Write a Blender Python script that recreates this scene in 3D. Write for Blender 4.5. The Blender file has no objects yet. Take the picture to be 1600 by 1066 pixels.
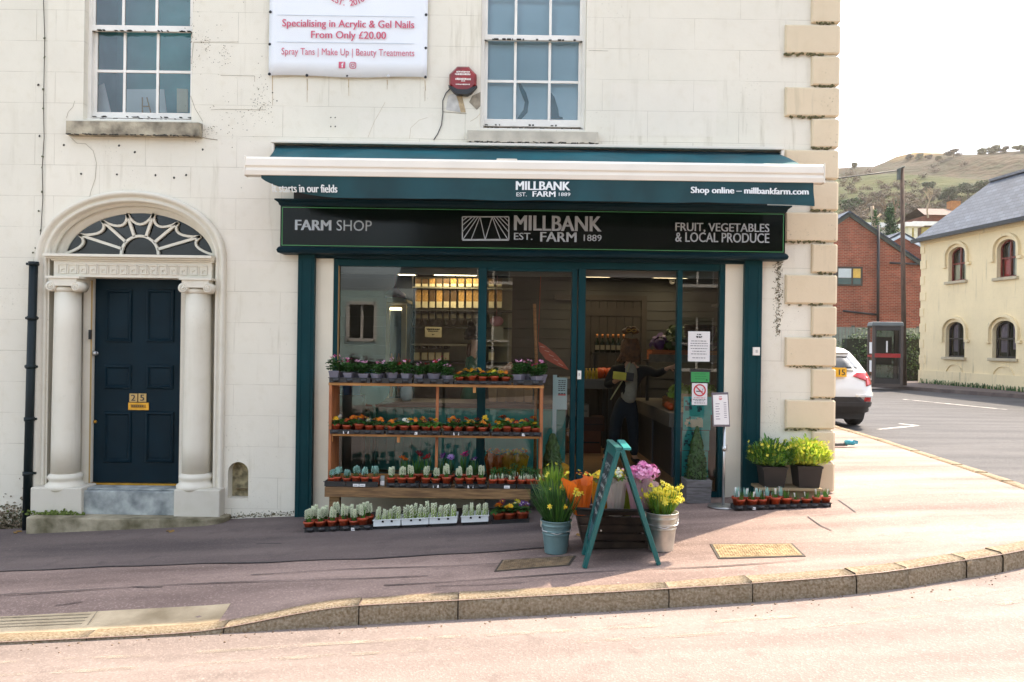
import bpy,math,random
from mathutils import Vector,Matrix,Euler
R = math.radians
rnd = random.Random(7)
scene = bpy.context.scene
COL = scene.collection
# ------------------------------------------------------------------ camera, sky, sun, exposure
CAM_H = 1.73
FPX = 1275.0
ROLL = 0.014
cam_d = bpy.data.cameras.new("camera"); cam = bpy.data.objects.new("camera",cam_d); COL.objects.link(cam)
cam_d.sensor_width = 36.0; cam_d.lens = FPX/1600*36
cam_d.clip_start = 0.05; cam_d.clip_end = 2000
cam.location =(0,0,CAM_H)
cam.rotation_euler =(Matrix.Rotation(R(90),4,'X')@Matrix.Rotation(ROLL,4,'Z')).to_euler()
scene.camera = cam
SUN_AZ = Vector((1.0,0.87)).normalized()
SUN_EL = R(55.3)
world = bpy.data.worlds.new("World"); scene.world = world; world.use_nodes = True
nt = world.node_tree
sky = nt.nodes.new("ShaderNodeTexSky"); sky.sky_type = 'NISHITA'; sky.sun_disc = False
sky.sun_elevation = SUN_EL; sky.sun_rotation = math.atan2(SUN_AZ.x,SUN_AZ.y)
sky.air_density = 1.0; sky.dust_density = 2.5; sky.ozone_density = 1.0
bg = nt.nodes["Background"]; bg.inputs[1].default_value = 0.15
hs_ = nt.nodes.new("ShaderNodeHueSaturation"); hs_.inputs["Saturation"].default_value = 0.55
nt.links.new(sky.outputs[0],hs_.inputs["Color"]); tcw = nt.nodes.new("ShaderNodeTexCoord"); mpw = nt.nodes.new("ShaderNodeMapping"); mpw.inputs["Scale"].default_value =(1.6,1.6,5)
nzw = nt.nodes.new("ShaderNodeTexNoise"); nzw.inputs["Scale"].default_value = 1.5; nzw.inputs["Detail"].default_value = 7; mrw = nt.nodes.new("ShaderNodeMapRange")
mrw.inputs[1].default_value = 0.38; mrw.inputs[2].default_value = 0.66; mrw.inputs[3].default_value = 0.7; mrw.inputs[4].default_value = 1.9
nt.links.new(tcw.outputs["Generated"],mpw.inputs[0]); nt.links.new(mpw.outputs[0],nzw.inputs[0]); nt.links.new(nzw.outputs[0],mrw.inputs[0])
nt.links.new(mrw.outputs[0],hs_.inputs["Value"]); nt.links.new(hs_.outputs[0],bg.inputs[0])
sun_d = bpy.data.lights.new("sun",'SUN'); sun = bpy.data.objects.new("sun",sun_d); COL.objects.link(sun)
sun_d.energy = 3.3; sun_d.angle = R(0.5); sun_d.color =(1.0,0.84,0.65)
sdir = Vector((SUN_AZ.x*math.cos(SUN_EL),SUN_AZ.y*math.cos(SUN_EL),math.sin(SUN_EL)))
sun.rotation_euler = sdir.to_track_quat('Z','Y').to_euler()
vs = scene.view_settings
vs.view_transform = 'Standard'; vs.look = 'None'; vs.gamma = 1.0; vs.exposure = 1.68; vs.use_curve_mapping = False
scene.cycles.max_bounces = 8; scene.cycles.transparent_max_bounces = 16
scene.cycles.use_denoising = True
scene.cycles.caustics_reflective = False; scene.cycles.caustics_refractive = False
# ------------------------------------------------------------------ measuring helpers
def uv(px,py):
 u,v = px-800.0,py-533.0
 return u+v*ROLL,v-u*ROLL
def W(px,py,d):
 "point at depth d seen at photo pixel (px, py) -> (X, Z)"
 u,v = uv(px,py)
 return u/FPX*d,CAM_H-v/FPX*d
def WX(px,py,d):return W(px,py,d)[0]
def WZ(px,py,d):return W(px,py,d)[1]
def ground(x,y=0):
 if x<-9:return-0.522
 if x<=4:return 0.058*x
 return 0.232+0.08*(1-math.exp(-(x-4)/3.0*1.2))
def GP(px,py):
 "pixel -> ground point (x, y) on the pavement slope"
 u,v = uv(px,py)
 d = 1275*CAM_H/(v+0.058*u)
 for _ in range(20):
  d = FPX*(CAM_H-ground(u/FPX*d))/v
 return u/FPX*d,d
# ------------------------------------------------------------------ mesh builder
class MB:
 def __init__(s):s.v =[]; s.f =[]; s.m =[]; s.sm =[]
 def add(s,vs,fs,m=0,smooth=False):
  o = len(s.v); s.v+=[tuple(p)for p in vs]
  for f in fs:s.f.append(tuple(i+o for i in f)); s.m.append(m); s.sm.append(smooth)
  return s
 def quad(s,a,b,c,d,m=0):return s.add([a,b,c,d],[(0,1,2,3)],m)
 def box(s,x0,x1,y0,y1,z0,z1,m=0):
  if x0>x1:x0,x1 = x1,x0
  if y0>y1:y0,y1 = y1,y0
  if z0>z1:z0,z1 = z1,z0
  v =[(x,y,z)for z in(z0,z1)for y in(y0,y1)for x in(x0,x1)]
  return s.add(v,[(0,2,3,1),(4,5,7,6),(0,1,5,4),(2,6,7,3),(0,4,6,2),(1,3,7,5)],m)
 def obox(s,c,size,rot=(0,0,0),m=0):
  M = Matrix.Translation(c)@Euler(rot).to_matrix().to_4x4()
  hx,hy,hz =[q/2 for q in size]
  v =[M@Vector((x,y,z))for z in(-hz,hz)for y in(-hy,hy)for x in(-hx,hx)]
  return s.add(v,[(0,2,3,1),(4,5,7,6),(0,1,5,4),(2,6,7,3),(0,4,6,2),(1,3,7,5)],m)
 def beam(s,a,b,w,h,m=0,up=(0,0,1)):
  a,b = Vector(a),Vector(b); d =(b-a).normalized(); up = Vector(up)
  sx = d.cross(up)
  if sx.length<1e-4:sx = d.cross(Vector((0,1,0)))
  sx.normalize(); sy = sx.cross(d).normalized()
  v =[p+sx*(i*w/2)+sy*(j*h/2)for p in(a,b)for j in(-1,1)for i in(-1,1)]
  return s.add(v,[(0,1,3,2),(4,6,7,5),(0,4,5,1),(2,3,7,6),(0,2,6,4),(1,5,7,3)],m)
 def tube(s,pts,r,n=8,m=0,cap=True):
  pts =[Vector(p)for p in pts]
  rs = r if isinstance(r,(list,tuple))else[r]*len(pts)
  vs,fs =[],[]
  prev = None
  for i,p in enumerate(pts):
   d =(pts[min(i+1,len(pts)-1)]-pts[max(i-1,0)])
   if d.length<1e-9:d = Vector((0,0,1))
   d.normalize()
   if prev is None:
    a = d.orthogonal().normalized()
   else:
    a = prev-d*prev.dot(d)
    if a.length<1e-6:a = d.orthogonal()
    a.normalize()
   prev = a; b = d.cross(a)
   for k in range(n):
    t = 2*math.pi*k/n
    vs.append(p+(a*math.cos(t)+b*math.sin(t))*rs[i])
  for i in range(len(pts)-1):
   for k in range(n):
    fs.append((i*n+k,i*n+(k+1)%n,(i+1)*n+(k+1)%n,(i+1)*n+k))
  s.add(vs,fs,m,True)
  if cap:
   o = len(s.v)-len(vs)
   s.f.append(tuple(o+k for k in reversed(range(n)))); s.m.append(m); s.sm.append(False)
   s.f.append(tuple(o+(len(pts)-1)*n+k for k in range(n))); s.m.append(m); s.sm.append(False)
  return s
 def lathe(s,prof,c=(0,0,0),n=24,m=0,smooth=True,sx=1,sy=1,cap=True):
  vs =[]
  for r,z in prof:
   for k in range(n):
    t = 2*math.pi*k/n
    vs.append((c[0]+r*math.cos(t)*sx,c[1]+r*math.sin(t)*sy,c[2]+z))
  fs =[]
  for i in range(len(prof)-1):
   for k in range(n):
    fs.append((i*n+k,i*n+(k+1)%n,(i+1)*n+(k+1)%n,(i+1)*n+k))
  if cap:
   fs.append(tuple(reversed(range(n)))); fs.append(tuple((len(prof)-1)*n+k for k in range(n)))
  return s.add(vs,fs,m,smooth)
 def frustum(s,c,w0,w1,h,m=0,d0=None,d1=None):
  "square pot: w0 wide at the bottom, w1 at the top"
  d0 = d0 or w0; d1 = d1 or w1; x,y,z = c
  v =[(x+i*w0/2,y+j*d0/2,z)for i,j in((-1,-1),(1,-1),(1,1),(-1,1))]+[(x+i*w1/2,y+j*d1/2,z+h)for i,j in((-1,-1),(1,-1),(1,1),(-1,1))]
  return s.add(v,[(3,2,1,0),(4,5,6,7),(0,1,5,4),(1,2,6,5),(2,3,7,6),(3,0,4,7)],m)
 def prism(s,pts,y0,y1,m=0):
  "outline in XZ extruded along Y (pts counter-clockwise seen from -Y)"
  n = len(pts)
  v =[(x,y0,z)for x,z in pts]+[(x,y1,z)for x,z in pts]
  f =[tuple(range(n)),tuple(reversed(range(n,2*n)))]
  f+=[(i,i+n,(i+1)%n+n,(i+1)%n)for i in range(n)]
  return s.add(v,f,m)
 def prismz(s,pts,z0,z1,m=0):
  n = len(pts)
  v =[(x,y,z0)for x,y in pts]+[(x,y,z1)for x,y in pts]
  f =[tuple(reversed(range(n))),tuple(range(n,2*n))]
  f+=[(i,(i+1)%n,(i+1)%n+n,i+n)for i in range(n)]
  return s.add(v,f,m)
 def ball(s,c,r,n=10,k=6,m=0,sc=(1,1,1)):
  prof =[(r*math.sin(math.pi*i/k),-r*math.cos(math.pi*i/k))for i in range(k+1)]
  prof[0] =(r*0.02,prof[0][1]); prof[-1] =(r*0.02,prof[-1][1])
  o = len(s.v)
  s.lathe(prof,(0,0,0),n,m)
  for i in range(o,len(s.v)):
   x,y,z = s.v[i]; s.v[i] =(c[0]+x*sc[0],c[1]+y*sc[1],c[2]+z*sc[2])
  return s
 def mesh(s,name,mats,off=(0,0,0),flat=False):
  me = bpy.data.meshes.new(name)
  me.from_pydata([(x-off[0],y-off[1],z-off[2])for x,y,z in s.v],[],s.f)
  for mt in(mats if isinstance(mats,(list,tuple))else[mats]):me.materials.append(mt)
  me.polygons.foreach_set("material_index",s.m)
  me.polygons.foreach_set("use_smooth",[False if flat else q for q in s.sm])
  me.update()
  return me
def wloc(o):
 p = Vector((0,0,0))
 while o:p+=o.location; o = o.parent
 return p
def meta(o,label=None,cat=None,group=None,kind=None):
 if label:o["label"] = label
 if cat:o["category"] = cat
 if group:o["group"] = group
 if kind:o["kind"] = kind
 return o
def thing(name,label,cat,loc=(0,0,0),rz=0,group=None):
 o = bpy.data.objects.new(name,None); COL.objects.link(o)
 o.empty_display_size = 0.1; o.location = loc; o.rotation_euler =(0,0,rz)
 return meta(o,label,cat,group)
def obj(name,mb,mats,parent=None,world=False,bevel=0,label=None,loc=None,segs=2):
 "ONE mesh object; world=True: the builder holds world coordinates"
 off = wloc(parent)if(world and parent)else(0,0,0)
 if loc is not None:off = Vector(loc)-(Vector((0,0,0))if not world else Vector((0,0,0)))
 me = mb if isinstance(mb,bpy.types.Mesh)else mb.mesh(name,mats,off)
 o = bpy.data.objects.new(name,me); COL.objects.link(o)
 if loc is not None:o.location = loc
 if parent:o.parent = parent
 if label:o["label"] = label
 if bevel:
  b = o.modifiers.new("bevel",'BEVEL'); b.width = bevel; b.segments = segs; b.limit_method = 'ANGLE'; b.angle_limit = R(40)
 return o
def struct(name,mb,mats,bevel=0):
 o = obj(name,mb,mats,bevel=bevel); o["kind"] = "structure"; return o
def single(name,mb,mats,label,cat,group=None,bevel=0,loc=(0,0,0)):
 "a thing that is one mesh; builder in world coordinates, origin put at loc"
 o = obj(name,mb,mats,bevel=bevel,loc=loc); return meta(o,label,cat,group)
KIDS ={}
def kids(o):
 return[c for c in bpy.data.objects if c.parent==o]
def copy_tree(o,loc,rz,label,group=None,scale=None,kid_list=None):
 c = o.copy(); COL.objects.link(c); c.location = loc; c.rotation_euler =(0,0,rz)
 if scale:c.scale =(scale,)*3
 c["label"] = label
 if group:c["group"] = group
 for ch,subs in(kid_list or[]):
  d = ch.copy(); COL.objects.link(d); d.parent = c
  for g in subs:
   e = g.copy(); COL.objects.link(e); e.parent = d
 return c
def tree_of(o):return[(c,kids(c))for c in kids(o)]
def text_geo(body,bold=0.0,space=1.0):
 cu = bpy.data.curves.new("lettering",'FONT'); cu.body = body; cu.size = 1; cu.offset = bold; cu.resolution_u = 3
 cu.space_character = space; cu.fill_mode = 'FRONT'
 o = bpy.data.objects.new("lettering_tmp",cu); COL.objects.link(o)
 dg = bpy.context.evaluated_depsgraph_get()
 me = bpy.data.meshes.new_from_object(o.evaluated_get(dg))
 vs =[tuple(v.co)for v in me.vertices]; fs =[tuple(p.vertices)for p in me.polygons]
 bpy.data.objects.remove(o); bpy.data.curves.remove(cu); bpy.data.meshes.remove(me)
 return vs,fs
def put_text(mb,body,x0,x1,z0,z1,y,bold=0.0,m=0,space=1.0,fn=None,thick=0.002):
 "lettering facing -Y filling the rectangle x0..x1, z0..z1"
 if bold>.009 and not fn:
  e = bold*(z1-z0)*1.1
  for k,dx in enumerate((-e,0,e)):put_text(mb,body,x0+e+dx,x1-e+dx,z0,z1,y-.0004*k,0,m,space,None,thick)
  return
 if bold>.009:
  e = bold*(z1-z0)*1.1
  for k,dx in enumerate((-e,0,e)):put_text(mb,body,x0+e+dx,x1-e+dx,z0,z1,y,0,m,space,lambda a,b,k=k:tuple(Vector(fn(a,b))+Vector((0,-.0004*k,0))),thick)
  return
 vs,fs = text_geo(body,0,space)
 ax,bx = min(v[0]for v in vs),max(v[0]for v in vs); az,bz = min(v[1]for v in vs),max(v[1]for v in vs)
 P =[(x0+(v[0]-ax)/(bx-ax)*(x1-x0),z0+(v[1]-az)/(bz-az)*(z1-z0))for v in vs]
 if fn:out =[fn(a,b)for a,b in P]
 else:out =[(a,y-thick,b)for a,b in P]
 mb.add(out,fs,m)
def skin_mesh(name,pts,edges,radii,mats,sub=2,root=0,smooth=True):
 me = bpy.data.meshes.new(name+"_cage"); me.from_pydata(pts,edges,[])
 o = bpy.data.objects.new(name+"_cage",me); COL.objects.link(o)
 sk = o.modifiers.new("skin",'SKIN'); sk.branch_smoothing = 0.4; sk.use_smooth_shade = smooth
 for i,l in enumerate(me.skin_vertices[0].data):
  r = radii[i]; l.radius =(r,r)if not isinstance(r,tuple)else r
  l.use_root =(i==root)
 s = o.modifiers.new("sub",'SUBSURF'); s.levels = sub; s.render_levels = sub
 dg = bpy.context.evaluated_depsgraph_get()
 out = bpy.data.meshes.new_from_object(o.evaluated_get(dg)); out.name = name
 out.materials.clear()
 for mt in mats:out.materials.append(mt)
 bpy.data.objects.remove(o); bpy.data.meshes.remove(me)
 return out
# ------------------------------------------------------------------ materials
MATS ={}
def lin(c):
 return tuple((q/12.92 if q<=0.04045 else((q+0.055)/1.055)**2.4)for q in c)
def hexc(h):return lin(tuple(int(h[i:i+2],16)/255 for i in(0,2,4)))
def mat(name,col,rough=0.6,var=0.12,scale=6,bump=0.0,bscale=60,metal=0.0,spec=0.5,trans=0.0,coat=0.0,rand=0.0,detail=6,tint=None,dist=0.01,emit=None):
 "principled material with noise-driven colour variation and fine bump"
 if name in MATS:return MATS[name]
 m = bpy.data.materials.new(name); m.use_nodes = True; MATS[name] = m
 N,L = m.node_tree.nodes,m.node_tree.links
 b = N["Principled BSDF"]; out = N["Material Output"]
 b.inputs["Roughness"].default_value = rough; b.inputs["Metallic"].default_value = metal
 b.inputs["Specular IOR Level"].default_value = spec; b.inputs["Coat Weight"].default_value = coat
 tc = N.new("ShaderNodeTexCoord")
 no = N.new("ShaderNodeTexNoise"); no.inputs["Scale"].default_value = scale; no.inputs["Detail"].default_value = detail
 L.new(tc.outputs["Object"],no.inputs["Vector"])
 mx = N.new("ShaderNodeMix"); mx.data_type = 'RGBA'
 mx.inputs[6].default_value = tuple(q*(1-var)for q in col)+(1,)
 mx.inputs[7].default_value = tuple(min(1,q*(1+var))for q in(tint or col))+(1,)
 mr = N.new("ShaderNodeMapRange"); mr.inputs[1].default_value = 0.3; mr.inputs[2].default_value = 0.7
 L.new(no.outputs[0],mr.inputs[0]); L.new(mr.outputs[0],mx.inputs[0])
 colout = mx.outputs[2]
 if rand:
  oi = N.new("ShaderNodeObjectInfo"); hs = N.new("ShaderNodeHueSaturation")
  r1 = N.new("ShaderNodeMapRange"); r1.inputs[3].default_value = 1-rand; r1.inputs[4].default_value = 1+rand
  L.new(oi.outputs["Random"],r1.inputs[0]); L.new(r1.outputs[0],hs.inputs["Value"]); L.new(colout,hs.inputs["Color"]); colout = hs.outputs[0]
 L.new(colout,b.inputs["Base Color"])
 if bump:
  n2 = N.new("ShaderNodeTexNoise"); n2.inputs["Scale"].default_value = bscale; n2.inputs["Detail"].default_value = 5
  L.new(tc.outputs["Object"],n2.inputs["Vector"])
  bp = N.new("ShaderNodeBump"); bp.inputs["Strength"].default_value = bump; bp.inputs["Distance"].default_value = dist
  L.new(n2.outputs[0],bp.inputs["Height"]); L.new(bp.outputs[0],b.inputs["Normal"])
 if emit:
  b.inputs["Emission Color"].default_value = tuple(emit[:3])+(1,); b.inputs["Emission Strength"].default_value = emit[3]
 if trans:
  t = N.new("ShaderNodeBsdfTranslucent"); L.new(colout,t.inputs[0])
  ms = N.new("ShaderNodeMixShader"); ms.inputs[0].default_value = trans
  L.new(b.outputs[0],ms.inputs[1]); L.new(t.outputs[0],ms.inputs[2]); L.new(ms.outputs[0],out.inputs[0])
 return m
def glass(name,tint=(0.9,0.97,0.95),refl=0.9,ior=1.5,wave=0.0):
 if name in MATS:return MATS[name]
 m = bpy.data.materials.new(name); m.use_nodes = True; MATS[name] = m
 N,L = m.node_tree.nodes,m.node_tree.links; N.remove(N["Principled BSDF"])
 t = N.new("ShaderNodeBsdfTransparent"); t.inputs[0].default_value = tint+(1,)
 g = N.new("ShaderNodeBsdfGlossy"); g.inputs["Roughness"].default_value = 0.0; g.inputs[0].default_value =(refl,refl,refl,1)
 f = N.new("ShaderNodeFresnel"); f.inputs[0].default_value = ior
 ms = N.new("ShaderNodeMixShader"); L.new(f.outputs[0],ms.inputs[0]); L.new(t.outputs[0],ms.inputs[1]); L.new(g.outputs[0],ms.inputs[2])
 L.new(ms.outputs[0],N["Material Output"].inputs[0])
 if wave:
  tc = N.new("ShaderNodeTexCoord"); no = N.new("ShaderNodeTexNoise"); no.inputs["Scale"].default_value = 2.0
  bp = N.new("ShaderNodeBump"); bp.inputs["Strength"].default_value = wave; bp.inputs["Distance"].default_value = 0.02
  L.new(tc.outputs["Object"],no.inputs[0]); L.new(no.outputs[0],bp.inputs["Height"]); L.new(bp.outputs[0],g.inputs["Normal"]); L.new(bp.outputs[0],f.inputs["Normal"])
 return m
def plaster(name,col,joint=(0.95,0.323),mortar=0.0035,stain=0.35,streak=0.25,swap=True,zoff=0.0,xoff=0.0,jdark=0.55,jbump=0.3):
 "painted stucco lined out as ashlar, with worn joints, specks and rain streaks"
 if name in MATS:return MATS[name]
 m = bpy.data.materials.new(name); m.use_nodes = True; MATS[name] = m
 N,L = m.node_tree.nodes,m.node_tree.links; b = N["Principled BSDF"]
 b.inputs["Roughness"].default_value = 0.75; b.inputs["Specular IOR Level"].default_value = 0.25
 tc = N.new("ShaderNodeTexCoord"); sp = N.new("ShaderNodeSeparateXYZ"); cb = N.new("ShaderNodeCombineXYZ")
 L.new(tc.outputs["Object"],sp.inputs[0]);
 ax = N.new("ShaderNodeMath"); ax.inputs[1].default_value = 50+xoff; L.new(sp.outputs[0],ax.inputs[0])
 az = N.new("ShaderNodeMath"); az.inputs[1].default_value = 50+zoff; L.new(sp.outputs[2],az.inputs[0])
 L.new(ax.outputs[0],cb.inputs[0]); L.new(az.outputs[0],cb.inputs[1])
 br = N.new("ShaderNodeTexBrick"); br.inputs["Scale"].default_value = 1; br.inputs["Mortar Size"].default_value = mortar
 br.inputs["Brick Width"].default_value = joint[0]; br.inputs["Row Height"].default_value = joint[1]; br.inputs["Mortar Smooth"].default_value = 0.6
 L.new(cb.outputs[0],br.inputs["Vector"])
 def noise(sc,det,vec=None,rough=0.55):
  n = N.new("ShaderNodeTexNoise"); n.inputs["Scale"].default_value = sc; n.inputs["Detail"].default_value = det; n.inputs["Roughness"].default_value = rough
  L.new(vec or tc.outputs["Object"],n.inputs["Vector"]); return n.outputs[0]
 def rng(src,a,c,lo=0.0,hi=1.0):
  r = N.new("ShaderNodeMapRange"); r.inputs[1].default_value = a; r.inputs[2].default_value = c; r.inputs[3].default_value = lo; r.inputs[4].default_value = hi
  L.new(src,r.inputs[0]); return r.outputs[0]
 def mul(a,c):
  q = N.new("ShaderNodeMath"); q.operation = 'MULTIPLY'; L.new(a,q.inputs[0])
  if isinstance(c,(int,float)):q.inputs[1].default_value = c
  else:L.new(c,q.inputs[1])
  return q.outputs[0]
 def mix(fac,a,c):
  x = N.new("ShaderNodeMix"); x.data_type = 'RGBA'; L.new(fac,x.inputs[0])
  for i,q in((6,a),(7,c)):
   if isinstance(q,tuple):x.inputs[i].default_value = q[:3]+(1,)
   else:L.new(q,x.inputs[i])
  return x.outputs[2]
 c0 = mix(rng(noise(0.9,4),0.3,0.7),tuple(q*0.93 for q in col),tuple(min(1,q*1.04)for q in col))
 c0 = mix(mul(rng(noise(9,8),0.52,0.75),0.25),c0,(col[0]*0.8,col[1]*0.76,col[2]*0.66))
 mp = N.new("ShaderNodeMapping"); mp.inputs["Scale"].default_value =(7,7,0.55); L.new(tc.outputs["Object"],mp.inputs[0])
 stk = mul(rng(noise(1.0,6,mp.outputs[0],0.65),0.56,0.72),rng(noise(0.7,3),0.45,0.62))
 c0 = mix(mul(stk,streak),c0,(0.36,0.31,0.2))
 spk = mul(rng(noise(46,5,None,0.7),0.615,0.66),rng(noise(1.3,4),0.52,0.66))
 c0 = mix(mul(spk,stain),c0,(0.2,0.17,0.11))
 jn = mul(mul(br.outputs["Fac"],rng(noise(2.2,5),0.38,0.6,0.15,1.0)),jdark)
 c0 = mix(jn,c0,(0.33,0.29,0.21))
 L.new(c0,b.inputs["Base Color"])
 bp = N.new("ShaderNodeBump"); bp.inputs["Strength"].default_value = jbump; bp.inputs["Distance"].default_value = 0.006; bp.invert = True
 L.new(br.outputs["Fac"],bp.inputs["Height"])
 b2 = N.new("ShaderNodeBump"); b2.inputs["Strength"].default_value = 0.12; b2.inputs["Distance"].default_value = 0.01
 L.new(noise(24,7),b2.inputs["Height"]); L.new(bp.outputs[0],b2.inputs["Normal"]); L.new(b2.outputs[0],b.inputs["Normal"])
 return m
def worn(name,col,lo,hi):
 "thin paint worn through in patches"
 m = mat(name,col,0.8,0.3,5,0.4,60); N,L = m.node_tree.nodes,m.node_tree.links; b = N["Principled BSDF"]
 tc = N.new("ShaderNodeTexCoord"); n = N.new("ShaderNodeTexNoise"); n.inputs["Scale"].default_value = 3.5; n.inputs["Detail"].default_value = 10; n.inputs["Roughness"].default_value = .7; L.new(tc.outputs["Object"],n.inputs[0])
 r = N.new("ShaderNodeMapRange"); r.inputs[1].default_value = lo; r.inputs[2].default_value = hi; L.new(n.outputs[0],r.inputs[0]); L.new(r.outputs[0],b.inputs["Alpha"]); return m
def bricks(name,c1,c2,mortar,bw,bh,ms=0.008,axis='xz',rough=0.85,bump=0.4,var=0.25):
 if name in MATS:return MATS[name]
 m = bpy.data.materials.new(name); m.use_nodes = True; MATS[name] = m
 N,L = m.node_tree.nodes,m.node_tree.links; b = N["Principled BSDF"]; b.inputs["Roughness"].default_value = rough
 b.inputs["Specular IOR Level"].default_value = 0.2
 tc = N.new("ShaderNodeTexCoord"); sp = N.new("ShaderNodeSeparateXYZ"); cb = N.new("ShaderNodeCombineXYZ"); L.new(tc.outputs["Object"],sp.inputs[0])
 sm = N.new("ShaderNodeMath"); L.new(sp.outputs[0],sm.inputs[0]);
 if axis=='xz':L.new(sp.outputs[1],sm.inputs[1])
 else:sm.inputs[1].default_value = 0
 L.new(sm.outputs[0],cb.inputs[0]); L.new(sp.outputs[2 if axis=='xz' else 1],cb.inputs[1])
 br = N.new("ShaderNodeTexBrick"); br.inputs["Scale"].default_value = 1; br.inputs["Mortar Size"].default_value = ms
 br.inputs["Brick Width"].default_value = bw; br.inputs["Row Height"].default_value = bh
 br.inputs["Color1"].default_value = c1+(1,); br.inputs["Color2"].default_value = c2+(1,); br.inputs["Mortar"].default_value = mortar+(1,)
 L.new(cb.outputs[0],br.inputs["Vector"])
 no = N.new("ShaderNodeTexNoise"); no.inputs["Scale"].default_value = 1.4; no.inputs["Detail"].default_value = 8; L.new(tc.outputs["Object"],no.inputs[0])
 hs = N.new("ShaderNodeHueSaturation"); mr = N.new("ShaderNodeMapRange"); mr.inputs[1].default_value = 0.3; mr.inputs[2].default_value = 0.7
 mr.inputs[3].default_value = 1-var; mr.inputs[4].default_value = 1+var
 L.new(no.outputs[0],mr.inputs[0]); L.new(mr.outputs[0],hs.inputs["Value"]); L.new(br.outputs["Color"],hs.inputs["Color"]); L.new(hs.outputs[0],b.inputs["Base Color"])
 bp = N.new("ShaderNodeBump"); bp.inputs["Strength"].default_value = bump; bp.inputs["Distance"].default_value = 0.01; bp.invert = True
 L.new(br.outputs["Fac"],bp.inputs["Height"]); L.new(bp.outputs[0],b.inputs["Normal"])
 return m
def asphalt(name,col,tint,patch=0.35,speck=0.5,bump=0.5):
 if name in MATS:return MATS[name]
 m = bpy.data.materials.new(name); m.use_nodes = True; MATS[name] = m
 N,L = m.node_tree.nodes,m.node_tree.links; b = N["Principled BSDF"]; b.inputs["Roughness"].default_value = 0.8
 b.inputs["Specular IOR Level"].default_value = 0.3
 tc = N.new("ShaderNodeTexCoord")
 def noise(sc,det,vec=None):
  n = N.new("ShaderNodeTexNoise"); n.inputs["Scale"].default_value = sc; n.inputs["Detail"].default_value = det
  L.new(vec or tc.outputs["Object"],n.inputs["Vector"]); return n.outputs[0]
 def rng(src,a,c,lo=0.0,hi=1.0):
  r = N.new("ShaderNodeMapRange"); r.inputs[1].default_value = a; r.inputs[2].default_value = c; r.inputs[3].default_value = lo; r.inputs[4].default_value = hi
  L.new(src,r.inputs[0]); return r.outputs[0]
 def mix(fac,a,c):
  x = N.new("ShaderNodeMix"); x.data_type = 'RGBA'; L.new(fac,x.inputs[0])
  for i,q in((6,a),(7,c)):
   if isinstance(q,tuple):x.inputs[i].default_value = q[:3]+(1,)
   else:L.new(q,x.inputs[i])
  return x.outputs[2]
 mp = N.new("ShaderNodeMapping"); mp.inputs["Scale"].default_value =(0.35,2.2,1); mp.inputs["Rotation"].default_value =(0,0,R(-4)); L.new(tc.outputs["Object"],mp.inputs[0])
 c = mix(rng(noise(1.0,7,mp.outputs[0]),0.35,0.65),tuple(q*(1-patch)for q in col),tint)
 c = mix(rng(noise(5,6),0.55,0.75,0,0.5),c,tuple(q*0.6 for q in col))
 vo = N.new("ShaderNodeTexVoronoi"); vo.inputs["Scale"].default_value = 90; L.new(tc.outputs["Object"],vo.inputs["Vector"])
 sepc = N.new("ShaderNodeSeparateColor"); L.new(vo.outputs["Color"],sepc.inputs[0])
 c = mix(rng(sepc.outputs[0],0.7,1.0,0,speck),c,tuple(min(1,q*1.9+0.05)for q in tint))
 c = mix(rng(sepc.outputs[1],0.7,1.0,0,speck),c,tuple(q*0.45 for q in col))
 v2 = N.new("ShaderNodeTexVoronoi"); v2.inputs["Scale"].default_value = 5; L.new(tc.outputs["Object"],v2.inputs["Vector"])
 c = mix(rng(v2.outputs["Distance"],0.03,0.05,0.55,0),c,tuple(q*1.6+0.06 for q in tint))
 L.new(c,b.inputs["Base Color"])
 bp = N.new("ShaderNodeBump"); bp.inputs["Strength"].default_value = bump; bp.inputs["Distance"].default_value = 0.006
 L.new(vo.outputs["Distance"],bp.inputs["Height"])
 b2 = N.new("ShaderNodeBump"); b2.inputs["Strength"].default_value = 0.3; b2.inputs["Distance"].default_value = 0.02
 L.new(noise(6,6),b2.inputs["Height"]); L.new(bp.outputs[0],b2.inputs["Normal"]); L.new(b2.outputs[0],b.inputs["Normal"])
 return m
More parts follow.
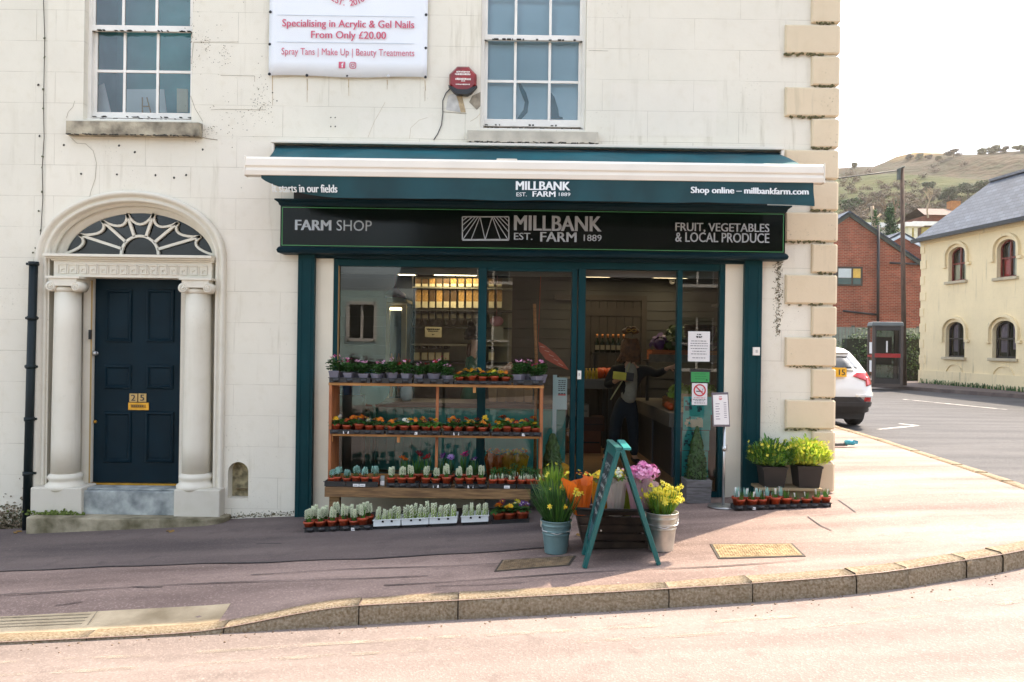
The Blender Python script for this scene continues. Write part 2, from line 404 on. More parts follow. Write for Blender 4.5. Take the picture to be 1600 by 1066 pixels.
def wood(name,col,dark,scale=6,axis=(1,12,12),rough=0.6):
 if name in MATS:return MATS[name]
 m = bpy.data.materials.new(name); m.use_nodes = True; MATS[name] = m
 N,L = m.node_tree.nodes,m.node_tree.links; b = N["Principled BSDF"]; b.inputs["Roughness"].default_value = rough
 tc = N.new("ShaderNodeTexCoord"); mp = N.new("ShaderNodeMapping"); mp.inputs["Scale"].default_value = axis; L.new(tc.outputs["Object"],mp.inputs[0])
 n = N.new("ShaderNodeTexNoise"); n.inputs["Scale"].default_value = scale; n.inputs["Detail"].default_value = 7; n.inputs["Distortion"].default_value = 0.6; L.new(mp.outputs[0],n.inputs[0])
 x = N.new("ShaderNodeMix"); x.data_type = 'RGBA'; x.inputs[6].default_value = dark+(1,); x.inputs[7].default_value = col+(1,)
 mr = N.new("ShaderNodeMapRange"); mr.inputs[1].default_value = 0.35; mr.inputs[2].default_value = 0.62; L.new(n.outputs[0],mr.inputs[0]); L.new(mr.outputs[0],x.inputs[0])
 v = N.new("ShaderNodeTexVoronoi"); v.inputs["Scale"].default_value = 3.1; L.new(tc.outputs["Object"],v.inputs["Vector"])
 kn = N.new("ShaderNodeMapRange"); kn.inputs[1].default_value = 0.03; kn.inputs[2].default_value = 0.07; kn.inputs[3].default_value = 0.8; kn.inputs[4].default_value = 0; L.new(v.outputs["Distance"],kn.inputs[0])
 y = N.new("ShaderNodeMix"); y.data_type = 'RGBA'; L.new(kn.outputs[0],y.inputs[0]); L.new(x.outputs[2],y.inputs[6]); y.inputs[7].default_value = tuple(q*0.3 for q in dark)+(1,)
 L.new(y.outputs[2],b.inputs["Base Color"])
 bp = N.new("ShaderNodeBump"); bp.inputs["Strength"].default_value = 0.15; bp.inputs["Distance"].default_value = 0.004; L.new(n.outputs[0],bp.inputs["Height"]); L.new(bp.outputs[0],b.inputs["Normal"])
 return m
ORD =("first second third fourth fifth sixth seventh eighth ninth tenth eleventh twelfth thirteenth fourteenth fifteenth sixteenth " "seventeenth eighteenth nineteenth twentieth").split()
TEAL = mat("teal_paint",hexc("013237"),0.5,0.12,3,0.06,30,spec=0.12)
CREAM = mat("cream_gloss",hexc("d9d0bb"),0.5,0.05,3,0.05,20)
WHITE = mat("white_paint",hexc("e4e0d6"),0.5,0.06,5,0.05,30)
BLACKP = mat("black_plastic",hexc("1b1c1f"),0.45,0.15,8)
TERRA = mat("terracotta_plastic",hexc("a2401f"),0.55,0.15,9,rand=0.12)
DARK = mat("dark_void",(0.012,0.011,0.01),0.9,0.1)
BRASS = mat("brass",hexc("b98a36"),0.35,0.2,12,metal=0.9)
STEEL = mat("steel",hexc("b9bab8"),0.35,0.1,10,metal=0.9)
# ------------------------------------------------------------------ ground, pavement, kerb, road
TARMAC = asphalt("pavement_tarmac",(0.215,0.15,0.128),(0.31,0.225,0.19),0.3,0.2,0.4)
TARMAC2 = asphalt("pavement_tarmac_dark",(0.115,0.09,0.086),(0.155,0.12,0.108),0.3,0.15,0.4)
ROADM = asphalt("road_asphalt",(0.215,0.172,0.152),(0.26,0.212,0.188),0.14,0.2,0.4)
ROADS = asphalt("side_road_grazing_tone",(0.052,0.052,0.056),(0.075,0.072,0.074),0.2,0.3,0.5)  # same road surface; its duller look at a grazing angle is in the colour
KERBM = mat("kerb_stone",(0.185,0.13,0.07),0.85,0.2,55,0.6,90,spec=0.2,tint=(0.26,0.215,0.155),dist=0.015,detail=10)
CONC = mat("old_concrete",(0.34,0.265,0.165),0.9,0.25,3,0.5,50,spec=0.2,tint=(0.42,0.34,0.23))
LINEM = worn("worn_road_paint",(0.40,0.34,0.26),0.45,0.8)
MARKW = worn("white_road_paint",(0.5,0.48,0.44),0.3,0.55)
IRON = mat("cast_iron_cover",(0.16,0.115,0.07),0.6,0.3,14,0.4,40,metal=0.2,tint=(0.24,0.17,0.1))
def sstep(t):
 t = max(0,min(1,t)); return t*t*(3-2*t)
KERB =[(-16,5.38),(-9,5.38),(-3,5.39),(-1.0,5.47),(1.09,5.54),(2.41,5.66),(3.14,5.85),(3.8,6.07),(4.5,6.45),(5.02,7.02),(5.33,7.8),(5.5,8.7),(5.7,11),(5.9,14.7),(6.1,25),(6.4,48)]
INNER =[(-16,8.75),(-9,8.75),(-3,8.75),(-1.0,8.75),(1.09,8.75),(2.2,8.75),(2.7,8.75),(3.05,8.75),(3.2,8.8),(3.25,8.9),(3.28,9.05),(3.28,9.4),(3.28,11.2),(3.28,14.7),(3.28,25),(3.28,48)]
def catmull(P,per):
 out =[]
 for i in range(len(P)-1):
  p0,p1,p2,p3 = P[max(i-1,0)],P[i],P[i+1],P[min(i+2,len(P)-1)]
  n = per(p1,p2)
  for k in range(n):
   t = k/n
   out.append(tuple(0.5*(2*p1[j]+(p2[j]-p0[j])*t+(2*p0[j]-5*p1[j]+4*p2[j]-p3[j])*t*t+(3*p1[j]-p0[j]-3*p2[j]+p3[j])*t**3)for j in range(len(p1))))
 out.append(P[-1]); return out
both =[k+i for k,i in zip(KERB,INNER)]
samp = catmull(both,lambda a,b:max(4,int(math.hypot(b[0]-a[0],b[1]-a[1])/0.16)))
KL =[(p[0],p[1])for p in samp]
def drop(x,y):
 "dropped kerb in front of the house door"
 return 0.112*sstep((-1.0-x)/1.2)*sstep((6.15-y)/0.6)if y<6.2 and x<0 else 0.0
def pz(x,y):return ground(x)-drop(x,y)
mb = MB(); NV = 18; vs =[]
for kx,ky,ix,iy in samp:
 for j in range(NV+1):
  t = j/NV; x = kx+(ix-kx)*t; y = ky+(iy-ky)*t
  vs.append((x,y,pz(x,y)))
fs =[]
for i in range(len(samp)-1):
 for j in range(NV):
  a = i*(NV+1)+j
  fs.append((a,a+NV+1,a+NV+2,a+1))
mb.add(vs,fs,0,True)
struct("pavement",mb,TARMAC)
def strip_sheet(x0,x1,ya,yb,nx,ny,dz):
 "sheet lying on the pavement; ya, yb may be functions of x"
 m = MB(); v =[]; f =[]
 for i in range(nx+1):
  x = x0+(x1-x0)*i/nx; a = ya(x)if callable(ya)else ya; b = yb(x)if callable(yb)else yb
  for j in range(ny+1):
   y = a+(b-a)*j/ny; v.append((x,y,pz(x,y)+dz))
 for i in range(nx):
  for j in range(ny):
   q = i*(ny+1)+j; f.append((q,q+ny+1,q+ny+2,q+1))
 m.add(v,f,0,True); return m
wob = lambda x:6.72+0.05*math.sin(x*1.3)+0.015*math.sin(x*7)+0.06*max(0,x)
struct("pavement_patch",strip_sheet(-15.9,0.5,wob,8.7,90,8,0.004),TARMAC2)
sm = MB()
for(x0,x1,fy,w)in[(-15.9,0.5,wob,0.018),(-6,-0.6,lambda x:6.12+0.03*math.sin(x*2),0.01),(-0.9,2.2,lambda x:5.95+0.05*x+0.02*math.sin(x*3),0.013),(-2.0,0.5,lambda x:6.35+0.02*math.sin(4*x),0.011)]:
 st = strip_sheet(x0,x1,lambda x:fy(x)-w*(0.55+0.45*math.sin(x*5.1)),lambda x:fy(x)+w*0.4,60,1,0.007)
 sm.add(st.v,st.f)
def crack(m,px_pts,w,dz=0.006):
 P =[GP(*p)for p in px_pts]
 for(x0,y0),(x1,y1)in zip(P,P[1:]):
  d = Vector((x1-x0,y1-y0)); n = Vector((-d.y,d.x)).normalized()*w/2
  m.quad((x0-n.x,y0-n.y,pz(x0,y0)+dz),(x1-n.x,y1-n.y,pz(x1,y1)+dz),(x1+n.x,y1+n.y,pz(x1,y1)+dz),(x0+n.x,y0+n.y,pz(x0,y0)+dz))
crack(sm,[(1262,808),(1282,822),(1300,830)],0.012)
crack(sm,[(1262,808),(1300,804),(1332,802)],0.007)
crack(sm,[(1310,782),(1326,793),(1337,801)],0.012)
crack(sm,[(205,918),(230,918),(255,917)],0.012)
crack(sm,[(400,851),(415,850),(440,850)],0.02)
crack(sm,[(86,938),(130,934)],0.008)
crack(sm,[(680,917),(760,915),(820,911)],0.008)
struct("pavement_seams",sm,mat("bitumen_seam",(0.03,0.026,0.028),0.7,0.3,20))
cr = strip_sheet(-15.9,-1.98,lambda x:5.535,lambda x:5.80-0.02*math.sin(x),80,4,0.005)
struct("pavement_crossing",cr,CONC)
sc = MB()
for k in range(12):
 x = -3.55+k*0.07
 if k in(0,11):crack(sc,[],0.01)
for a,b in[((-3.6,5.65),(-2.95,5.65)),((-3.6,5.69),(-2.95,5.69)),((-3.6,5.73),(-2.95,5.73)),((-3.6,5.77),(-2.95,5.77)),((-3.6,5.63),(-3.62,5.8)),((-2.9,5.63),(-2.92,5.8)),((-4.4,5.6),(-4.42,5.8))]:
 d = Vector((b[0]-a[0],b[1]-a[1])); n = Vector((-d.y,d.x)).normalized()*0.004
 sc.quad(*[(x,y,pz(x,y)+0.0085)for x,y in((a[0]-n.x,a[1]-n.y),(b[0]-n.x,b[1]-n.y),(b[0]+n.x,b[1]+n.y),(a[0]+n.x,a[1]+n.y))])
struct("pavement_score_lines",sc,mat("scored_groove",(0.22,0.18,0.12),0.9,0.3,20))
def along(P):
 s =[0]
 for a,b in zip(P,P[1:]):s.append(s[-1]+math.hypot(b[0]-a[0],b[1]-a[1]))
 return s
KS = along(KL)
def kat(s):
 for i in range(len(KS)-1):
  if KS[i+1]>=s:
   t =(s-KS[i])/max(1e-9,KS[i+1]-KS[i]); a,b = KL[i],KL[i+1]
   d = Vector((b[0]-a[0],b[1]-a[1])).normalized()
   return a[0]+(b[0]-a[0])*t,a[1]+(b[1]-a[1])*t,d
 return KL[-1][0],KL[-1][1],Vector((0,1))
s_of_x = lambda x:next(KS[i]for i in range(len(KL))if KL[i][0]>=x)
joints =[s_of_x(x)for x in(-1.90,-1.08,-0.44,1.075,1.55,2.38,2.79,3.2,3.55)]
j0 = joints[0]
pre =[j0-k*0.9 for k in range(1,16)][::-1]
post =[joints[-1]+k*0.62 for k in range(1,70)]
joints =[j for j in pre+joints+post if 0<j<KS[-1]]
kb = MB(); kr = random.Random(3)
for sa,sb in zip(joints,joints[1:]):
 sa+=0.004; sb-=0.004; n = 8; ring =[]
 tilt = kr.uniform(-0.006,0.006)
 for k in range(n+1):
  s = sa+(sb-sa)*k/n; x,y,d = kat(s); nrm = Vector((-d.y,d.x))
  zt = pz(x,y)+0.008+tilt*(k/n-0.5)*2+kr.uniform(-0.002,0.002); zr = ground(x)-0.30
  out = kr.uniform(-0.006,0.006); e = 0.022
  prof =[(out,zr),(out-0.004,zt-e*2),(out+0.005,zt-e*0.8),(out+e,zt),(0.145,zt+0.001),(0.155,zt-0.02),(0.155,zr)]
  ring.append([(x+nrm.x*q,y+nrm.y*q,z)for q,z in prof])
 vs =[p for r in ring for p in r]; m_ = len(ring[0]); fs =[]
 for k in range(n):
  for q in range(m_-1):
   a = k*m_+q; fs.append((a,a+1,a+m_+1,a+m_))
 fs.append(tuple(range(m_))); fs.append(tuple(reversed(range(n*m_,n*m_+m_))))
 kb.add(vs,fs,0,True)
struct("kerb",kb,KERBM)
rd = MB(); xs =[-60,-40,-25]+[-16+0.5*i for i in range(44)]+[6+i for i in range(14)]+[24,32,45,60]
ys =[-16,-8,-2,2,4,6,8,12,18,26,36,48,60]
vs =[(x,y,ground(x)-0.13)for x in xs for y in ys]; ny = len(ys)
rd.add(vs,[(i*ny+j,(i+1)*ny+j,(i+1)*ny+j+1,i*ny+j+1)for i in range(len(xs)-1)for j in range(ny-1)],0,True)
struct("road",rd,ROADM)
s2 = MB(); P2 =[(q[0]+.03,q[1])for q in KL if q[1]>7.6]; cols_ =[0,.4,1,2,3.5,6,10,16,26]
vs =[(x+o+max(0,9.5-y)*.35*(o>0),y,ground(x+o+max(0,9.5-y)*.35*(o>0))-0.1265)for x,y in P2 for o in cols_]; k = len(cols_)
s2.add(vs,[(i*k+j,i*k+j+1,(i+1)*k+j+1,(i+1)*k+j)for i in range(len(P2)-1)for j in range(k-1)],0,True)
struct("side_road",s2,ROADS)
ln = MB()
for off in(0.30,0.50):
 for i in range(len(KL)-1):
  (x0,y0),(x1,y1) = KL[i],KL[i+1]
  if x0<-12 or y0>8:continue
  d = Vector((x1-x0,y1-y0)).normalized(); n = Vector((d.y,-d.x))
  if rnd.random()<0.04:continue
  w = 0.05
  ln.quad(*[(x+n.x*o,y+n.y*o,ground(x+n.x*o)-0.126)for x,y,o in((x0,y0,off),(x0,y0,off+w),(x1,y1,off+w),(x1,y1,off))])
struct("road_lines",ln,LINEM)
mk = MB()
def rpx(px,py):
 u,v = uv(px,py); d = 20.0
 for _ in range(30):d = FPX*(CAM_H-(ground(u/FPX*d)-0.122))/v
 return u/FPX*d,d
def rline(p0,p1,w):
 a,b = rpx(*p0),rpx(*p1); d = Vector((b[0]-a[0],b[1]-a[1])); n = Vector((-d.y,d.x)).normalized()*w/2
 mk.quad(*[(x,y,ground(x)-0.122)for x,y in((a[0]-n.x,a[1]-n.y),(b[0]-n.x,b[1]-n.y),(b[0]+n.x,b[1]+n.y),(a[0]+n.x,a[1]+n.y))])
rline((1412,624),(1572,640),0.12)
rline((1372,671),(1434,665),0.10)
rline((1405,662),(1434,665),0.10)
struct("road_markings",mk,MARKW)
gr = MB(); g2 = random.Random(5)
for _ in range(500):
 s = g2.uniform(KS[0]+2,KS[-1]*0.45); x,y,d = kat(s); n = Vector((d.y,-d.x)); o = abs(g2.gauss(0.0,0.09))+0.01
 x+=n.x*o; y+=n.y*o; q = g2.uniform(0.002,0.007); z = ground(x)-0.13
 gr.obox((x,y,z+q*0.4),(q*2,q*1.5,q),(g2.uniform(-.4,.4),g2.uniform(-.4,.4),g2.uniform(0,3)))
o = struct("gravel",gr,mat("gutter_grit",(0.20,0.14,0.09),0.9,0.6,30)); o["kind"] = "stuff"; o["label"] = "grit and crumbs lying in the gutter"
FK =[(16.6,22),(15.7,25),(14.6,27.5),(13.7,30),(12.9,33),(12.3,38),(12,48)]
fp = MB(); vs =[];
for x,y in FK:vs+=[(x,y,0.18),(x,y,0.31),(x+0.2,y,0.315),(30,y,0.32)]
fp.add(vs,[(i*4+k,i*4+k+1,i*4+k+5,i*4+k+4)for i in range(len(FK)-1)for k in range(3)],0)
struct("far_pavement",fp,TARMAC2)
def cover(px4,label,matl,n):
 P =[GP(*p)for p in px4]; cx = sum(p[0]for p in P)/4; cy = sum(p[1]for p in P)/4
 m = MB()
 zq = lambda x,y,h:(x,y,pz(x,y)+h)
 def lerp(u,v):
  a =[P[0][k]+(P[1][k]-P[0][k])*u for k in(0,1)]; b =[P[3][k]+(P[2][k]-P[3][k])*u for k in(0,1)]
  return a[0]+(b[0]-a[0])*v,a[1]+(b[1]-a[1])*v
 def cell(u0,u1,v0,v1,h0,h1,mi):
  c =[lerp(u0,v0),lerp(u1,v0),lerp(u1,v1),lerp(u0,v1)]
  lo =[zq(x,y,h0)for x,y in c]; hi =[zq(x,y,h1)for x,y in c]
  m.add(lo+hi,[(4,5,6,7),(0,1,5,4),(1,2,6,5),(2,3,7,6),(3,0,4,7)],mi)
 cell(0,1,0,1,-0.01,0.006,1); cell(0.03,0.97,0.06,0.94,0.0,0.0085,0)
 for i in range(n):
  for j in range(max(3,n//3)):
   k = max(3,n//3); u = 0.05+0.9*i/n; v = 0.1+0.8*j/k
   if(i+j)%2:cell(u,u+0.9/n*0.92,v+0.1/k,v+0.3/k,0.007,0.012,0)
   else:cell(u+0.3/n,u+0.55/n,v,v+0.8/k,0.007,0.012,0)
 o = single("manhole_cover",m,[matl,mat("cover_frame",(0.05,0.04,0.03),0.8,0.3,20)],label,"manhole cover",loc=(cx,cy,pz(cx,cy)))
cover([(772,894),(890,884),(900,869),(784,876)],"dark brown patterned manhole cover in the pavement left of the folding chalkboard",IRON,24)
cover([(1122,874),(1259,870),(1238,850),(1109,851)],"pale yellowish chequered manhole cover in the sunlit pavement near the kerb",mat("sand_cover",(0.24,0.16,0.07),0.7,0.3,14,0.4,40,tint=(0.32,0.23,0.12)),26)
ld = MB(); ld.quad((-1500,-1500,-1.4),(1500,-1500,-1.4),(1500,1500,-1.4),(-1500,1500,-1.4))
struct("land",ld,mat("far_grass",(0.10,0.11,0.04),0.95,0.3,0.05))
# ------------------------------------------------------------------ the rendered building
FY = 8.5
PL = plaster("cream_stucco",(0.735,0.69,0.575),stain=0.8,streak=0.8,xoff=0.1,zoff=0.12)
PL3 = plaster("repainted_stucco",(0.75,0.70,0.59),stain=0.3,streak=0.3,xoff=0.1,zoff=0.12)
PL2 = plaster("cream_stucco_next_door",(0.70,0.66,0.55),joint=(1.2,0.323),stain=0.5,xoff=0.4,zoff=0.12,jdark=0.7)
TRIM = plaster("cream_trim",(0.69,0.645,0.535),joint=(50,50),stain=0.35,streak=0.35,jdark=0,jbump=0)
QUOIN = plaster("sandstone_quoin",(0.665,0.55,0.38),joint=(50,50),stain=0.9,streak=0.6,jdark=0,jbump=0)
GRIME = mat("black_grime",(0.05,0.045,0.035),0.95,0.3,20)
MOSS = mat("dry_moss",(0.09,0.085,0.03),0.95,0.4,30,tint=(0.12,0.11,0.05))
RUST = mat("rust_stain",(0.45,0.34,0.2),0.9,0.3,20)
OLDSTONE = mat("weathered_sill",(0.20,0.17,0.12),0.9,0.4,7,0.5,40,tint=(0.33,0.29,0.21))
STEP = mat("worn_step",(0.13,0.11,0.05),0.9,0.35,5,0.6,40,tint=(0.3,0.26,0.18))
BLUESTEP = mat("blue_grey_step",(0.22,0.25,0.25),0.8,0.35,7,0.3,40,tint=(0.33,0.35,0.33))
bld = thing("shop_building","cream stucco corner building with sandstone quoins, arched blue door and a teal shopfront","building",(-0.77,FY,0))
NB = thing("neighbouring_building","strip of paler cream ashlar building left of the seam and the dark drainpipe","building",(-8,FY,0))
def wall_grid(m,x0,x1,z0,z1,y,holes,depth,mi=0):
 xs = sorted(set([x0,x1]+[h[0]for h in holes]+[h[1]for h in holes])); zs = sorted(set([z0,z1]+[h[2]for h in holes]+[h[3]for h in holes]))
 for xa,xb in zip(xs,xs[1:]):
  for za,zb in zip(zs,zs[1:]):
   cx,cz =(xa+xb)/2,(za+zb)/2
   if any(h[0]<cx<h[1]and h[2]<cz<h[3]for h in holes):continue
   m.quad((xa,y,za),(xb,y,za),(xb,y,zb),(xa,y,zb),mi)
 for h in holes:
  d = h[4]if len(h)>4 else depth
  m.quad((h[0],y,h[2]),(h[0],y,h[3]),(h[0],y+d,h[3]),(h[0],y+d,h[2]),mi)
  m.quad((h[1],y,h[2]),(h[1],y+d,h[2]),(h[1],y+d,h[3]),(h[1],y,h[3]),mi)
  m.quad((h[0],y,h[3]),(h[1],y,h[3]),(h[1],y+d,h[3]),(h[0],y+d,h[3]),mi)
  m.quad((h[0],y,h[2]),(h[0],y+d,h[2]),(h[1],y+d,h[2]),(h[1],y,h[2]),mi)
def arch_pts(cx,zs,a,b,n=28,t0=180,t1=0):
 return[(cx+a*math.cos(R(t0+(t1-t0)*i/n)),zs+b*math.sin(R(t0+(t1-t0)*i/n)))for i in range(n+1)]
def spandrel(m,cx,zs,a,b,ztop,y,depth,mi=0):
 "fills a rectangular hole above a half ellipse, with its soffit"
 P = arch_pts(cx,zs,a,b)
 for(xa,za),(xb,zb)in zip(P,P[1:]):
  m.quad((xa,y,za),(xb,y,zb),(xb,y,ztop),(xa,y,ztop),mi)
  m.quad((xa,y,za),(xa,y+depth,za),(xb,y+depth,zb),(xb,y,zb),mi)
ZT = 5.95
LWx0,LWx1 = WX(131,100,FY),WX(300,100,FY); LWz0,LWz1 = WZ(215,188,FY),WZ(215,-100,FY)
RWx0,RWx1 = WX(751,100,FY),WX(916,100,FY); RWz0,RWz1 = WZ(833,203,FY),WZ(833,-90,FY)
AX = WX(206,404,FY); AZS = WZ(206,404,FY); AA = 1.76/2; AB = WZ(206,315,FY)-AZS
SFx0,SFx1 = WX(470,600,FY),WX(1180,600,FY); SFz1 = WZ(830,372,FY)
NIx0,NIx1 = WX(356,750,FY),WX(388,750,FY); NIz0,NIzs, = WZ(372,779,FY),WZ(372,738,FY)
FLOOR = 0.13
wm = MB()
XL,XR = -4.88,3.335
wall_grid(wm,XL,XR,-0.9,ZT,FY,[(LWx0,LWx1,LWz0,LWz1,0.13),(RWx0,RWx1,RWz0,RWz1,0.13),(AX-AA,AX+AA,-0.5,AZS+AB,0.30),(SFx0,SFx1,-0.5,SFz1,0.16),(NIx0,NIx1,NIz0,NIzs+(NIx1-NIx0)/2,0.14)],0.13)
spandrel(wm,AX,AZS,AA,AB,AZS+AB,FY,0.30)
spandrel(wm,(NIx0+NIx1)/2,NIzs,(NIx1-NIx0)/2,(NIx1-NIx0)/2,NIzs+(NIx1-NIx0)/2,FY,0.14)
wm.quad((NIx0,FY+0.14,NIz0),(NIx1,FY+0.14,NIz0),(NIx1,FY+0.14,NIzs+0.2),(NIx0,FY+0.14,NIzs+0.2),1)
wm.quad((XR,FY,-0.9),(XR,20,-0.9),(XR,20,ZT),(XR,FY,ZT)); wm.quad((XL,20,-0.9),(XR,20,-0.9),(XR,20,ZT),(XL,20,ZT))
wm.quad((XL,FY,ZT),(XR,FY,ZT),(XR,20,ZT),(XL,20,ZT))
mr_ = random.Random(11)
def pit(px,py,r=0.014,mi=2):
 x,z = W(px,py,FY); n = 7
 wm.add([(x,FY-0.003,z)]+[(x+r*mr_.uniform(.7,1.2)*math.cos(k*2*math.pi/n),FY-0.003,z+r*mr_.uniform(.7,1.2)*math.sin(k*2*math.pi/n))for k in range(n)],[(0,k+1,(k+1)%n+1)for k in range(n)],mi)
for p in[(100,227),(186,228),(211,238),(127,272),(183,273),(243,274),(291,274),(317,234),(272,278),(517,184),(524,184),(517,198),(524,198),(426,145),(433,158),(60,133),(62,213)]:pit(*p,r=0.013 if p[0]<400 else 0.008)
def hair(pts,w=0.006,mi=7,y=FY):
 w*=.7
 for(a,b),(c,d)in zip(pts,pts[1:]):
  x0,z0 = W(a,b,FY); x1,z1 = W(c,d,FY); dv = Vector((x1-x0,z1-z0)); n = Vector((-dv.y,dv.x)).normalized()*w/2
  wm.quad((x0-n.x,y-0.0025,z0-n.y),(x1-n.x,y-0.0025,z1-n.y),(x1+n.x,y-0.0025,z1+n.y),(x0+n.x,y-0.0025,z0+n.y),mi)
hair([(108,212),(120,224),(134,225),(146,236),(151,255),(149,280),(142,300),(140,310)],0.006)
hair([(104,185),(107,175),(114,168),(117,158)],0.006)
hair([(312,214),(325,217),(340,219)],0.012); hair([(317,190),(305,170),(298,150)],0.007)
hair([(602,160),(585,190),(575,215)],0.004,3); hair([(640,217),(642,200),(655,188),(668,184)],0.004,3); hair([(750,178),(745,184),(735,190)],0.005,3)
hair([(299,100),(303,66),(372,66)],0.005); hair([(330,172),(345,171),(415,172)],0.006); hair([(345,118),(398,119),(398,128)],0.006)
hair([(920,79),(950,80)],0.006)
for poly in([(342,218),(423,222),(421,330),(430,420),(340,420)],[(955,130),(1120,133),(1119,214),(952,212)],[(560,175),(690,177),(689,217),(559,214)]):
 wm.add([(W(a,b,FY)[0],FY-.0015,W(a,b,FY)[1])for a,b in poly],[tuple(reversed(range(len(poly))))],8)
for k in range(420):
 cx,cy,sx,sy = mr_.choice([(320,80,10,25),(352,86,4,8),(322,70,5,10),(400,175,16,14),(345,110,30,60),(320,205,10,6),(300,60,5,30),(360,190,30,20),(405,140,8,20),(410,165,8,10)])
 pit(mr_.gauss(cx,sx),mr_.gauss(cy,sy),mr_.uniform(0.0015,0.0055),mr_.choice([7,7,2,4]))
for k in range(520):
 t = mr_.random(); pit(1217+mr_.gauss(0,3.2)-2*t,404+118*t**1.3+mr_.uniform(-4,4),mr_.uniform(0.002,0.0075),mr_.choice([4,7,7]))
for k in range(120):pit(1206+mr_.gauss(0,5),mr_.uniform(620,720),mr_.uniform(0.0015,0.004),7)
for px,top,bot in[(426,118,165),(480,123,160),(545,124,150),(605,125,140),(664,126,158)]:
 hair([(px,top),(px+mr_.uniform(-1,1),(top+bot)/2)],0.012,3); hair([(px,(top+bot)/2),(px,bot)],0.006,3)
for poly,mi in[([(697,172),(700,150),(712,145),(716,158),(720,176)],5),([(733,160),(738,150),(751,144),(751,166),(745,172)],6),([(712,146),(722,150),(728,176),(720,176),(716,160)],3)]:
 pts =[W(p[0],p[1],FY)for p in poly]; n = len(pts)
 wm.add([(x,FY-0.004,z)for x,z in pts],[tuple(reversed(range(n)))],mi)
hair([(692,175),(729,178)],0.01)
for k in range(240):
 px = mr_.uniform(345,462); x = WX(px,800,FY); zb = ground(x)+abs(mr_.gauss(0,0.022)); r = mr_.uniform(0.003,0.008);
 u =(zb-CAM_H)/FY*-FPX; pit(px,533+u+(px-800)*ROLL-2,r,mr_.choice([4,7]))
obj("wall",wm,[PL,mat("niche_stone",(0.22,0.19,0.11),0.9,0.5,14,0.6,30,tint=(0.34,0.29,0.17)),GRIME,RUST,MOSS,mat("bare_render",(0.52,0.50,0.46),0.9,0.2,14,0.5,30),mat("bare_brickwork",(0.27,0.23,0.17),0.9,0.4,18,0.6,30),mat("worn_speck",(0.30,0.255,0.18),0.9,0.4,30),PL3],bld,True)
pm = MB(); pm.box(XL,XR+0.05,FY-0.05,FY+0.35,ZT,ZT+0.12)
obj("parapet",pm,TRIM,bld,True)
ch = MB(); cxx = 2.45; ch.box(cxx-0.5,cxx+0.5,FY+0.4,FY+1.1,ZT,ZT+1.05); ch.box(cxx-0.55,cxx+0.55,FY+0.35,FY+1.15,ZT+1.05,ZT+1.2)
for k in(-0.25,0.25):ch.lathe([(0.12,0),(0.1,0.35),(0.12,0.4)],(cxx+k,FY+0.75,ZT+1.2),12)
obj("chimney",ch,bricks("chimney_brick",hexc("8a4a32"),hexc("7a4030"),hexc("a09080"),0.22,0.075),bld,True)  # unseen stack, added to cast a bump in the roofline's shadow
qtop = 40-97.4*2; k = 0; qm = MB(); moss = MB()
while True:
 for big in(True,False):
  y0 = qtop+(0 if big else 48.7); y1 = y0+45.5
  za,zb = WZ(1270,y1,FY),WZ(1270,y0,FY)
  if zb<-0.5:break
  x0 = WX(1226 if big else 1267,(y0+y1)/2,FY); x0+=0.0
  x1 = XR+0.035; dep = 0.45 if not big else 0.30; c = 0.014
  x0 =(x0 if True else x0)
  o = len(qm.v)
  def ring(xa,xb,zc,zd,y):return[(xa,y,zc),(xb,y,zc),(xb,y,zd),(xa,y,zd)]
  zb2 = zb-0.004
  vsq = ring(x0,x1-c,za,zb2,FY+0.01)+ring(x0,x1-c,za,zb2,FY-0.024)+ring(x0+c,x1-c*1.6,za+c,zb2-c,FY-0.036)
  qm.add(vsq,[(8,9,10,11)]+[(a+4,(a+1)%4+4,(a+1)%4+8,a+8)for a in range(4)]+[(a,(a+1)%4,(a+1)%4+4,a+4)for a in range(4)])
  qm.add([(x1-c*1.6,FY-0.036,za+c),(x1,FY-0.02,za+c),(x1,FY-0.02,zb2-c),(x1-c*1.6,FY-0.036,zb2-c),(x1,FY+dep,za+c),(x1,FY+dep,zb2-c),(x1-c,FY,za),(x1-c,FY,zb2),(x1-c,FY+dep,za),(x1-c,FY+dep,zb2)],[(0,1,2,3),(1,4,5,2),(0,6,8,4,1),(3,2,5,9,7)])
  for q in range(26 if big else 14):
   if mr_.random()<(0.85 if y0<400 else 0.45):
    xx = mr_.uniform(x0,x0+(x1-x0)*0.75); r = mr_.uniform(0.006,0.016)
    moss.obox((xx,FY-0.022,za-0.004+mr_.uniform(-0.012,0.008)),(r*2.4,0.02,r),(mr_.uniform(-.5,.5),)*3)
 qtop+=97.4; k+=1
 if k>12:break
obj("quoins",qm,QUOIN,bld,True)
obj("moss",moss,MOSS,bld,True)
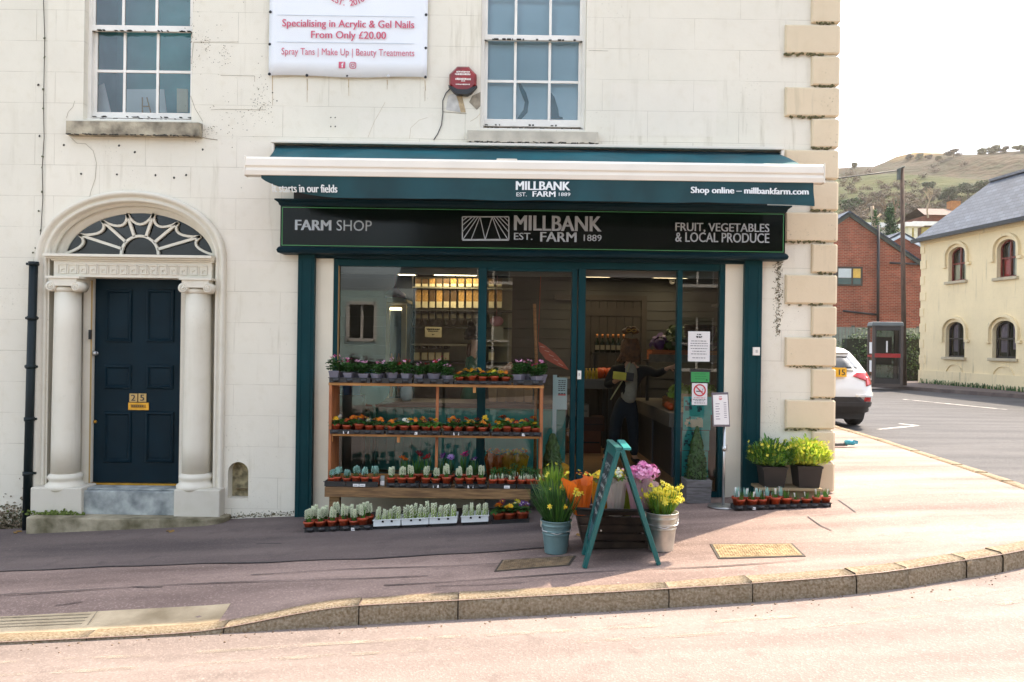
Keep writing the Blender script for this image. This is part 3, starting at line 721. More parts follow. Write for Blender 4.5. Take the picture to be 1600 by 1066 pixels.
# ---- sash windows
def sash(px_l,px_r,py_mid,rail_top,rail_bot,bar_y,bot_top,bot_bot,panes,x0,x1,z0,z1,name_y=0.10):
 m = MB(); y = FY+0.085; fw = 0.035
 m.box(x0,x0+fw,y,y+0.1,z0,z1); m.box(x1-fw,x1,y,y+0.1,z0,z1); m.box(x0,x1,y,y+0.1,z1-fw,z1); m.box(x0-0.0,x1+0.0,y-0.02,y+0.1,z0,z0+0.03)
 D = y+0.02; zz = lambda py:WZ((px_l+px_r)/2,py,D)
 xa,xb = x0+fw,x1-fw
 zr1,zr0 = zz(rail_top),zz(rail_bot); zb1,zb0 = zz(bot_top),zz(bot_bot)
 yl,yu = y+0.012,y+0.055
 m.box(xa,xb,yl-0.012,yl+0.028,zr0,zr1)
 m.box(xa,xa+0.03,yl,yl+0.03,zr0,z1-fw); m.box(xb-0.03,xb,yl,yl+0.03,zr0,z1-fw)
 m.box(xa,xb,yu-0.012,yu+0.028,zb0,zb1)
 m.box(xa,xa+0.035,yu,yu+0.03,zb0,zr0); m.box(xb-0.035,xb,yu,yu+0.03,zb0,zr0)
 for p in panes:
  x = WX(p,py_mid,D); m.box(x-0.014,x+0.014,yu+0.002,yu+0.026,zb1,zr0); m.box(x-0.014,x+0.014,yl+0.002,yl+0.026,zr1,z1-fw)
 zbar = zz(bar_y); m.box(xa,xb,yu+0.004,yu+0.024,zbar-0.014,zbar+0.014)
 zup = zr1+(zr0-zbar); m.box(xa,xb,yl+0.004,yl+0.024,zup-0.014,zup+0.014)
 for k in range(40):
  xx = mr_.uniform(xa,xb); w_ = mr_.uniform(0.008,0.05)
  zq = mr_.choice([zb0-0.004,zr0-0.002,z0+0.031]); m.box(xx,xx+w_,y-0.024,y+0.01,zq,zq+mr_.uniform(0.003,0.010),1)
 f = obj("sash_window",m,[WHITE,GRIME],bld,True,bevel=0.003)
 g = MB(); g.quad((xa,yu+0.014,zb1),(xb,yu+0.014,zb1),(xb,yu+0.014,zr0),(xa,yu+0.014,zr0)); g.quad((xa,yl+0.014,zr1),(xb,yl+0.014,zr1),(xb,yl+0.014,z1-fw),(xa,yl+0.014,z1-fw))
 obj("pane",g,glass("old_sash_glass",(0.84,0.95,0.97),1.0,1.75,0.25),f,True)
 return f,xa,xb,yu,zb1,z1
lw,xa,xb,yy,zz0,zz1 = sash(134,297,110,41,50,110,175,184,(192,244),LWx0,LWx1,LWz0,LWz1)
rl = MB(); rl.box(xa-0.1,xb+0.1,yy+0.10,yy+0.7,zz0-0.1,zz1+0.1)
rl.f =[f for f in rl.f if not all(abs(rl.v[i][1]-(yy+0.10))<1e-6 for i in f)]; rl.m = rl.m[:5]; rl.sm = rl.sm[:5]
obj("room",rl,mat("sky_reflection_teal",hexc("6fb0ae"),0.9,0.25,1.5),lw,True)  # teal lining colour stands in for sky reflected in the panes
rw,xa2,xb2,yy2,zw0,zw1 = sash(753,914,110,56,64,126,186,197,(805,859),RWx0,RWx1,RWz0,RWz1)
bm_ = MB(); bm_.quad((xa2-0.05,yy2+0.075,zw0-0.05),(xb2+0.05,yy2+0.075,zw0-0.05),(xb2+0.05,yy2+0.075,zw1),(xa2-0.05,yy2+0.075,zw1))
obj("blind",bm_,mat("pale_blue_blind",(0.62,0.80,0.90),0.8,0.06,1.0),rw,True)
def flat_outline(pxpts,d,th,m):
 pts =[W(p[0],p[1],d)for p in pxpts]; m.prism([(x,z)for x,z in reversed(pts)],d-th,d)
cl = MB(); flat_outline([(808,186),(818,172),(820,160),(812,140),(809,128),(814,132),(822,146),(826,160),(824,176),(815,186)],yy2+0.07,0.012,cl)
single("curtain_fold",cl,mat("teal_cloth",hexc("2c6a74"),0.8,0.2,8),"dark teal curtain fold hanging in the middle lower pane of the right sash window","curtain",loc=(*W(815,160,yy2+0.07)[:1],yy2+0.07,WZ(815,186,yy2+0.07)))
cl = MB(); flat_outline([(861,186),(861,146),(866,152),(872,172),(873,183),(879,184),(879,186)],yy2+0.07,0.02,cl)
single("small_sculpture",cl,mat("teal_cloth",hexc("2c6a74"),0.8,0.2,8),"dark teal pointed ornament standing in the lower right pane of the right sash window","ornament",loc=(WX(866,180,yy2),yy2+0.07,WZ(866,186,yy2+0.07)))
def board(pts,y,label,matl,cat="board"):
 b = MB(); flat_outline(pts,y,0.012,b); c = W(sum(p[0]for p in pts)/len(pts),max(p[1]for p in pts),y)
 return single("picture_board",b,matl,label,cat,loc=(c[0],y,c[1]))
PAPER = mat("white_card",hexc("dcdcdc"),0.8,0.04,2)
board([(143,176),(143,140),(163,131),(174,176)],yy+0.16,"white card tilted in the left corner of the upstairs window",PAPER)
board([(195,176),(195,140),(257,140),(261,176)],yy+0.20,"wide white card standing behind the middle pane of the left sash window",PAPER)
board([(277,176),(277,139),(294,140),(294,176)],yy+0.16,"narrow cream panel standing in the right corner of the left sash window",mat("cream_card",hexc("cfc3a6"),0.8,0.1,6))
es = MB()
for a,b in[((222,152),(222,176)),((229,152),(235,176)),((222,166),(233,166))]:
 p,q = W(*a,yy+0.12),W(*b,yy+0.12); es.beam((p[0],yy+0.13,p[1]),(q[0],yy+0.13,q[1]),0.012,0.012)
single("small_easel",es,wood("pine_small",hexc("b08d5c"),hexc("8a6a40")),"little wooden easel leaning before the wide white card in the window","easel",loc=(WX(228,176,yy+.13),yy+0.13,WZ(228,176,yy+.13)))
def sill(px0,px1,py0,py1,m_,proj,parent):
 m = MB(); x0,x1 = WX(px0,py0,FY-proj),WX(px1,py0,FY-proj); z1,z0 = WZ((px0+px1)/2,py0,FY-proj),WZ((px0+px1)/2,py1,FY-proj)
 m.add([(x0,FY-proj,z0),(x1,FY-proj,z0),(x1,FY-proj,z1),(x0,FY-proj,z1),(x0,FY+0.1,z0),(x1,FY+0.1,z0),(x1,FY+0.1,z1+0.02),(x0,FY+0.1,z1+0.02)],[(0,1,2,3),(3,2,6,7),(0,4,5,1),(0,3,7,4),(1,5,6,2)])
 for _ in range(60):
  xx = mr_.uniform(x0,x1); m.obox((xx,FY-proj+0.005,z0+mr_.uniform(-0.004,0.006)),(mr_.uniform(.01,.05),0.02,mr_.uniform(.004,.012)),(0,mr_.uniform(-.3,.3),0),1)
 return obj("window_sill",m,[m_,GRIME],parent,True,bevel=0.006)
sill(103,311,190,211,OLDSTONE,0.10,lw)
sill(730,935,205,223,mat("painted_sill",(0.50,0.45,0.36),0.85,0.15,7,0.3,40),0.10,rw)
# ---- arched doorway
DR = FY+0.20
sm_ = MB()
def sweep_arch(m,prof,mi=0,zbot=None):
 "moulding: profile of (offset outwards, y) swept up one side, over the arch and down the other"
 path =[]
 zb = zbot if zbot is not None else 0
 P = arch_pts(AX,AZS,AA,AB,40)
 nrm =[]
 for i,p in enumerate(P):
  a = P[max(i-1,0)]; b = P[min(i+1,len(P)-1)]; d = Vector((b[0]-a[0],b[1]-a[1])).normalized(); nrm.append((-d.y,d.x))
 nrm[0] =(-1,0); nrm[-1] =(1,0)
 path =[((P[0][0],zb),(-1,0))]+list(zip(P,nrm))+[((P[-1][0],zb),(1,0))]
 vs =[(p[0]+n[0]*o,y,p[1]+n[1]*o)for p,n in path for o,y in prof]; k = len(prof)
 m.add(vs,[(i*k+j,(i+1)*k+j,(i+1)*k+j+1,i*k+j+1)for i in range(len(path)-1)for j in range(k-1)],mi,True)
pb = WZ(206,772,FY)
sweep_arch(sm_,[(-0.004,FY+0.29),(-0.004,FY-0.01),(0.006,FY-0.022),(0.022,FY-0.026),(0.03,FY-0.012),(0.05,FY-0.012),(0.056,FY-0.04),(0.075,FY-0.056),(0.095,FY-0.056),(0.108,FY-0.03),(0.112,FY+0.0)],0,pb)
sweep_arch(sm_,[(0.002,FY+0.06),(-0.03,FY+0.07),(-0.035,FY+0.10),(-0.002,FY+0.11)],0,AZS)
sweep_arch(sm_,[(0.002,FY+0.13),(-0.06,FY+0.14),(-0.065,FY+0.16),(-0.09,FY+0.165),(-0.095,FY+0.19)],0,AZS)
obj("door_surround",sm_,TRIM,bld,True)
DX0,DX1 = WX(147,600,DR),WX(284,600,DR); DZ0,DZ1 = WZ(215,756,DR),WZ(215,436,DR)
jf = MB()
jf.box(DX0-0.10,DX0,DR-0.05,DR+0.1,DZ0,DZ1+0.06); jf.box(DX1,DX1+0.05,DR-0.05,DR+0.1,DZ0,DZ1+0.06); jf.box(DX0,DX1,DR-0.05,DR+0.1,DZ1,DZ1+0.06)
jf.box(DX0-0.018,DX0,DR-0.055,DR-0.05,DZ0,DZ1,1)
jf.box(AX-AA,DX0-0.10,DR+0.0,DR+0.1,pb-0.1,AZS); jf.box(DX1+0.05,AX+AA,DR+0.0,DR+0.1,pb-0.1,AZS)
obj("door_frame",jf,[TRIM,mat("ochre_edge",hexc("a58a55"),0.7)],bld,True,bevel=0.004)
DOORM = mat("navy_gloss",hexc("021b25"),0.5,0.2,4,0.05,40,spec=0.12)
dm = MB(); dm.box(DX0+0.003,DX1-0.003,DR,DR+0.05,DZ0+0.012,DZ1-0.003)
def panel(px0,px1,py0,py1):
 xa_,xb_ = WX(px0,(py0+py1)/2,DR),WX(px1,(py0+py1)/2,DR); za_,zb_ = WZ((px0+px1)/2,py1,DR),WZ((px0+px1)/2,py0,DR); w = 0.042
 prof =[(0,0),(0.008,-0.016),(0.026,-0.019),(0.034,-0.006),(w,0.0),(w+0.012,-0.002)]
 rings =[]
 for o_,y_ in prof:rings.append([(xa_+o_,DR+y_-0.001,za_+o_),(xb_-o_,DR+y_-0.001,za_+o_),(xb_-o_,DR+y_-0.001,zb_-o_),(xa_+o_,DR+y_-0.001,zb_-o_)])
 vs_ =[p for r in rings for p in r]; fs_ =[]
 for i in range(len(rings)-1):
  for k in range(4):fs_.append((i*4+k,i*4+(k+1)%4,(i+1)*4+(k+1)%4,(i+1)*4+k))
 fs_.append(tuple((len(rings)-1)*4+k for k in range(4)))
 dm.add(vs_,fs_)
for pr in[(165,207,452,535),(229,273,452,535),(163,206,570,608),(229,272,570,608),(162,206,643,723),(227,272,643,723)]:panel(*pr)
door = obj("front_door",dm,DOORM,bld,True)
def dpt(px,py,y=DR):x,z = W(px,py,y); return x,z
k_ = MB(); x,z = dpt(151,552); k_.lathe([(0.012,0),(0.012,0.02),(0.022,0.03),(0.027,0.045),(0.02,0.06),(0.003,0.065)],(0,0,0),14)
k_.v =[(x+a,DR-c,z+b)for a,b,c in k_.v]; k_.lathe([(0.02,0),(0.02,0.004)],(0,0,0),12); k_.v[-24:] =[(x+a,DR-c-0.001,z+b)for a,b,c in k_.v[-24:]]
obj("door_knob",k_,STEEL,door,True)
k_ = MB(); x,z = dpt(149,659); k_.lathe([(0.02,0),(0.018,0.012),(0.008,0.02)],(0,0,0),14); k_.v =[(x+a,DR-c,z+b)for a,b,c in k_.v]
obj("door_lock",k_,BRASS,door,True)
k_ = MB(); x,z = dpt(146,523); k_.box(x-0.012,x+0.012,DR-0.08,DR-0.05,z-0.05,z+0.05); obj("intercom",k_,BLACKP,door,True)
for body,a,b in(("2",203,215),("5",217,229)):
 k_ = MB();(x0,z1),(x1,z0) = dpt(a,615),dpt(b,628); k_.box(x0,x1,DR-0.010,DR,z0,z1,0); put_text(k_,body,x0+0.018,x1-0.018,z0+0.012,z1-0.012,DR-0.010,0.03,1)
 obj("number_plate",k_,[mat("bright_brass",hexc("b3945a"),0.5,0.15,20,metal=0.3),BLACKP],door,True)
k_ = MB();(x0,z1),(x1,z0) = dpt(201,629),dpt(233,641); k_.box(x0,x1,DR-0.010,DR,z0,z1,0); k_.box(x0+0.03,x1-0.03,DR-0.014,DR-0.01,z0+0.025,z1-0.02,1)
for q in range(6):k_.box(x0+0.04+q*0.022,x0+0.052+q*0.022,DR-0.0155,DR-0.014,z0+0.035,z0+0.05,2)
obj("letterbox",k_,[BRASS,mat("letter_flap",hexc("8a6526"),0.45,0.2,12,metal=0.7),GRIME],door,True,bevel=0.002)
k_ = MB(); k_.box(DX0,DX1,DR-0.05,DR+0.02,DZ0-0.008,DZ0+0.012); obj("threshold",k_,BRASS,door,True)
FL = FY+0.165; fb = MB()
def fl(px,py):return W(px,py,FL)
E =[(99,397),(124,367),(160,345),(199,334),(241,334),(279,348),(314,370),(336,399)]
C0 =(219,398); RI = 29
def bar(a,b,w=0.028):(xa_,za_),(xb_,zb_) = fl(*a),fl(*b); fb.beam((xa_,FL,za_),(xb_,FL,zb_),0.03,w,0,(0,1,0))if False else fb.beam((xa_,FL,za_),(xb_,FL,zb_),w,0.03,0,(0,1,0))
for i in range(1,7):
 ex,ey = E[i]; d = Vector((ex-C0[0],(ey-C0[1]))).normalized(); bar((C0[0]+d.x*RI,C0[1]+d.y*RI),(ex,ey))
 ang = math.atan2(-(ey-C0[1]),ex-C0[0])
arc =[(C0[0]+RI*math.cos(R(t)),C0[1]-RI*math.sin(R(t)))for t in range(0,181,12)]
for a,b in zip(arc,arc[1:]):bar(a,b,0.026)
for(x0,y0),(x1,y1)in zip(E,E[1:]):
 mx_,my_ =(x0+x1)/2,(y0+y1)/2; d = Vector((C0[0]-mx_,C0[1]-8-my_)).normalized(); dep = 17
 pts =[]
 for t in range(9):
  q = t/8; s_ = math.sin(math.pi*q)**0.8; pts.append((x0+(x1-x0)*q+d.x*dep*s_,y0+(y1-y0)*q+d.y*dep*s_))
 for a,b in zip(pts,pts[1:]):bar(a,b,0.024)
fan = obj("fanlight",fb,TRIM,bld,True)
gm = MB(); P = arch_pts(AX,AZS,AA,AB,30); gm.add([(x,FL+0.02,z)for x,z in P],[tuple(range(len(P)))])
obj("pane",gm,glass("fanlight_glass",(0.5,0.6,0.65),1.0,1.4,0.15),fan,True)
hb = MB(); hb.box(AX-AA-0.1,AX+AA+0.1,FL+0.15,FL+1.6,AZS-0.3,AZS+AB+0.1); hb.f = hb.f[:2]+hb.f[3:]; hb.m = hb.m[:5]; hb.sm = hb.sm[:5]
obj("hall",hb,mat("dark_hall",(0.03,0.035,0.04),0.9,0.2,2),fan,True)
en = MB(); EY = FY-0.03
ex0,ex1 = WX(84,418,EY),WX(331,418,EY); ez0,ez1 = WZ(206,434,EY),WZ(206,409,EY)
en.box(ex0,ex1,EY,FY+0.3,ez0,ez1)
zc = WZ(206,399,EY)
for o_,za_,zb_ in[(0.02,ez1,ez1+0.018),(0.05,ez1+0.018,ez1+0.038),(0.085,ez1+0.038,zc)]:
 en.box(max(ex0-o_,AX-AA+0.012),min(ex1+o_,AX+AA-0.012),EY-o_,FY+0.3,za_,zb_)
n = 15; kw =(ex1-ex0-0.08)/n; kh = ez1-ez0
for i in range(n):
 x0 = ex0+0.04+i*kw; h = kh*0.62; z0 = ez0+kh*0.2; t = kw*0.12; y0,y1 = EY-0.011,EY
 B = lambda a,b,c,d:en.box(x0+a*kw,x0+b*kw,y0,y1,z0+c*h,z0+d*h)
 B(0,0.95,0.86,1); B(0.83,0.95,0.14,0.86); B(0.33,0.95,0,0.14); B(0.33,0.45,0.14,0.55); B(0.45,0.66,0.42,0.55); B(0.0,0.12,0.0,0.86)
obj("entablature",en,TRIM,bld,True,bevel=0.003)
CY = FY+0.03
def column(pxs,cap_px,base_px,plinth_px,py_bot):
 xc =(WX(pxs[0],600,CY)+WX(pxs[1],600,CY))/2; r =(WX(pxs[1],600,CY)-WX(pxs[0],600,CY))/2
 zt,zb_ = WZ(pxs[0],452,CY),WZ(pxs[0],738,CY)
 c = MB(); prof =[(r*1.02,zb_),(r*1.02,zb_+0.3),(r*0.99,zb_+0.9),(r*0.95,zb_+1.5),(r*0.92,zt)]
 c.lathe(prof,(xc,CY,0),32)
 sh = obj("column",c,TRIM,bld,True)
 b = MB(); hh = WZ(pxs[0],764,CY)-zb_
 pr =[(r*1.32,hh),(r*1.42,hh*0.85),(r*1.42,hh*0.72),(r*1.25,hh*0.6),(r*1.12,hh*0.5),(r*1.12,hh*0.4),(r*1.22,hh*0.3),(r*1.25,hh*0.2),(r*1.16,hh*0.1),(r*1.02,0.0)]
 b.lathe(pr,(xc,CY,zb_),32); obj("column_base",b,TRIM,sh,True)
 k = MB(); cw =(WX(cap_px[1],445,CY-r)-WX(cap_px[0],445,CY-r))/2; xk =(WX(cap_px[1],445,CY-r)+WX(cap_px[0],445,CY-r))/2
 zk = WZ(206,449,CY-r); yk = CY-r-0.015
 k.box(xk-cw*0.92,xk+cw*0.92,yk-0.02,CY+r,ez0-0.022,ez0)
 k.box(xk-cw*0.75,xk+cw*0.75,yk-0.006,CY+r,zk+0.005,ez0-0.022)
 k.lathe([(r*0.93,-0.035),(r*1.0,-0.02),(r*1.04,0.0),(r*0.95,0.02)],(xc,CY,zk-0.02),28)
 for s_ in(-1,1):
  vx = xk+s_*(cw-0.052); vz = zk
  o0 = len(k.v); k.lathe([(0.052,0),(0.052,0.16)],(0,0,0),20); k.v[o0:] =[(vx+a,yk+c2,vz+b2)for a,b2,c2 in k.v[o0:]]
  sp_ =[(vx-s_*(0.046*(1-t/40)*math.cos(t*0.42-1.57)),yk-0.004,vz+0.046*(1-t/40)*math.sin(t*0.42+1.57)*1)for t in range(34)]
  k.tube(sp_,0.007,6)
  k.ball((vx,yk-0.004,vz),0.012,8,5)
 obj("capital",k,TRIM,sh,True)
 p = MB(); fy = FY-0.15; xa_,xb_ = WX(plinth_px[0],785,fy),WX(plinth_px[1],785,fy); z1 = WZ(206,764,fy)
 p.box(xa_,xb_,fy,FY+0.2,-0.6,z1)
 return sh,p,(xa_,xb_,fy,z1)
PLIN = plaster("mouldy_plinth",(0.58,0.54,0.45),joint=(50,50),stain=0.9,streak=0.7,jdark=0,jbump=0)
sh1,p1,q1 = column((84,125),(72,128),(70,127),(47,127),0); pl1 = obj("plinth",p1,PLIN,bld,True,bevel=0.012)
sh2,p2,q2 = column((288,329),(279,334),(275,336),(271,343),0); pl2 = obj("plinth",p2,PLIN,bld,True,bevel=0.012)
s1 = MB(); xa_,xb_ = q1[1],q2[0]; fy = FY-0.10; s1.box(xa_-0.02,xb_+0.02,fy,DR+0.02,-0.6,WZ(206,768,fy)); s1.box(xa_-0.015,xb_+0.015,fy+0.06,DR+0.02,WZ(206,768,fy),DZ0-0.008)
obj("upper_step",s1,BLUESTEP,bld,True,bevel=0.012)
s2 = MB(); fy = FY-0.30; xa_,xb_ = WX(38,815,fy),WX(345,812,fy); zt = WZ(200,811,fy)
pts =[(xa_,FY+0.1),(xa_,fy+0.03),(xa_+0.03,fy)]; pts+=[(xb_-0.25+0.25*math.sin(R(t)),fy+0.22-0.22*math.cos(R(t)))for t in range(0,91,15)]+[(xb_,FY+0.1)]
s2.prismz(pts,-0.75,zt)
obj("front_step",s2,[STEP,MOSS],bld,True,bevel=0.012)
ms = MB()
for _ in range(140):
 x = mr_.gauss(q1[0]+0.28,0.13); ms.obox((x,q1[2]-0.006-abs(mr_.gauss(0,0.01)),zt+abs(mr_.gauss(0,0.02))),(0.02,0.012,0.015),(mr_.uniform(-1,1),)*3)
meta(obj("moss_clump",ms,mat("green_moss",(0.11,0.15,0.03),0.95,0.4,40),None,False),"bright green moss at the foot of the left column plinth","moss",kind="stuff")
# ---- next door: its wall, and the drainpipe on the seam
nm = MB(); wall_grid(nm,-14,XL+0.05,-1.2,ZT+0.2,FY+0.005,[],0.1)
nm.quad((-14,FY+.005,ZT+0.2),(XL+.05,FY+.005,ZT+0.2),(XL+.05,20,ZT+0.2),(-14,20,ZT+0.2))
seam =[(68,0),(70,60),(69,110),(68,170),(69,215),(66,262),(67,310),(64,360),(60,402)]
for(a,b),(c,d)in zip(seam,seam[1:]):
 p,q = W(a,b,FY-.006),W(c,d,FY-.006); nm.beam((p[0],FY-0.006,p[1]),(q[0],FY-0.006,q[1]),0.007,0.004,1)
for a,b in[p for i,p in enumerate(seam)if i%2]+[(68,140),(70,90),(67,245),(52,395),(56,388),(66,300),(61,330)]:
 p = W(a,b,FY); nm.obox((p[0],FY-0.006,p[1]),(mr_.uniform(.008,.025),0.008,mr_.uniform(.01,.03)),(0,mr_.random(),0),2)
for k in range(500):
 x = WX(mr_.uniform(0,40),800,FY); nm.obox((x,FY-0.006,ground(x)+abs(mr_.gauss(0,0.12))),(mr_.uniform(.004,.02),0.008,mr_.uniform(.004,.018)),(0,mr_.uniform(-1,1),0),mr_.choice([2,3,3]))
obj("wall",nm,[PL2,GRIME,mat("damp_green",(0.1,0.1,0.05),0.95,0.4,20),mat("damp_brown",(0.25,0.19,0.12),0.95,0.4,20)],NB,True)
dp = thing("drainpipe","dark teal cast iron drainpipe standing at the left edge of the doorway","drainpipe",(WX(42,820,FY-.08),FY-0.085,ground(-5)))
d1 = MB(); xp = dp.location.x
d1.tube([(xp+0.035,FY-0.085,WZ(46,412,FY-.08)),(xp,FY-0.085,ground(-5)-0.03)],0.042,16)
PIPEM = mat("pipe_paint",hexc("04161a"),.5,.15,6,spec=.3); obj("pipe",d1,PIPEM,dp,True)
d2 = MB()
for py in(412,497,573,655,740):x,z = W(44-(py-412)*0.012,py,FY-.085); d2.lathe([(0.05,-0.02),(0.05,0.02)],(xp+0.035*(1-(py-412)/400),FY-0.085,z),16); d2.box(xp-0.06,xp+0.07,FY-0.06,FY-0.01,z-0.012,z+0.012)
obj("collar",d2,PIPEM,dp,True)
# ------------------------------------------------------------------ teal shopfront (parts of the building)
TD = mat("teal_dark_paint",hexc("03222a"),0.5,0.15,3,0.06,30,spec=0.12)
GY = FY+0.06
zc0,zc1 = -0.2,WZ(830,396,FY-0.05)
for a,b,lab in((463,489,0),(1162,1189,1)):
 p = MB(); d = FY-0.06; x0,x1 = WX(a,600,d),WX(b,600,d); p.box(x0,x1,d,FY+0.1,-0.4,zc1)
 p.box(x0+0.03,x0+0.045,d-0.006,d,-0.3,zc1-0.1); p.box(x1-0.045,x1-0.03,d-0.006,d,-0.3,zc1-0.1)
 pil = obj("pilaster",p,TEAL,bld,True,bevel=0.004)
PILX1 = WX(489,600,FY-.06); PILX2 = WX(1162,600,FY-.06)
JX0,JX1 = WX(519,600,FY+.02),WX(1131,600,FY+.02); zj = WZ(830,404,FY+.02)
for a,b in((PILX1-0.02,JX0),(JX1,PILX2+0.02)):cj = MB(); cj.box(a,b,FY+0.012,FY+0.14,-0.3,zj+0.1); obj("jamb_board",cj,CREAM,bld,True,bevel=0.003)
hd = MB(); d = FY-0.03; z1 = WZ(830,392,d); z0 = WZ(830,408,d)
hd.box(PILX1,PILX2,d,FY+0.15,z0,z1+0.06); hd.box(PILX1,PILX2,d-0.02,d,z0+0.035,z0+0.05)
obj("header",hd,TD,bld,True,bevel=0.004)
zt = WZ(830,420,GY); zb = 0.30
m = MB(); m.box(JX0,WX(529,500,GY),GY-0.04,GY+0.06,zb,z0); m.box(WX(529,500,GY),WX(1122,500,GY),GY-0.04,GY+0.06,zt,z0); m.box(WX(747,500,GY),WX(760,500,GY),GY-0.04,GY+0.06,zb,zt)
m.box(JX0,WX(760,600,GY),GY-0.04,GY+0.06,zb-0.06,zb+0.03)
m.box(WX(529,500,GY),WX(530.5,500,GY),GY-0.045,GY+0.0,zb,zt,1)
sw = obj("shop_window",m,[TEAL,mat("copper_edge",hexc("8a6a3c"),0.5)],bld,True,bevel=0.004)
SG = glass("shop_glass",(0.88,0.95,0.93),1.0,1.62,0.0)
def pane(px0,px1,z0_,z1_,parent,y=GY,m_=SG):
 g = MB(); x0,x1 = WX(px0,500,y),WX(px1,500,y); g.quad((x0,y,z0_),(x1,y,z0_),(x1,y,z1_),(x0,y,z1_)); return obj("pane",g,m_,parent,True)
pane(529,747,zb,zt,sw)
sr = MB(); sr.box(JX0,WX(760,600,GY),GY-0.02,GY+0.1,-0.4,zb-0.06); obj("stall_riser",sr,mat("cream_board",hexc("a99f88"),0.7,0.15,4,0.1,20),bld,True)
def leaf(px0,px1,w,m,z_0,z_1,y=GY):
 x0,x1 = WX(px0,560,y),WX(px1,560,y); m.box(x0,x0+w,y-0.03,y+0.04,z_0,z_1); m.box(x1-w,x1,y-0.03,y+0.04,z_0,z_1)
 m.box(x0+w,x1-w,y-0.03,y+0.04,z_1-0.05,z_1); m.box(x0+w,x1-w,y-0.03,y+0.04,z_0,z_0+0.10)
m = MB(); y = GY
m.box(WX(892,560,y),WX(900,560,y),y-0.035,y+0.05,FLOOR-0.02,zt); m.box(WX(760,560,y),WX(892,560,y),y-0.03,y+0.04,zt-0.03,zt); m.box(WX(760,560,y),WX(892,560,y),y-0.03,y+0.04,FLOOR-0.02,FLOOR+0.10)
ld_ = obj("shop_door",m,TEAL,bld,True,bevel=0.004,label="glazed door leaf left of the open doorway")
pane(760,892,FLOOR+0.1,zt-0.03,ld_)
m = MB(); m.box(WX(902,560,y),WX(913,560,y),y-0.05,y+0.05,FLOOR-0.02,zt); m.box(WX(1056,560,y),WX(1064,560,y),y-0.04,y+0.05,FLOOR-0.02,zt)
m.box(WX(1122,560,y),JX1,y-0.04,y+0.06,-0.1,z0); m.box(WX(1064,560,y),WX(1122,560,y),y-0.03,y+0.04,-0.05,FLOOR+0.05)
fx = obj("shop_doorframe",m,TEAL,bld,True,bevel=0.004)
pane(1064,1122,FLOOR+0.05,zt,fx)
m = MB(); x,z = W(905,586,y-.05); m.box(x-0.02,x+0.02,y-0.066,y-0.05,z-0.045,z+0.045); m.box(x-0.008,x+0.008,y-0.069,y-0.066,z-0.01,z+0.02,1)
obj("door_lock",m,[WHITE,STEEL],fx,True,bevel=0.003)
th = MB(); th.box(WX(760,700,y),JX1,y-0.10,y+0.06,-0.35,FLOOR-0.022); obj("threshold",th,mat("grey_threshold",(0.16,0.16,0.15),0.6,0.2,10),bld,True)
sb = MB(); d = FY-0.06; x,z = W(1181,549,d); sb.box(x-0.035,x+0.035,d-0.025,d,z-0.042,z+0.042); sb.box(x-0.01,x+0.012,d-0.028,d-0.025,z-0.015,z+0.015,1)
single("wall_switch",sb,[WHITE,STEEL],"small white switch box fixed to the teal pilaster right of the doorway","switch",bevel=0.004,loc=(x,d,z))
# ------------------------------------------------------------------ fascia sign
FD = FY-0.18
fs_ = thing("fascia_sign","long dark green shop fascia board with silver lettering and thin green border","shop sign",(WX(830,357,FD),FD,WZ(830,390,FD)))
fx0,fx1 = WX(438,357,FD),WX(1227,357,FD); fz0,fz1 = WZ(830,391,FD),WZ(830,327,FD)
FASC = mat("fascia_gloss",hexc("020a07"),0.13,0.2,2,0.03,3,spec=0.18,coat=0.0)
b = MB(); b.box(fx0,fx1,FD,FY-0.001,fz0,fz1+0.02); obj("board",b,FASC,fs_,True)
c = MB()
def moulding(m,prof,x0,x1,ybase):
 "horizontal moulding: prof (projection, z), mitred returns at both ends"
 vs =[]
 for o,z in prof:vs+=[(x0-o,FY-0.001,z),(x0-o,ybase-o,z),(x1+o,ybase-o,z),(x1+o,FY-0.001,z)]
 f =[]
 for i in range(len(prof)-1):
  for k in range(3):f.append((i*4+k,i*4+k+1,(i+1)*4+k+1,(i+1)*4+k))
 f.append((3,2,1,0)); n =(len(prof)-1)*4; f.append((n,n+1,n+2,n+3)); m.add(vs,f)
ct = WZ(830,317,FD); moulding(c,[(0.004,fz1-0.0),(0.012,fz1+0.008),(0.02,fz1+0.03),(0.045,fz1+0.05),(0.05,ct-0.015),(0.05,ct)],fx0,fx1,FD)
obj("cornice",c,TD,fs_,True)
c = MB(); cb_ = WZ(830,401,FD); moulding(c,[(0.0,cb_-0.0),(0.02,cb_+0.005),(0.03,cb_+0.03),(0.02,fz0-0.012),(0.006,fz0+0.002)],fx0,fx1,FD)
obj("base_moulding",c,TD,fs_,True)
gl = MB(); a = 0.016; gx0,gx1,gz0,gz1 = fx0+a,fx1-a,fz0+0.012,fz1-0.012; w = 0.007
gl.box(gx0,gx1,FD-0.002,FD,gz0,gz0+w); gl.box(gx0,gx1,FD-0.002,FD,gz1-w,gz1); gl.box(gx0,gx0+w,FD-0.002,FD,gz0+w,gz1-w); gl.box(gx1-w,gx1,FD-0.002,FD,gz0+w,gz1-w)
obj("border_line",gl,mat("green_line",hexc("3f8a4c"),0.5),fs_,True)
SILV = mat("silver_letters",hexc("a9aeb2"),0.42,0.06,8,metal=0.25)
lt = MB()
def ftext(body,x0,x1,y0,y1,bold,xm=None):
 xm =(x0+x1)/2; put_text(lt,body,WX(x0,(y0+y1)/2,FD),WX(x1,(y0+y1)/2,FD),WZ(xm,y1,FD),WZ(xm,y0,FD),FD-0.002,bold,0)
ftext("FARM",461,518,344,360,0.05); ftext("SHOP",526,581,344.5,361,0.002)
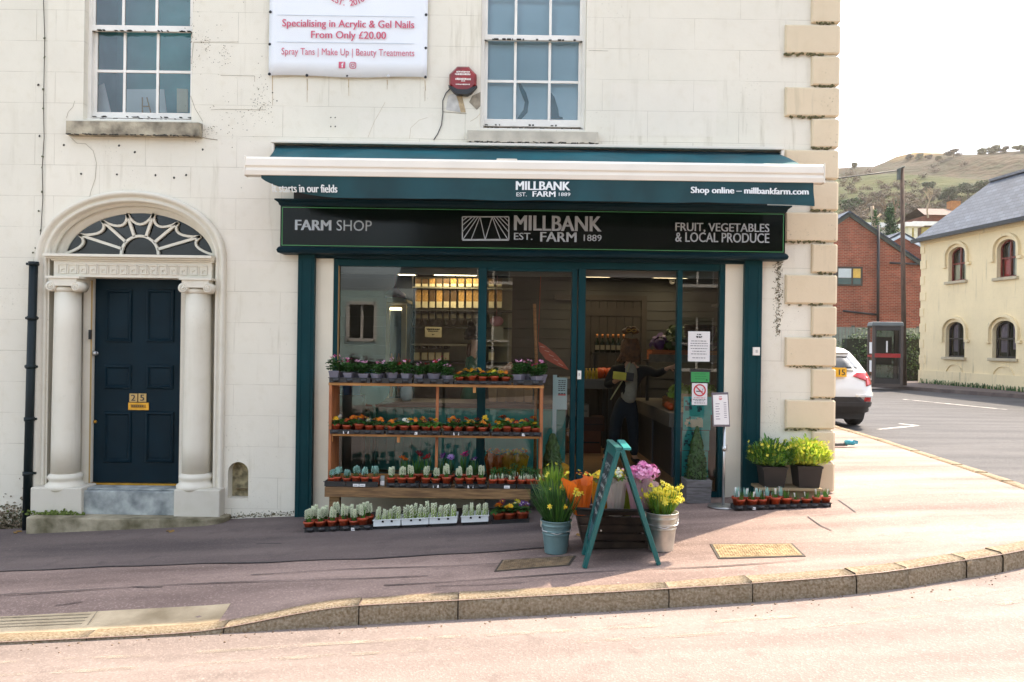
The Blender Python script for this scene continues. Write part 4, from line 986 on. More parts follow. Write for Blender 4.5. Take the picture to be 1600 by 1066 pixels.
ftext("MILLBANK",803,940,337.5,361,0.035); ftext("EST.",803,832,364,375,0.02); ftext("FARM",844,901,363,378,0.035); ftext("1889",912,940,367,377,0.01)
ftext("FRUIT, VEGETABLES",1055,1202,349,364,0.02); ftext("& LOCAL PRODUCE",1055,1202,364,379,0.02)
obj("lettering",lt,SILV,fs_,True)
lg = MB(); L0,L1 = 722.5,795; T0,T1 = 339,375
def lq(px,py):x,z = W(px,py,FD); return x,z
def lbar(a,b,w=0.012):
 (x0,z0),(x1,z1) = lq(*a),lq(*b); lg.beam((x0,FD-0.003,z0),(x1,FD-0.003,z1),w,0.003,0,(0,1,0))
lbar((L0,T0),(L1,T0)); lbar((L0,T1),(L1,T1),0.018); lbar((L0,T0),(L0,T1)); lbar((L1,T0),(L1,T1))
for a,b in[((750,T0),(758,T1)),((769,T0),(758,T1)),((750,T0),(736,T1)),((769,T0),(782,T1)),((747,T0),(723,T1)),((771,T0),(794,T1)),((743,T0),(723,362)),((738,T0),(723,352)),((731,T0),(723,345)),((775,T0),(794,362)),((780,T0),(794,353)),((787,T0),(794,346))]:lbar(a,b,0.008)
obj("logo",lg,SILV,fs_,True)
# ------------------------------------------------------------------ awning
aw = thing("awning","partly extended teal shop awning with white front bar and lettered valance","awning",(0.16,FY-0.1,3.5))
AD = 7.6
hx0,hx1 = WX(423,225,FY-.17),WX(1226,225,FY-.17); hz1,hz0 = WZ(825,224,FY-.17),WZ(825,243,FY-.17)
h = MB(); h.box(hx0,hx1,FY-0.17,FY-0.002,hz1-0.03,hz1); h.box(hx0,hx1,FY-0.03,FY-0.002,hz0-0.02,hz1-0.03,1); h.box(hx0,hx0+0.03,FY-0.16,FY-0.03,hz0-0.02,hz1-0.03); h.box(hx1-0.03,hx1,FY-0.16,FY-0.03,hz0-0.02,hz1-0.03)
AWW = mat("white_aluminium",hexc("ddd5c6"),0.4,0.04,3)
obj("housing",h,[AWW,TD],aw,True,bevel=0.006)
r_ = MB(); r_.tube([(hx0+0.03,FY-0.09,hz0+0.045),(hx1-0.03,FY-0.09,hz0+0.045)],0.038,14); obj("roller",r_,mat("teal_canvas_dark",hexc("06303a"),0.8,0.15,6),aw,True)
bx0,bx1 = WX(386,266,AD),WX(1284,270,AD); bz1,bz0 = WZ(835,252,AD),WZ(835,281.5,AD); bh = bz1-bz0
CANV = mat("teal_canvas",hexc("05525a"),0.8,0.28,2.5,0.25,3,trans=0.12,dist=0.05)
f = MB(); NX = 90; NYY = 8; vs =[]
for i in range(NX+1):
 for j in range(NYY+1):
  s = i/NX; t = j/NYY
  xa_ = hx0+0.04+(hx1-hx0-0.08)*s; xb_ =(bx0+0.12)+(bx1-bx0-0.22)*s
  sag = -0.03*math.sin(math.pi*t)-0.016*math.sin(s*40+3*t+3*math.sin(s*7))*math.sin(math.pi*t)-0.012*math.sin(s*17+1)*math.sin(math.pi*t)
  lift = 0.02*math.exp(-((s-0.03)/0.05)**2)+0.015*math.exp(-((s-0.97)/0.05)**2)
  vs.append((xa_+(xb_-xa_)*t,(FY-0.10)+(AD+0.02-FY+0.10)*t,(hz0+0.065)+(bz1-0.02-hz0-0.065)*t+sag+lift*math.sin(math.pi*t)))
f.add(vs,[(i*(NYY+1)+j,(i+1)*(NYY+1)+j,(i+1)*(NYY+1)+j+1,i*(NYY+1)+j+1)for i in range(NX)for j in range(NYY)],0,True)
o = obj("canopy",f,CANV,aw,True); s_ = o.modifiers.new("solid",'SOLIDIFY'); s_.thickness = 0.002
br = MB(); pr =[(-0.055,0.0),(-0.062,0.25),(-0.05,0.38),(-0.05,0.44),(-0.062,0.5),(-0.055,0.86),(-0.03,1.0),(0.03,1.0),(0.05,0.8),(0.05,0.0)]
pts =[(AD+y_,bz0+q*bh)for y_,q in pr]; n = len(pts)
br.add([(bx0,y_,z_)for y_,z_ in pts]+[(bx1,y_,z_)for y_,z_ in pts],[tuple(range(n)),tuple(reversed(range(n,2*n)))]+[(i,i+n,(i+1)%n+n,(i+1)%n)for i in range(n)])
br.box(WX(776,250,AD),WX(808,250,AD),AD-0.03,AD+0.03,bz1,bz1+0.014)
br.box(bx0-0.012,bx0,AD-0.06,AD+0.05,bz0-0.004,bz1+0.004); br.box(bx1,bx1+0.012,AD-0.06,AD+0.05,bz0-0.004,bz1+0.004)
obj("front_bar",br,AWW,aw,True,bevel=0.005)
VY = AD-0.045
vx0,vx1 = WX(408,285,VY),WX(1271,292,VY)
def vbottom(s):
 "lower edge height of the valance; the left end is curled up"
 px = 408+(1271-408)*s
 y0 = 313+3.5*max(0,(px-1150)/121)**2+0.4*math.sin(px*0.05)
 if px<560:y0 = 284+29*(1-((560-px)/152)**2.2)**0.8
 return WZ(800,y0,VY)
def vsurf(x,z):
 s = max(0,min(1,(x-vx0)/(vx1-vx0))); zt_ = bz0+0.012; t = max(0,min(1,(zt_-z)/0.19))
 curl = max(0,1-s/0.16); right = max(0,(s-0.93)/0.07)
 return(x,VY-0.007*math.sin(s*61+4*math.sin(s*9))*t-0.014*math.sin(s*23+1)*t+0.11*t*t*curl-0.05*right*t*t,z)
v = MB(); NX,NZ = 140,8; vs =[]
for i in range(NX+1):
 s = i/NX; x = vx0+(vx1-vx0)*s; zb_ = vbottom(s); zt_ = bz0+0.012
 for j in range(NZ+1):vs.append(vsurf(x,zt_+(zb_-zt_)*j/NZ))
v.add(vs,[(i*(NZ+1)+j,(i+1)*(NZ+1)+j,(i+1)*(NZ+1)+j+1,i*(NZ+1)+j+1)for i in range(NX)for j in range(NZ)],0,True)
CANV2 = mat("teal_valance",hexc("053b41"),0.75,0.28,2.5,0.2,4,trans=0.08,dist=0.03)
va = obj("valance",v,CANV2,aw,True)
tx = MB()
def vt(body,x0,x1,y0,y1,bold):
 xm =(x0+x1)/2; fn = lambda x,z:tuple(Vector(vsurf(x,z))+Vector((0,-0.009,0)))
 put_text(tx,body,WX(x0,y0,VY),WX(x1,y0,VY),WZ(xm,y1,VY),WZ(xm,y0,VY),VY,bold,0,1.0,fn)
vt("MILLBANK",806,891,284,297.5,0.05); vt("EST.",807,823,301,307,0.01); vt("FARM",832,868,299.5,308,0.05); vt("1889",873,891,301.5,307,0.01)
vt("Shop online \u2013 millbankfarm.com",1079,1263,293.5,306.5,0.04); vt("It starts in our fields",424,527,288,300,0.04)
obj("lettering",tx,mat("white_print",hexc("dfe3e2"),0.7,0.03,5),va,True)
am = MB()
for s_ in(-1,1):
 xk = 0.16+s_*2.1; am.beam((xk,FY-0.06,hz0-0.03),(xk-s_*0.55,FY-0.45,hz0-0.2),0.04,0.03); am.beam((xk-s_*0.55,FY-0.45,hz0-0.2),(xk-s_*0.1,AD+0.03,bz0+0.03),0.04,0.03)
obj("folding_arms",am,AWW,aw,True)
sf = MB(); sf.box(fx0+0.1,fx1-0.15,FY-0.06,FY-0.002,ct,ct+0.13); obj("mounting_board",sf,mat("dark_board",hexc("2a2420"),0.8,0.2,8),aw,True)
# ------------------------------------------------------------------ banner, alarm
bd = FY-0.025
bn = thing("banner_sign","white beauty salon banner with pink lettering screwed to the upper wall","sign",(WX(544,118,bd),bd,WZ(544,118,bd)))
bxa,bxb = WX(421,60,bd),WX(668,60,bd); bza,bzb = WZ(544,120.5,bd),WZ(544,-150,bd)
m = MB(); N_ = 24; vs =[]
for i in range(N_+1):
 for j in range(13):
  x = bxa+(bxb-bxa)*i/N_; z = bza+(bzb-bza)*j/12
  e = 0.006*math.sin(i*0.9)*(1-j/12)**3+0.004*math.sin(i*.3+j*.8)
  vs.append((x,bd-0.004-abs(e),z+(0.008*math.sin(i/N_*9)if j==0 else 0)))
m.add(vs,[(i*13+j,(i+1)*13+j,(i+1)*13+j+1,i*13+j+1)for i in range(N_)for j in range(12)],0,True)
o = obj("sheet",m,mat("banner_vinyl",hexc("dfe2e4"),0.45,0.03,1.2,0.05,3),bn,True); q = o.modifiers.new("solid",'SOLIDIFY'); q.thickness = 0.006; q.offset = 1
PINK = mat("pink_print",hexc("c4566c"),0.6,0.06,6)
t = MB(); BY = bd-0.024
def bt(body,x0,x1,y0,y1,bold=0.006):xm =(x0+x1)/2; put_text(t,body,WX(x0,y0,bd),WX(x1,y0,bd),WZ(xm,y1,bd),WZ(xm,y0,bd),BY,bold)
bt("Specialising in Acrylic & Gel Nails",442,648,33,48,0.02); bt("From Only \u00a320.00",487,604,50.5,65.5,0.02); bt("Spray Tans | Make Up | Beauty Treatments",441,648,77.5,91.5,0.0)
cx_,cz_ = W(545,-32,bd); rr = 0.285
for i,chh in enumerate("EST. 2016"):
 if chh==" ":continue
 a = R(-90+(i-4)*8.5); vs2,fs2 = text_geo(chh,0.012); h_ = 0.075
 w_ = max(v[0]for v in vs2)+min(v[0]for v in vs2)
 P_ =[((v[0]-w_/2)*h_*1.15,v[1]*h_*1.15)for v in vs2]; ca,sa = math.cos(a+R(90)),math.sin(a+R(90))
 t.add([(cx_+rr*math.cos(a)+p*ca-q2*sa,BY-0.002,cz_+rr*math.sin(a)+p*sa+q2*ca)for p,q2 in P_],fs2)
for k in range(7):
 a = R(-90+(k-3)*14); t.ball((cx_+0.20*math.cos(a),BY,cz_+0.20*math.sin(a)+0.005),0.012,8,5,0,(1,.1,1))
def sq(px,py,s):x,z = W(px,py,bd); return x-s/2,x+s/2,z-s/2,z+s/2
x0,x1,z0_,z1_ = sq(535,103,0.066); t.box(x0,x1,BY-0.001,BY+0.001,z0_,z1_)
put_text(t,"f",x0+0.026,x1-0.012,z0_+0.006,z1_-0.01,BY-0.001,0.03,1)
x0,x1,z0_,z1_ = sq(552,103.5,0.066); r0 = 0.033; cxx_,czz_ =(x0+x1)/2,(z0_+z1_)/2
def ringp(r,w,n=20,sqr=2.0):
 pp =[]
 for k in range(n+1):
  an = 2*math.pi*k/n; c_,s2 = math.cos(an),math.sin(an); e = 2/sqr
  pp.append((cxx_+r*abs(c_)**e*(1 if c_>=0 else-1),BY,czz_+r*abs(s2)**e*(1 if s2>=0 else-1)))
 for a,b_ in zip(pp,pp[1:]):t.beam(a,b_,w,0.002,0,(0,1,0))
ringp(0.031,0.007,28,4); ringp(0.015,0.006); t.ball((cxx_+0.018,BY,czz_+0.018),0.004,6,4)
obj("lettering",t,[PINK,mat("banner_vinyl",hexc("d3dbe4"))],bn,True)
rl_ = MB()
for py in(25,67):x0,z = W(434,py,bd); x1,_ = W(648,py,bd); rl_.box(x0,x1,BY+0.002,BY+0.005,z,z+0.004)
obj("rule_line",rl_,mat("grey_rule",hexc("b9c0c8"),0.6),bn,True)
for px,py in[(423,19.5),(666,24),(422,70),(665.5,76),(421.5,116.5),(480,118.5),(543,119.5),(607,119.8),(665,121)]:
 x,z = W(px,py,bd); s2 = MB(); s2.ball((x,bd-0.012,z),0.016,10,6,0,(1,.5,1)); obj("screw_cap",s2,BLACKP if px!=607 else STEEL,bn,True)
al = thing("alarm_box","red octagonal burglar alarm box with a black base on the wall","alarm box",(WX(723,124,FY),FY,WZ(723,124,FY)))
ax_,az_ = W(723,124,FY-.08); ra = 0.152
def octa(r,rot=22.5,n=8):return[(ax_+r*math.cos(R(rot+360*k/n)),az_+r*math.sin(R(rot+360*k/n)))for k in range(n)]
m = MB(); o1,o2 = octa(ra),octa(ra*0.86)
m.add([(x,FY,z)for x,z in o1]+[(x,FY-0.05,z)for x,z in o1]+[(x,FY-0.085,z)for x,z in o2],[(i,i+8,(i+1)%8+8,(i+1)%8)for i in range(8)]+[(i+8,i+16,(i+1)%8+16,(i+1)%8+8)for i in range(8)]+[tuple(reversed(range(16,24)))])
obj("cover",m,mat("alarm_red",hexc("6b0a10"),0.35,0.25,6,tint=hexc("8a1616"),coat=0.3),al,True)
m = MB(); low =[(ax_-ra*0.98,az_-ra*0.42),(ax_-ra*0.62,az_-ra*0.86),(ax_-ra*0.35,az_-ra*1.02),(ax_+ra*0.35,az_-ra*1.02),(ax_+ra*0.62,az_-ra*0.86),(ax_+ra*0.98,az_-ra*0.42),(ax_+ra*.6,az_-ra*0.56),(ax_+ra*.3,az_-ra*0.70),(ax_-ra*.3,az_-ra*0.70),(ax_-ra*.6,az_-ra*0.56)]
m.prism(low,FY-0.09,FY-0.001); obj("base",m,BLACKP,al,True)
m = MB(); ar = random.Random(2)
for zz_,w_,h_ in[(0.075,0.13,0.018),(0.05,0.16,0.02),(0.0,0.15,0.022),(-0.02,0.03,0.012),(-0.055,0.14,0.013)]:
 x = ax_-w_/2
 while x<ax_+w_/2:
  q = ar.uniform(0.006,0.014); m.box(x,x+q,FY-0.0875,FY-0.086,az_+zz_-h_/2*ar.uniform(.6,1),az_+zz_+h_/2*ar.uniform(.6,1)); x+=q+0.004
obj("lettering",m,WHITE,al,True)
m = MB(); pts =[(705,138),(697,146),(692,158),(692,178),(690,196),(684,210),(678,219)]; m.tube([(W(a,b,FY)[0],FY-0.012,W(a,b,FY)[1])for a,b in pts],0.005,6)
single("alarm_cable",m,BLACKP,"thin dark cable running down the wall from the red alarm box","cable",loc=(WX(692,178,FY),FY,WZ(692,178,FY)))
# ------------------------------------------------------------------ notices on the glass of the right hand panel
NY = GY-0.006
def notice(name,px0,px1,py0,py1,label,mats,fn=None,cat="notice",y=NY,tilt=0.0,th=0.003):
 x0,x1 = WX(px0,(py0+py1)/2,y),WX(px1,(py0+py1)/2,y); z0_,z1_ = WZ((px0+px1)/2,py1,y),WZ((px0+px1)/2,py0,y)
 m = MB(); m.box(x0,x1,y-th,y,z0_,z1_,0)
 if fn:fn(m,x0,x1,z0_,z1_,y-th-0.0015)
 return single(name,m,mats,label,cat,loc=((x0+x1)/2,y,z0_))
INK = mat("black_ink",(0.03,0.03,0.03),0.8); PAPW = mat("paper_white",hexc("dedbd8"),0.8,0.03,3); TQ = mat("turquoise_poster",hexc("2fb3b0"),0.6,0.15,9)
def lines(m,x0,x1,zs,y,mi,seed,hh=0.006,cen=True):
 q = random.Random(seed)
 for z,w in zs:
  c =(x0+x1)/2; a = c-w*(x1-x0)/2; b = c+w*(x1-x0)/2; x = a
  while x<b:
   l = q.uniform(0.008,0.03); m.box(x,min(b,x+l),y-0.0005,y,z-hh/2,z+hh/2,mi); x+=l+0.006
def f1(m,x0,x1,z0_,z1_,y):
 H = z1_-z0_; lines(m,x0,x1,[(z1_-H*0.10,0.2),(z1_-H*0.17,0.28),(z1_-H*0.2,0.24)],y,1,1,0.010)
 lines(m,x0,x1,[(z1_-H*q,w)for q,w in((.32,.72),(.40,.78),(.48,.8),(.57,.75),(.66,.6),(.75,.72),(.88,.6))],y,1,2)
notice("shop_notice",1075,1109,518,565,"white printed notice taped to the glass at head height, topmost of the panel",[PAPW,INK],f1)
def f2(m,x0,x1,z0_,z1_,y):
 m.box(x0+0.012,x1-0.012,y-0.001,y,z0_+0.012,z1_-0.03,1); lines(m,x0+.03,x1-.03,[(z1_-0.05,.8),(z1_-0.075,.8),(z1_-0.1,.7)],y-0.001,2,5,0.004); m.ball((x1-0.04,y,z0_+0.035),0.014,8,5,2,(1,.1,1))
notice("hygiene_sticker",1078,1110,577,599,"dark sticker with a green panel on the shop glass",[BLACKP,mat("sticker_green",hexc("2f8f4a"),0.5,0.05,5),mat("sticker_dark",hexc("123d22"),0.6)],f2,"sticker")
def f3(m,x0,x1,z0_,z1_,y):
 cx,cz,r =(x0+x1)/2,z1_-0.08,0.058
 P_ =[(cx+r*math.cos(2*math.pi*k/28),y,cz+r*math.sin(2*math.pi*k/28))for k in range(29)]
 for a,b_ in zip(P_,P_[1:]):m.beam(a,b_,0.014,0.002,1,(0,1,0))
 m.beam((cx-r*.7,y-.001,cz+r*.7),(cx+r*.7,y-.001,cz-r*.7),0.012,0.002,1,(0,1,0))
 m.box(cx-0.036,cx+0.022,y-0.0005,y,cz-0.016,cz-0.006,2); m.box(cx+0.026,cx+0.034,y-0.0005,y,cz-0.016,cz-0.006,1)
 m.beam((cx+0.03,y,cz),(cx+0.036,y,cz+0.02),0.005,0.001,2,(0,1,0))
 lines(m,x0,x1,[(z0_+0.075,.7)],y,1,8,0.006); lines(m,x0,x1,[(z0_+0.058,.85),(z0_+0.044,.6),(z0_+0.022,.7)],y,2,9,0.006)
notice("no_smoking_sign",1081,1105,598,633,"white no smoking sign with red ring stuck on the shop glass",[PAPW,mat("sign_red",hexc("c2303a"),0.6),INK],f3,"sign")
posters =[(1068,1113,620,648,'A'),(1067,1110,648,672,'B'),(1066,1108,673,704,'C'),(1065,1106,705,756,'D')]
names =["turquoise poster, topmost of four behind the shop glass, under the no smoking sign","turquoise poster with a cream picture, second from the top behind the glass","plain turquoise poster, third from the top behind the potted cone tree","large turquoise poster lowest on the glass, behind the potted cone tree"]
for i,(a,b_,c_,d_,_)in enumerate(posters):
 def fp_(m,x0,x1,z0_,z1_,y,i=i):
  q = random.Random(40+i); H = z1_-z0_
  for _ in range(26):
   w,h = q.uniform(0.008,0.05),q.uniform(0.006,0.03); x = q.uniform(x0+0.01,x0+(x1-x0)*0.6); z = q.uniform(z0_+0.02,z1_-0.04)
   m.box(x,x+w,y-0.0005-q.random()*0.001,y,z,z+h,2 if i!=1 else q.choice([1,1,2,3]))
  if i==1:m.box(x0+0.08,x1-0.08,y-0.002,y,z0_+0.03,z1_-0.05,1)
 notice("poster",a,b_,c_,d_,names[i],[TQ,mat("poster_cream",hexc("d9d0b8"),0.7,0.2,12),mat("poster_ink",hexc("15505a"),0.7),mat("poster_tan",hexc("a98557"),0.7)],fp_,"poster",GY+0.012)
# ------------------------------------------------------------------ inside the shop
IX0,IX1,IY0,IY1,IZ1 = -2.9,3.25,FY+0.145,12.7,2.74
fl = MB(); fl.quad((IX0,IY0-0.05,FLOOR),(IX1,IY0-0.05,FLOOR),(IX1,IY1,FLOOR),(IX0,IY1,FLOOR))
struct("floor",fl,bricks("wood_floor",hexc("7a5f42"),hexc("866a4b"),hexc("4a3a2a"),1.6,0.16,0.004,'xy',0.5,0.1,0.2))
ce = MB(); ce.quad((IX0,IY0,IZ1),(IX0,IY1,IZ1),(IX1,IY1,IZ1),(IX1,IY0,IZ1)); struct("ceiling",ce,mat("shop_ceiling",hexc("b5ab98"),0.8,0.04,2))
CLAP = mat("grey_clapboard",hexc("33322d"),0.6,0.1,3)
w = MB()
for k in range(18):
 z0 = FLOOR+k*0.15; w.add([(IX0,IY1,z0),(IX1,IY1,z0),(IX1,IY1-0.0,z0+0.15),(IX0,IY1,z0+0.15),(IX0,IY1-0.02,z0),(IX1,IY1-0.02,z0),(IX1,IY1-0.004,z0+0.147),(IX0,IY1-0.004,z0+0.147)],[(4,5,6,7),(0,1,5,4),(7,6,2,3)])
struct("back_wall",w,CLAP)
w = MB(); w.quad((IX0,IY0,FLOOR),(IX0,IY1,FLOOR),(IX0,IY1,IZ1),(IX0,IY0,IZ1)); struct("left_wall",w,mat("shop_side_wall",hexc("4f4c45"),0.8,0.08,2))
w = MB(); w.quad((IX1,IY0,FLOOR),(IX1,IY1,FLOOR),(IX1,IY1,IZ1),(IX1,IY0,IZ1)); struct("right_wall",w,wood("wall_ply",hexc("9c8a6a"),hexc("85745a"),2,(6,1,0.5)))
w = MB(); w.quad((IX0,IY0,IZ1),(IX1,IY0,IZ1),(IX1,IY0,2.42),(IX0,IY0,2.42)); w.quad((IX0,IY0,FLOOR),(IX0,IY0,IZ1),(JX0-0.1,IY0,IZ1),(JX0-0.1,IY0,FLOOR)); w.quad((JX1+0.1,IY0,FLOOR),(JX1+0.1,IY0,IZ1),(IX1,IY0,IZ1),(IX1,IY0,FLOOR))
struct("front_wall",w,mat("shop_side_wall",hexc("6e6a60"),0.8,0.08,2))
LAMP = mat("led_panel",(0.9,0.85,0.7),0.5,0.0,1,emit=(1.0,0.80,0.5,3.6))
def ceil_lamp(px0,px1,d,dep,label):
 x0,x1 = WX(px0,426,d),WX(px1,426,d); o = thing("ceiling_light",label,"ceiling light",((x0+x1)/2,d,IZ1),0,"flat LED ceiling lights in the shop")
 m = MB(); m.box(x0,x1,d-dep/2,d+dep/2,IZ1-0.035,IZ1-0.02); obj("diffuser",m,LAMP,o,True)
 m = MB(); e = 0.02; m.box(x0-e,x0,d-dep/2-e,d+dep/2+e,IZ1-0.04,IZ1-0.001); m.box(x1,x1+e,d-dep/2-e,d+dep/2+e,IZ1-0.04,IZ1-0.001); m.box(x0,x1,d-dep/2-e,d-dep/2,IZ1-0.04,IZ1-0.001); m.box(x0,x1,d+dep/2,d+dep/2+e,IZ1-0.04,IZ1-0.001)
 obj("frame",m,WHITE,o,True)
ceil_lamp(676,744,12.0,0.6,"long bright ceiling light above the jar shelves behind the left window")
ceil_lamp(622,648,12.2,0.35,"small bright ceiling light left of the long one behind the left window")
ceil_lamp(912,956,11.9,0.6,"bright ceiling light in the open doorway, above the plank door")
ceil_lamp(1026,1080,11.9,0.6,"bright ceiling light in the open doorway beside the right mullion")
BY0 = IY1-0.05
bdz = MB(); x0,x1 = WX(895,600,BY0),WX(1000,600,BY0); zt_ = WZ(950,470,BY0)
n = 8
for k in range(n):bdz.box(x0+(x1-x0)*k/n+0.004,x0+(x1-x0)*(k+1)/n-0.004,BY0-0.03,BY0,FLOOR,zt_)
bdz.box(x0,x1,BY0-0.045,BY0-0.03,zt_-0.24,zt_-0.12); bdz.box(x0,x1,BY0-0.045,BY0-0.03,FLOOR+0.2,FLOOR+0.32); bdz.box(x1,x1+0.08,BY0-0.06,BY0+0.02,FLOOR,zt_+0.08); bdz.box(x0-0.3,x1,BY0-0.06,BY0+0.02,zt_,zt_+0.08)
pdr = single("plank_door",bdz,mat("dark_planks",hexc("2c251d"),0.7,0.25,5),"dark brown plank door in the back wall of the shop","door",loc=((x0+x1)/2,BY0,FLOOR)); pdr["kind"] = "thing"
cc = MB(); x,z = W(1052,439,12.4); cc.lathe([(0.05,0.0),(0.05,0.05),(0.035,0.06)],(x,12.5,z+0.02),12); cc.ball((x,12.48,z-0.005),0.045,12,8); cc.lathe([(0.02,0),(0.02,0.012)],(x,12.42,z-0.012),10,1)
single("security_camera",cc,[WHITE,BLACKP],"small white dome camera high on the grey boarded wall","camera",loc=(x,12.5,z))
SD = 12.35
sh = thing("jar_shelf","dark wall shelving holding rows of grain dispensers behind the left window","shelving",(-0.9,SD,1.0))
GOLD = mat("grain",hexc("94682c"),0.6,0.35,25,rand=0.3,tint=hexc("b58a4a")); GOLD2 = mat("grain_dark",hexc("5a4022"),0.6,0.4,25,rand=0.35); ACRY = glass("acrylic",(0.85,0.85,0.8),0.8,1.45)
LAB = mat("cream_label",hexc("d8cba8"),0.7,0.06,20); DSH = mat("dark_shelf",hexc("26231f"),0.7,0.2,8)
sx0,sx1 = WX(645,500,SD),WX(800,500,SD)
m = MB()
for py,t,mi in((449.5,0.022,1),(484,0.03,0),(511,0.02,0),(538,0.02,1),(565,0.03,0)):
 z = WZ(700,py,SD); m.box(sx0,sx1,SD-0.12,SD+0.14,z-t,z,mi)
for px in(646,756):x = WX(px,500,SD); m.box(x-0.02,x,SD-0.1,SD+0.14,WZ(700,572,SD),WZ(700,432,SD))
m.box(sx0,sx1,SD+0.14,SD+0.16,WZ(700,600,SD),WZ(700,432,SD),2)
obj("boards",m,[DSH,mat("pale_rail",hexc("8d8878"),0.5),mat("shelf_back",hexc("8f8874"),.8)],sh,True)
def jar(kind,x,z,h,r,label,group):
 t = thing("grain_dispenser" if kind!='jar' else "glass_jar",label,"dispenser" if kind!='jar' else "jar",(x,SD-0.03,z),0,group)
 b = MB()
 if kind=='tube':
  b.box(-r,r,-r,r,h*0.36,h*0.98); obj("grain",b,GOLD if rnd.random()<.75 else GOLD2,t)
  c = MB(); c.box(-r*1.04,r*1.04,-r*1.04,r*1.04,h*0.98,h); c.frustum((0,0,h*0.02),r*0.8,r*1.9,h*0.34); obj("body",c,BLACKP,t)
  l = MB(); l.box(-r*0.95,r*0.95,-r*1.15,-r*1.05,h*0.03,h*0.36); obj("plant_label" if False else "paper_label",l,LAB,t)
 elif kind=='jar':
  b.lathe([(r,0.0),(r,h*0.55)],(0,0,0),12); obj("grain",b,GOLD,t)
  c = MB(); c.lathe([(r*1.02,h*0.8),(r*1.02,h),(r*0.3,h*1.02)],(0,0,0),12); obj("lid",c,DSH,t)
  l = MB(); l.box(-r*0.9,r*0.9,-r*1.12,-r*1.06,h*0.02,h*0.55); obj("paper_label",l,LAB,t)
 else:
  b.box(-r,r,-r,r,h*0.45,h); b.frustum((0,0,h*0.12),r*0.6,r*1.9,h*0.33); obj("body",b,mat("smoky_plastic",hexc("4a463c"),0.4,0.3,8),t)
  l = MB(); l.box(-r*0.8,r*0.8,-r*1.12,-r*1.02,h*0.55,h*0.85); obj("paper_label",l,mat("dull_label",hexc("77705e"),0.7),t)
cols =[654,665,676,687,698,709,721,733,744,768,780]
rows =[('tube0',449,436,"top row"),('tube',482.5,453,"second row"),('funnel',510,487,"third row")]
for kind,yb,yt,rn in rows:
 for i,px in enumerate(cols):
  zb,zt2 = WZ(px,yb,SD),WZ(px,yt,SD); x = WX(px,yb,SD); k = kind if kind!='tube0' else 'tube'
  lab = f"{ORD[i]} dispenser from the left in the {rn} of the shop's wall shelving"
  jar(k,x,zb+0.002,zt2-zb,0.042,lab,f"dispensers in the {rn} of the shelving")
for i,px in enumerate([652,664,675,686,698,768]):
 zb,zt2 = WZ(px,563,SD),WZ(px,541,SD); jar('jar',WX(px,560,SD),zb+0.002,zt2-zb,0.046,f"{ORD[i]} golden jar from the left on the lowest shelf behind the counter","golden jars on the lowest shelf")
def flat(name,px0,px1,py0,py1,d,label,cat,mats,fn=None):
 x0,x1 = WX(px0,(py0+py1)/2,d),WX(px1,(py0+py1)/2,d); z0_,z1_ = WZ((px0+px1)/2,py1,d),WZ((px0+px1)/2,py0,d)
 m = MB(); m.box(x0,x1,d-0.006,d,z0_,z1_);
 if fn:fn(m,x0,x1,z0_,z1_,d-0.008)
 return single(name,m,mats,label,cat,loc=((x0+x1)/2,d,z0_))
def n1(m,x0,x1,z0_,z1_,y):H = z1_-z0_; lines(m,x0,x1,[(z1_-H*.2,.8),(z1_-H*.25,.7),(z1_-H*.42,.6),(z1_-H*.75,.15)],y,1,3,0.014)
flat("shop_notice",664,690,511,527,SD-0.14,"cream printed notice on the jar shelves, between dispensers and jars","notice",[LAB,INK],n1)
flat("price_card",632,640,538,558,SD-0.2,"small pale card hanging left of the lowest jars in the shop","card",[PAPW,INK],n1)
CD = 10.0
ct_ = thing("shop_counter","long shop counter with a teal boarded front behind the plant shelves","counter",(0,CD,FLOOR))
cx0,cx1 = WX(538,640,CD),WX(884,640,CD); cz = WZ(700,629,CD)
m = MB(); n = 26
for k in range(n):m.box(cx0+(cx1-cx0)*k/n+0.003,cx0+(cx1-cx0)*(k+1)/n-0.003,CD,CD+0.02,FLOOR+0.1,cz-0.08)
m.box(cx0,cx1,CD+0.02,CD+0.6,FLOOR,cz-0.06)
obj("front_boards",m,mat("teal_boards",hexc("2f8f85"),0.5,0.12,3),ct_,True)
m = MB(); m.box(cx0-0.03,cx1+0.03,CD-0.05,CD+0.65,cz-0.06,cz); obj("counter_top",m,wood("dark_counter",hexc("4a3a2a"),hexc("30251a"),4),ct_,True,bevel=0.005)
ro = thing("rooster_ornament","white rooster ornament with red comb standing on the shop counter","ornament",(WX(635,620,CD+.15),CD+0.15,cz))
m = MB(); s_ = 0.078; m.lathe([(s_*.5,0),(s_*.9,0.03),(s_,0.1),(s_*.85,0.17),(s_*.4,0.22),(s_*.35,0.27),(s_*.1,0.3)],(0,0,0),16,0,True,1.05,.8); obj("body",m,WHITE,ro)
m = MB(); m.ball((-0.05,-0.03,0.21),0.03,8,6,0,(1,.5,1.2)); m.ball((-0.02,-0.02,0.3),0.03,8,6,0,(1,.4,.8)); obj("comb",m,mat("comb_red",hexc("b3241c"),0.5),ro)
m = MB(); x,z = W(583,605,9.6); o0 = len(m.v); m.lathe([(0.005,0),(0.16,0.01),(0.2,0.03),(0.205,0.04)],(0,0,0),28); m.v =[(x+a,9.6-c,z+b)for a,b,c in m.v]
m.tube([(x,9.62,z-0.15),(x,9.75,cz-0.2),(x,9.75,FLOOR)],0.02,8)
single("scale_pan",m,mat("teal_enamel",hexc("6fa9a4"),0.25,0.1,4,metal=0.3),"round teal enamelled pan on a stand behind the left window","scale pan",loc=(x,9.6,FLOOR))
fr = thing("drinks_fridge","tall cream framed drinks cabinet behind the left window","fridge",(WX(622,570,11.6),11.6,FLOOR))
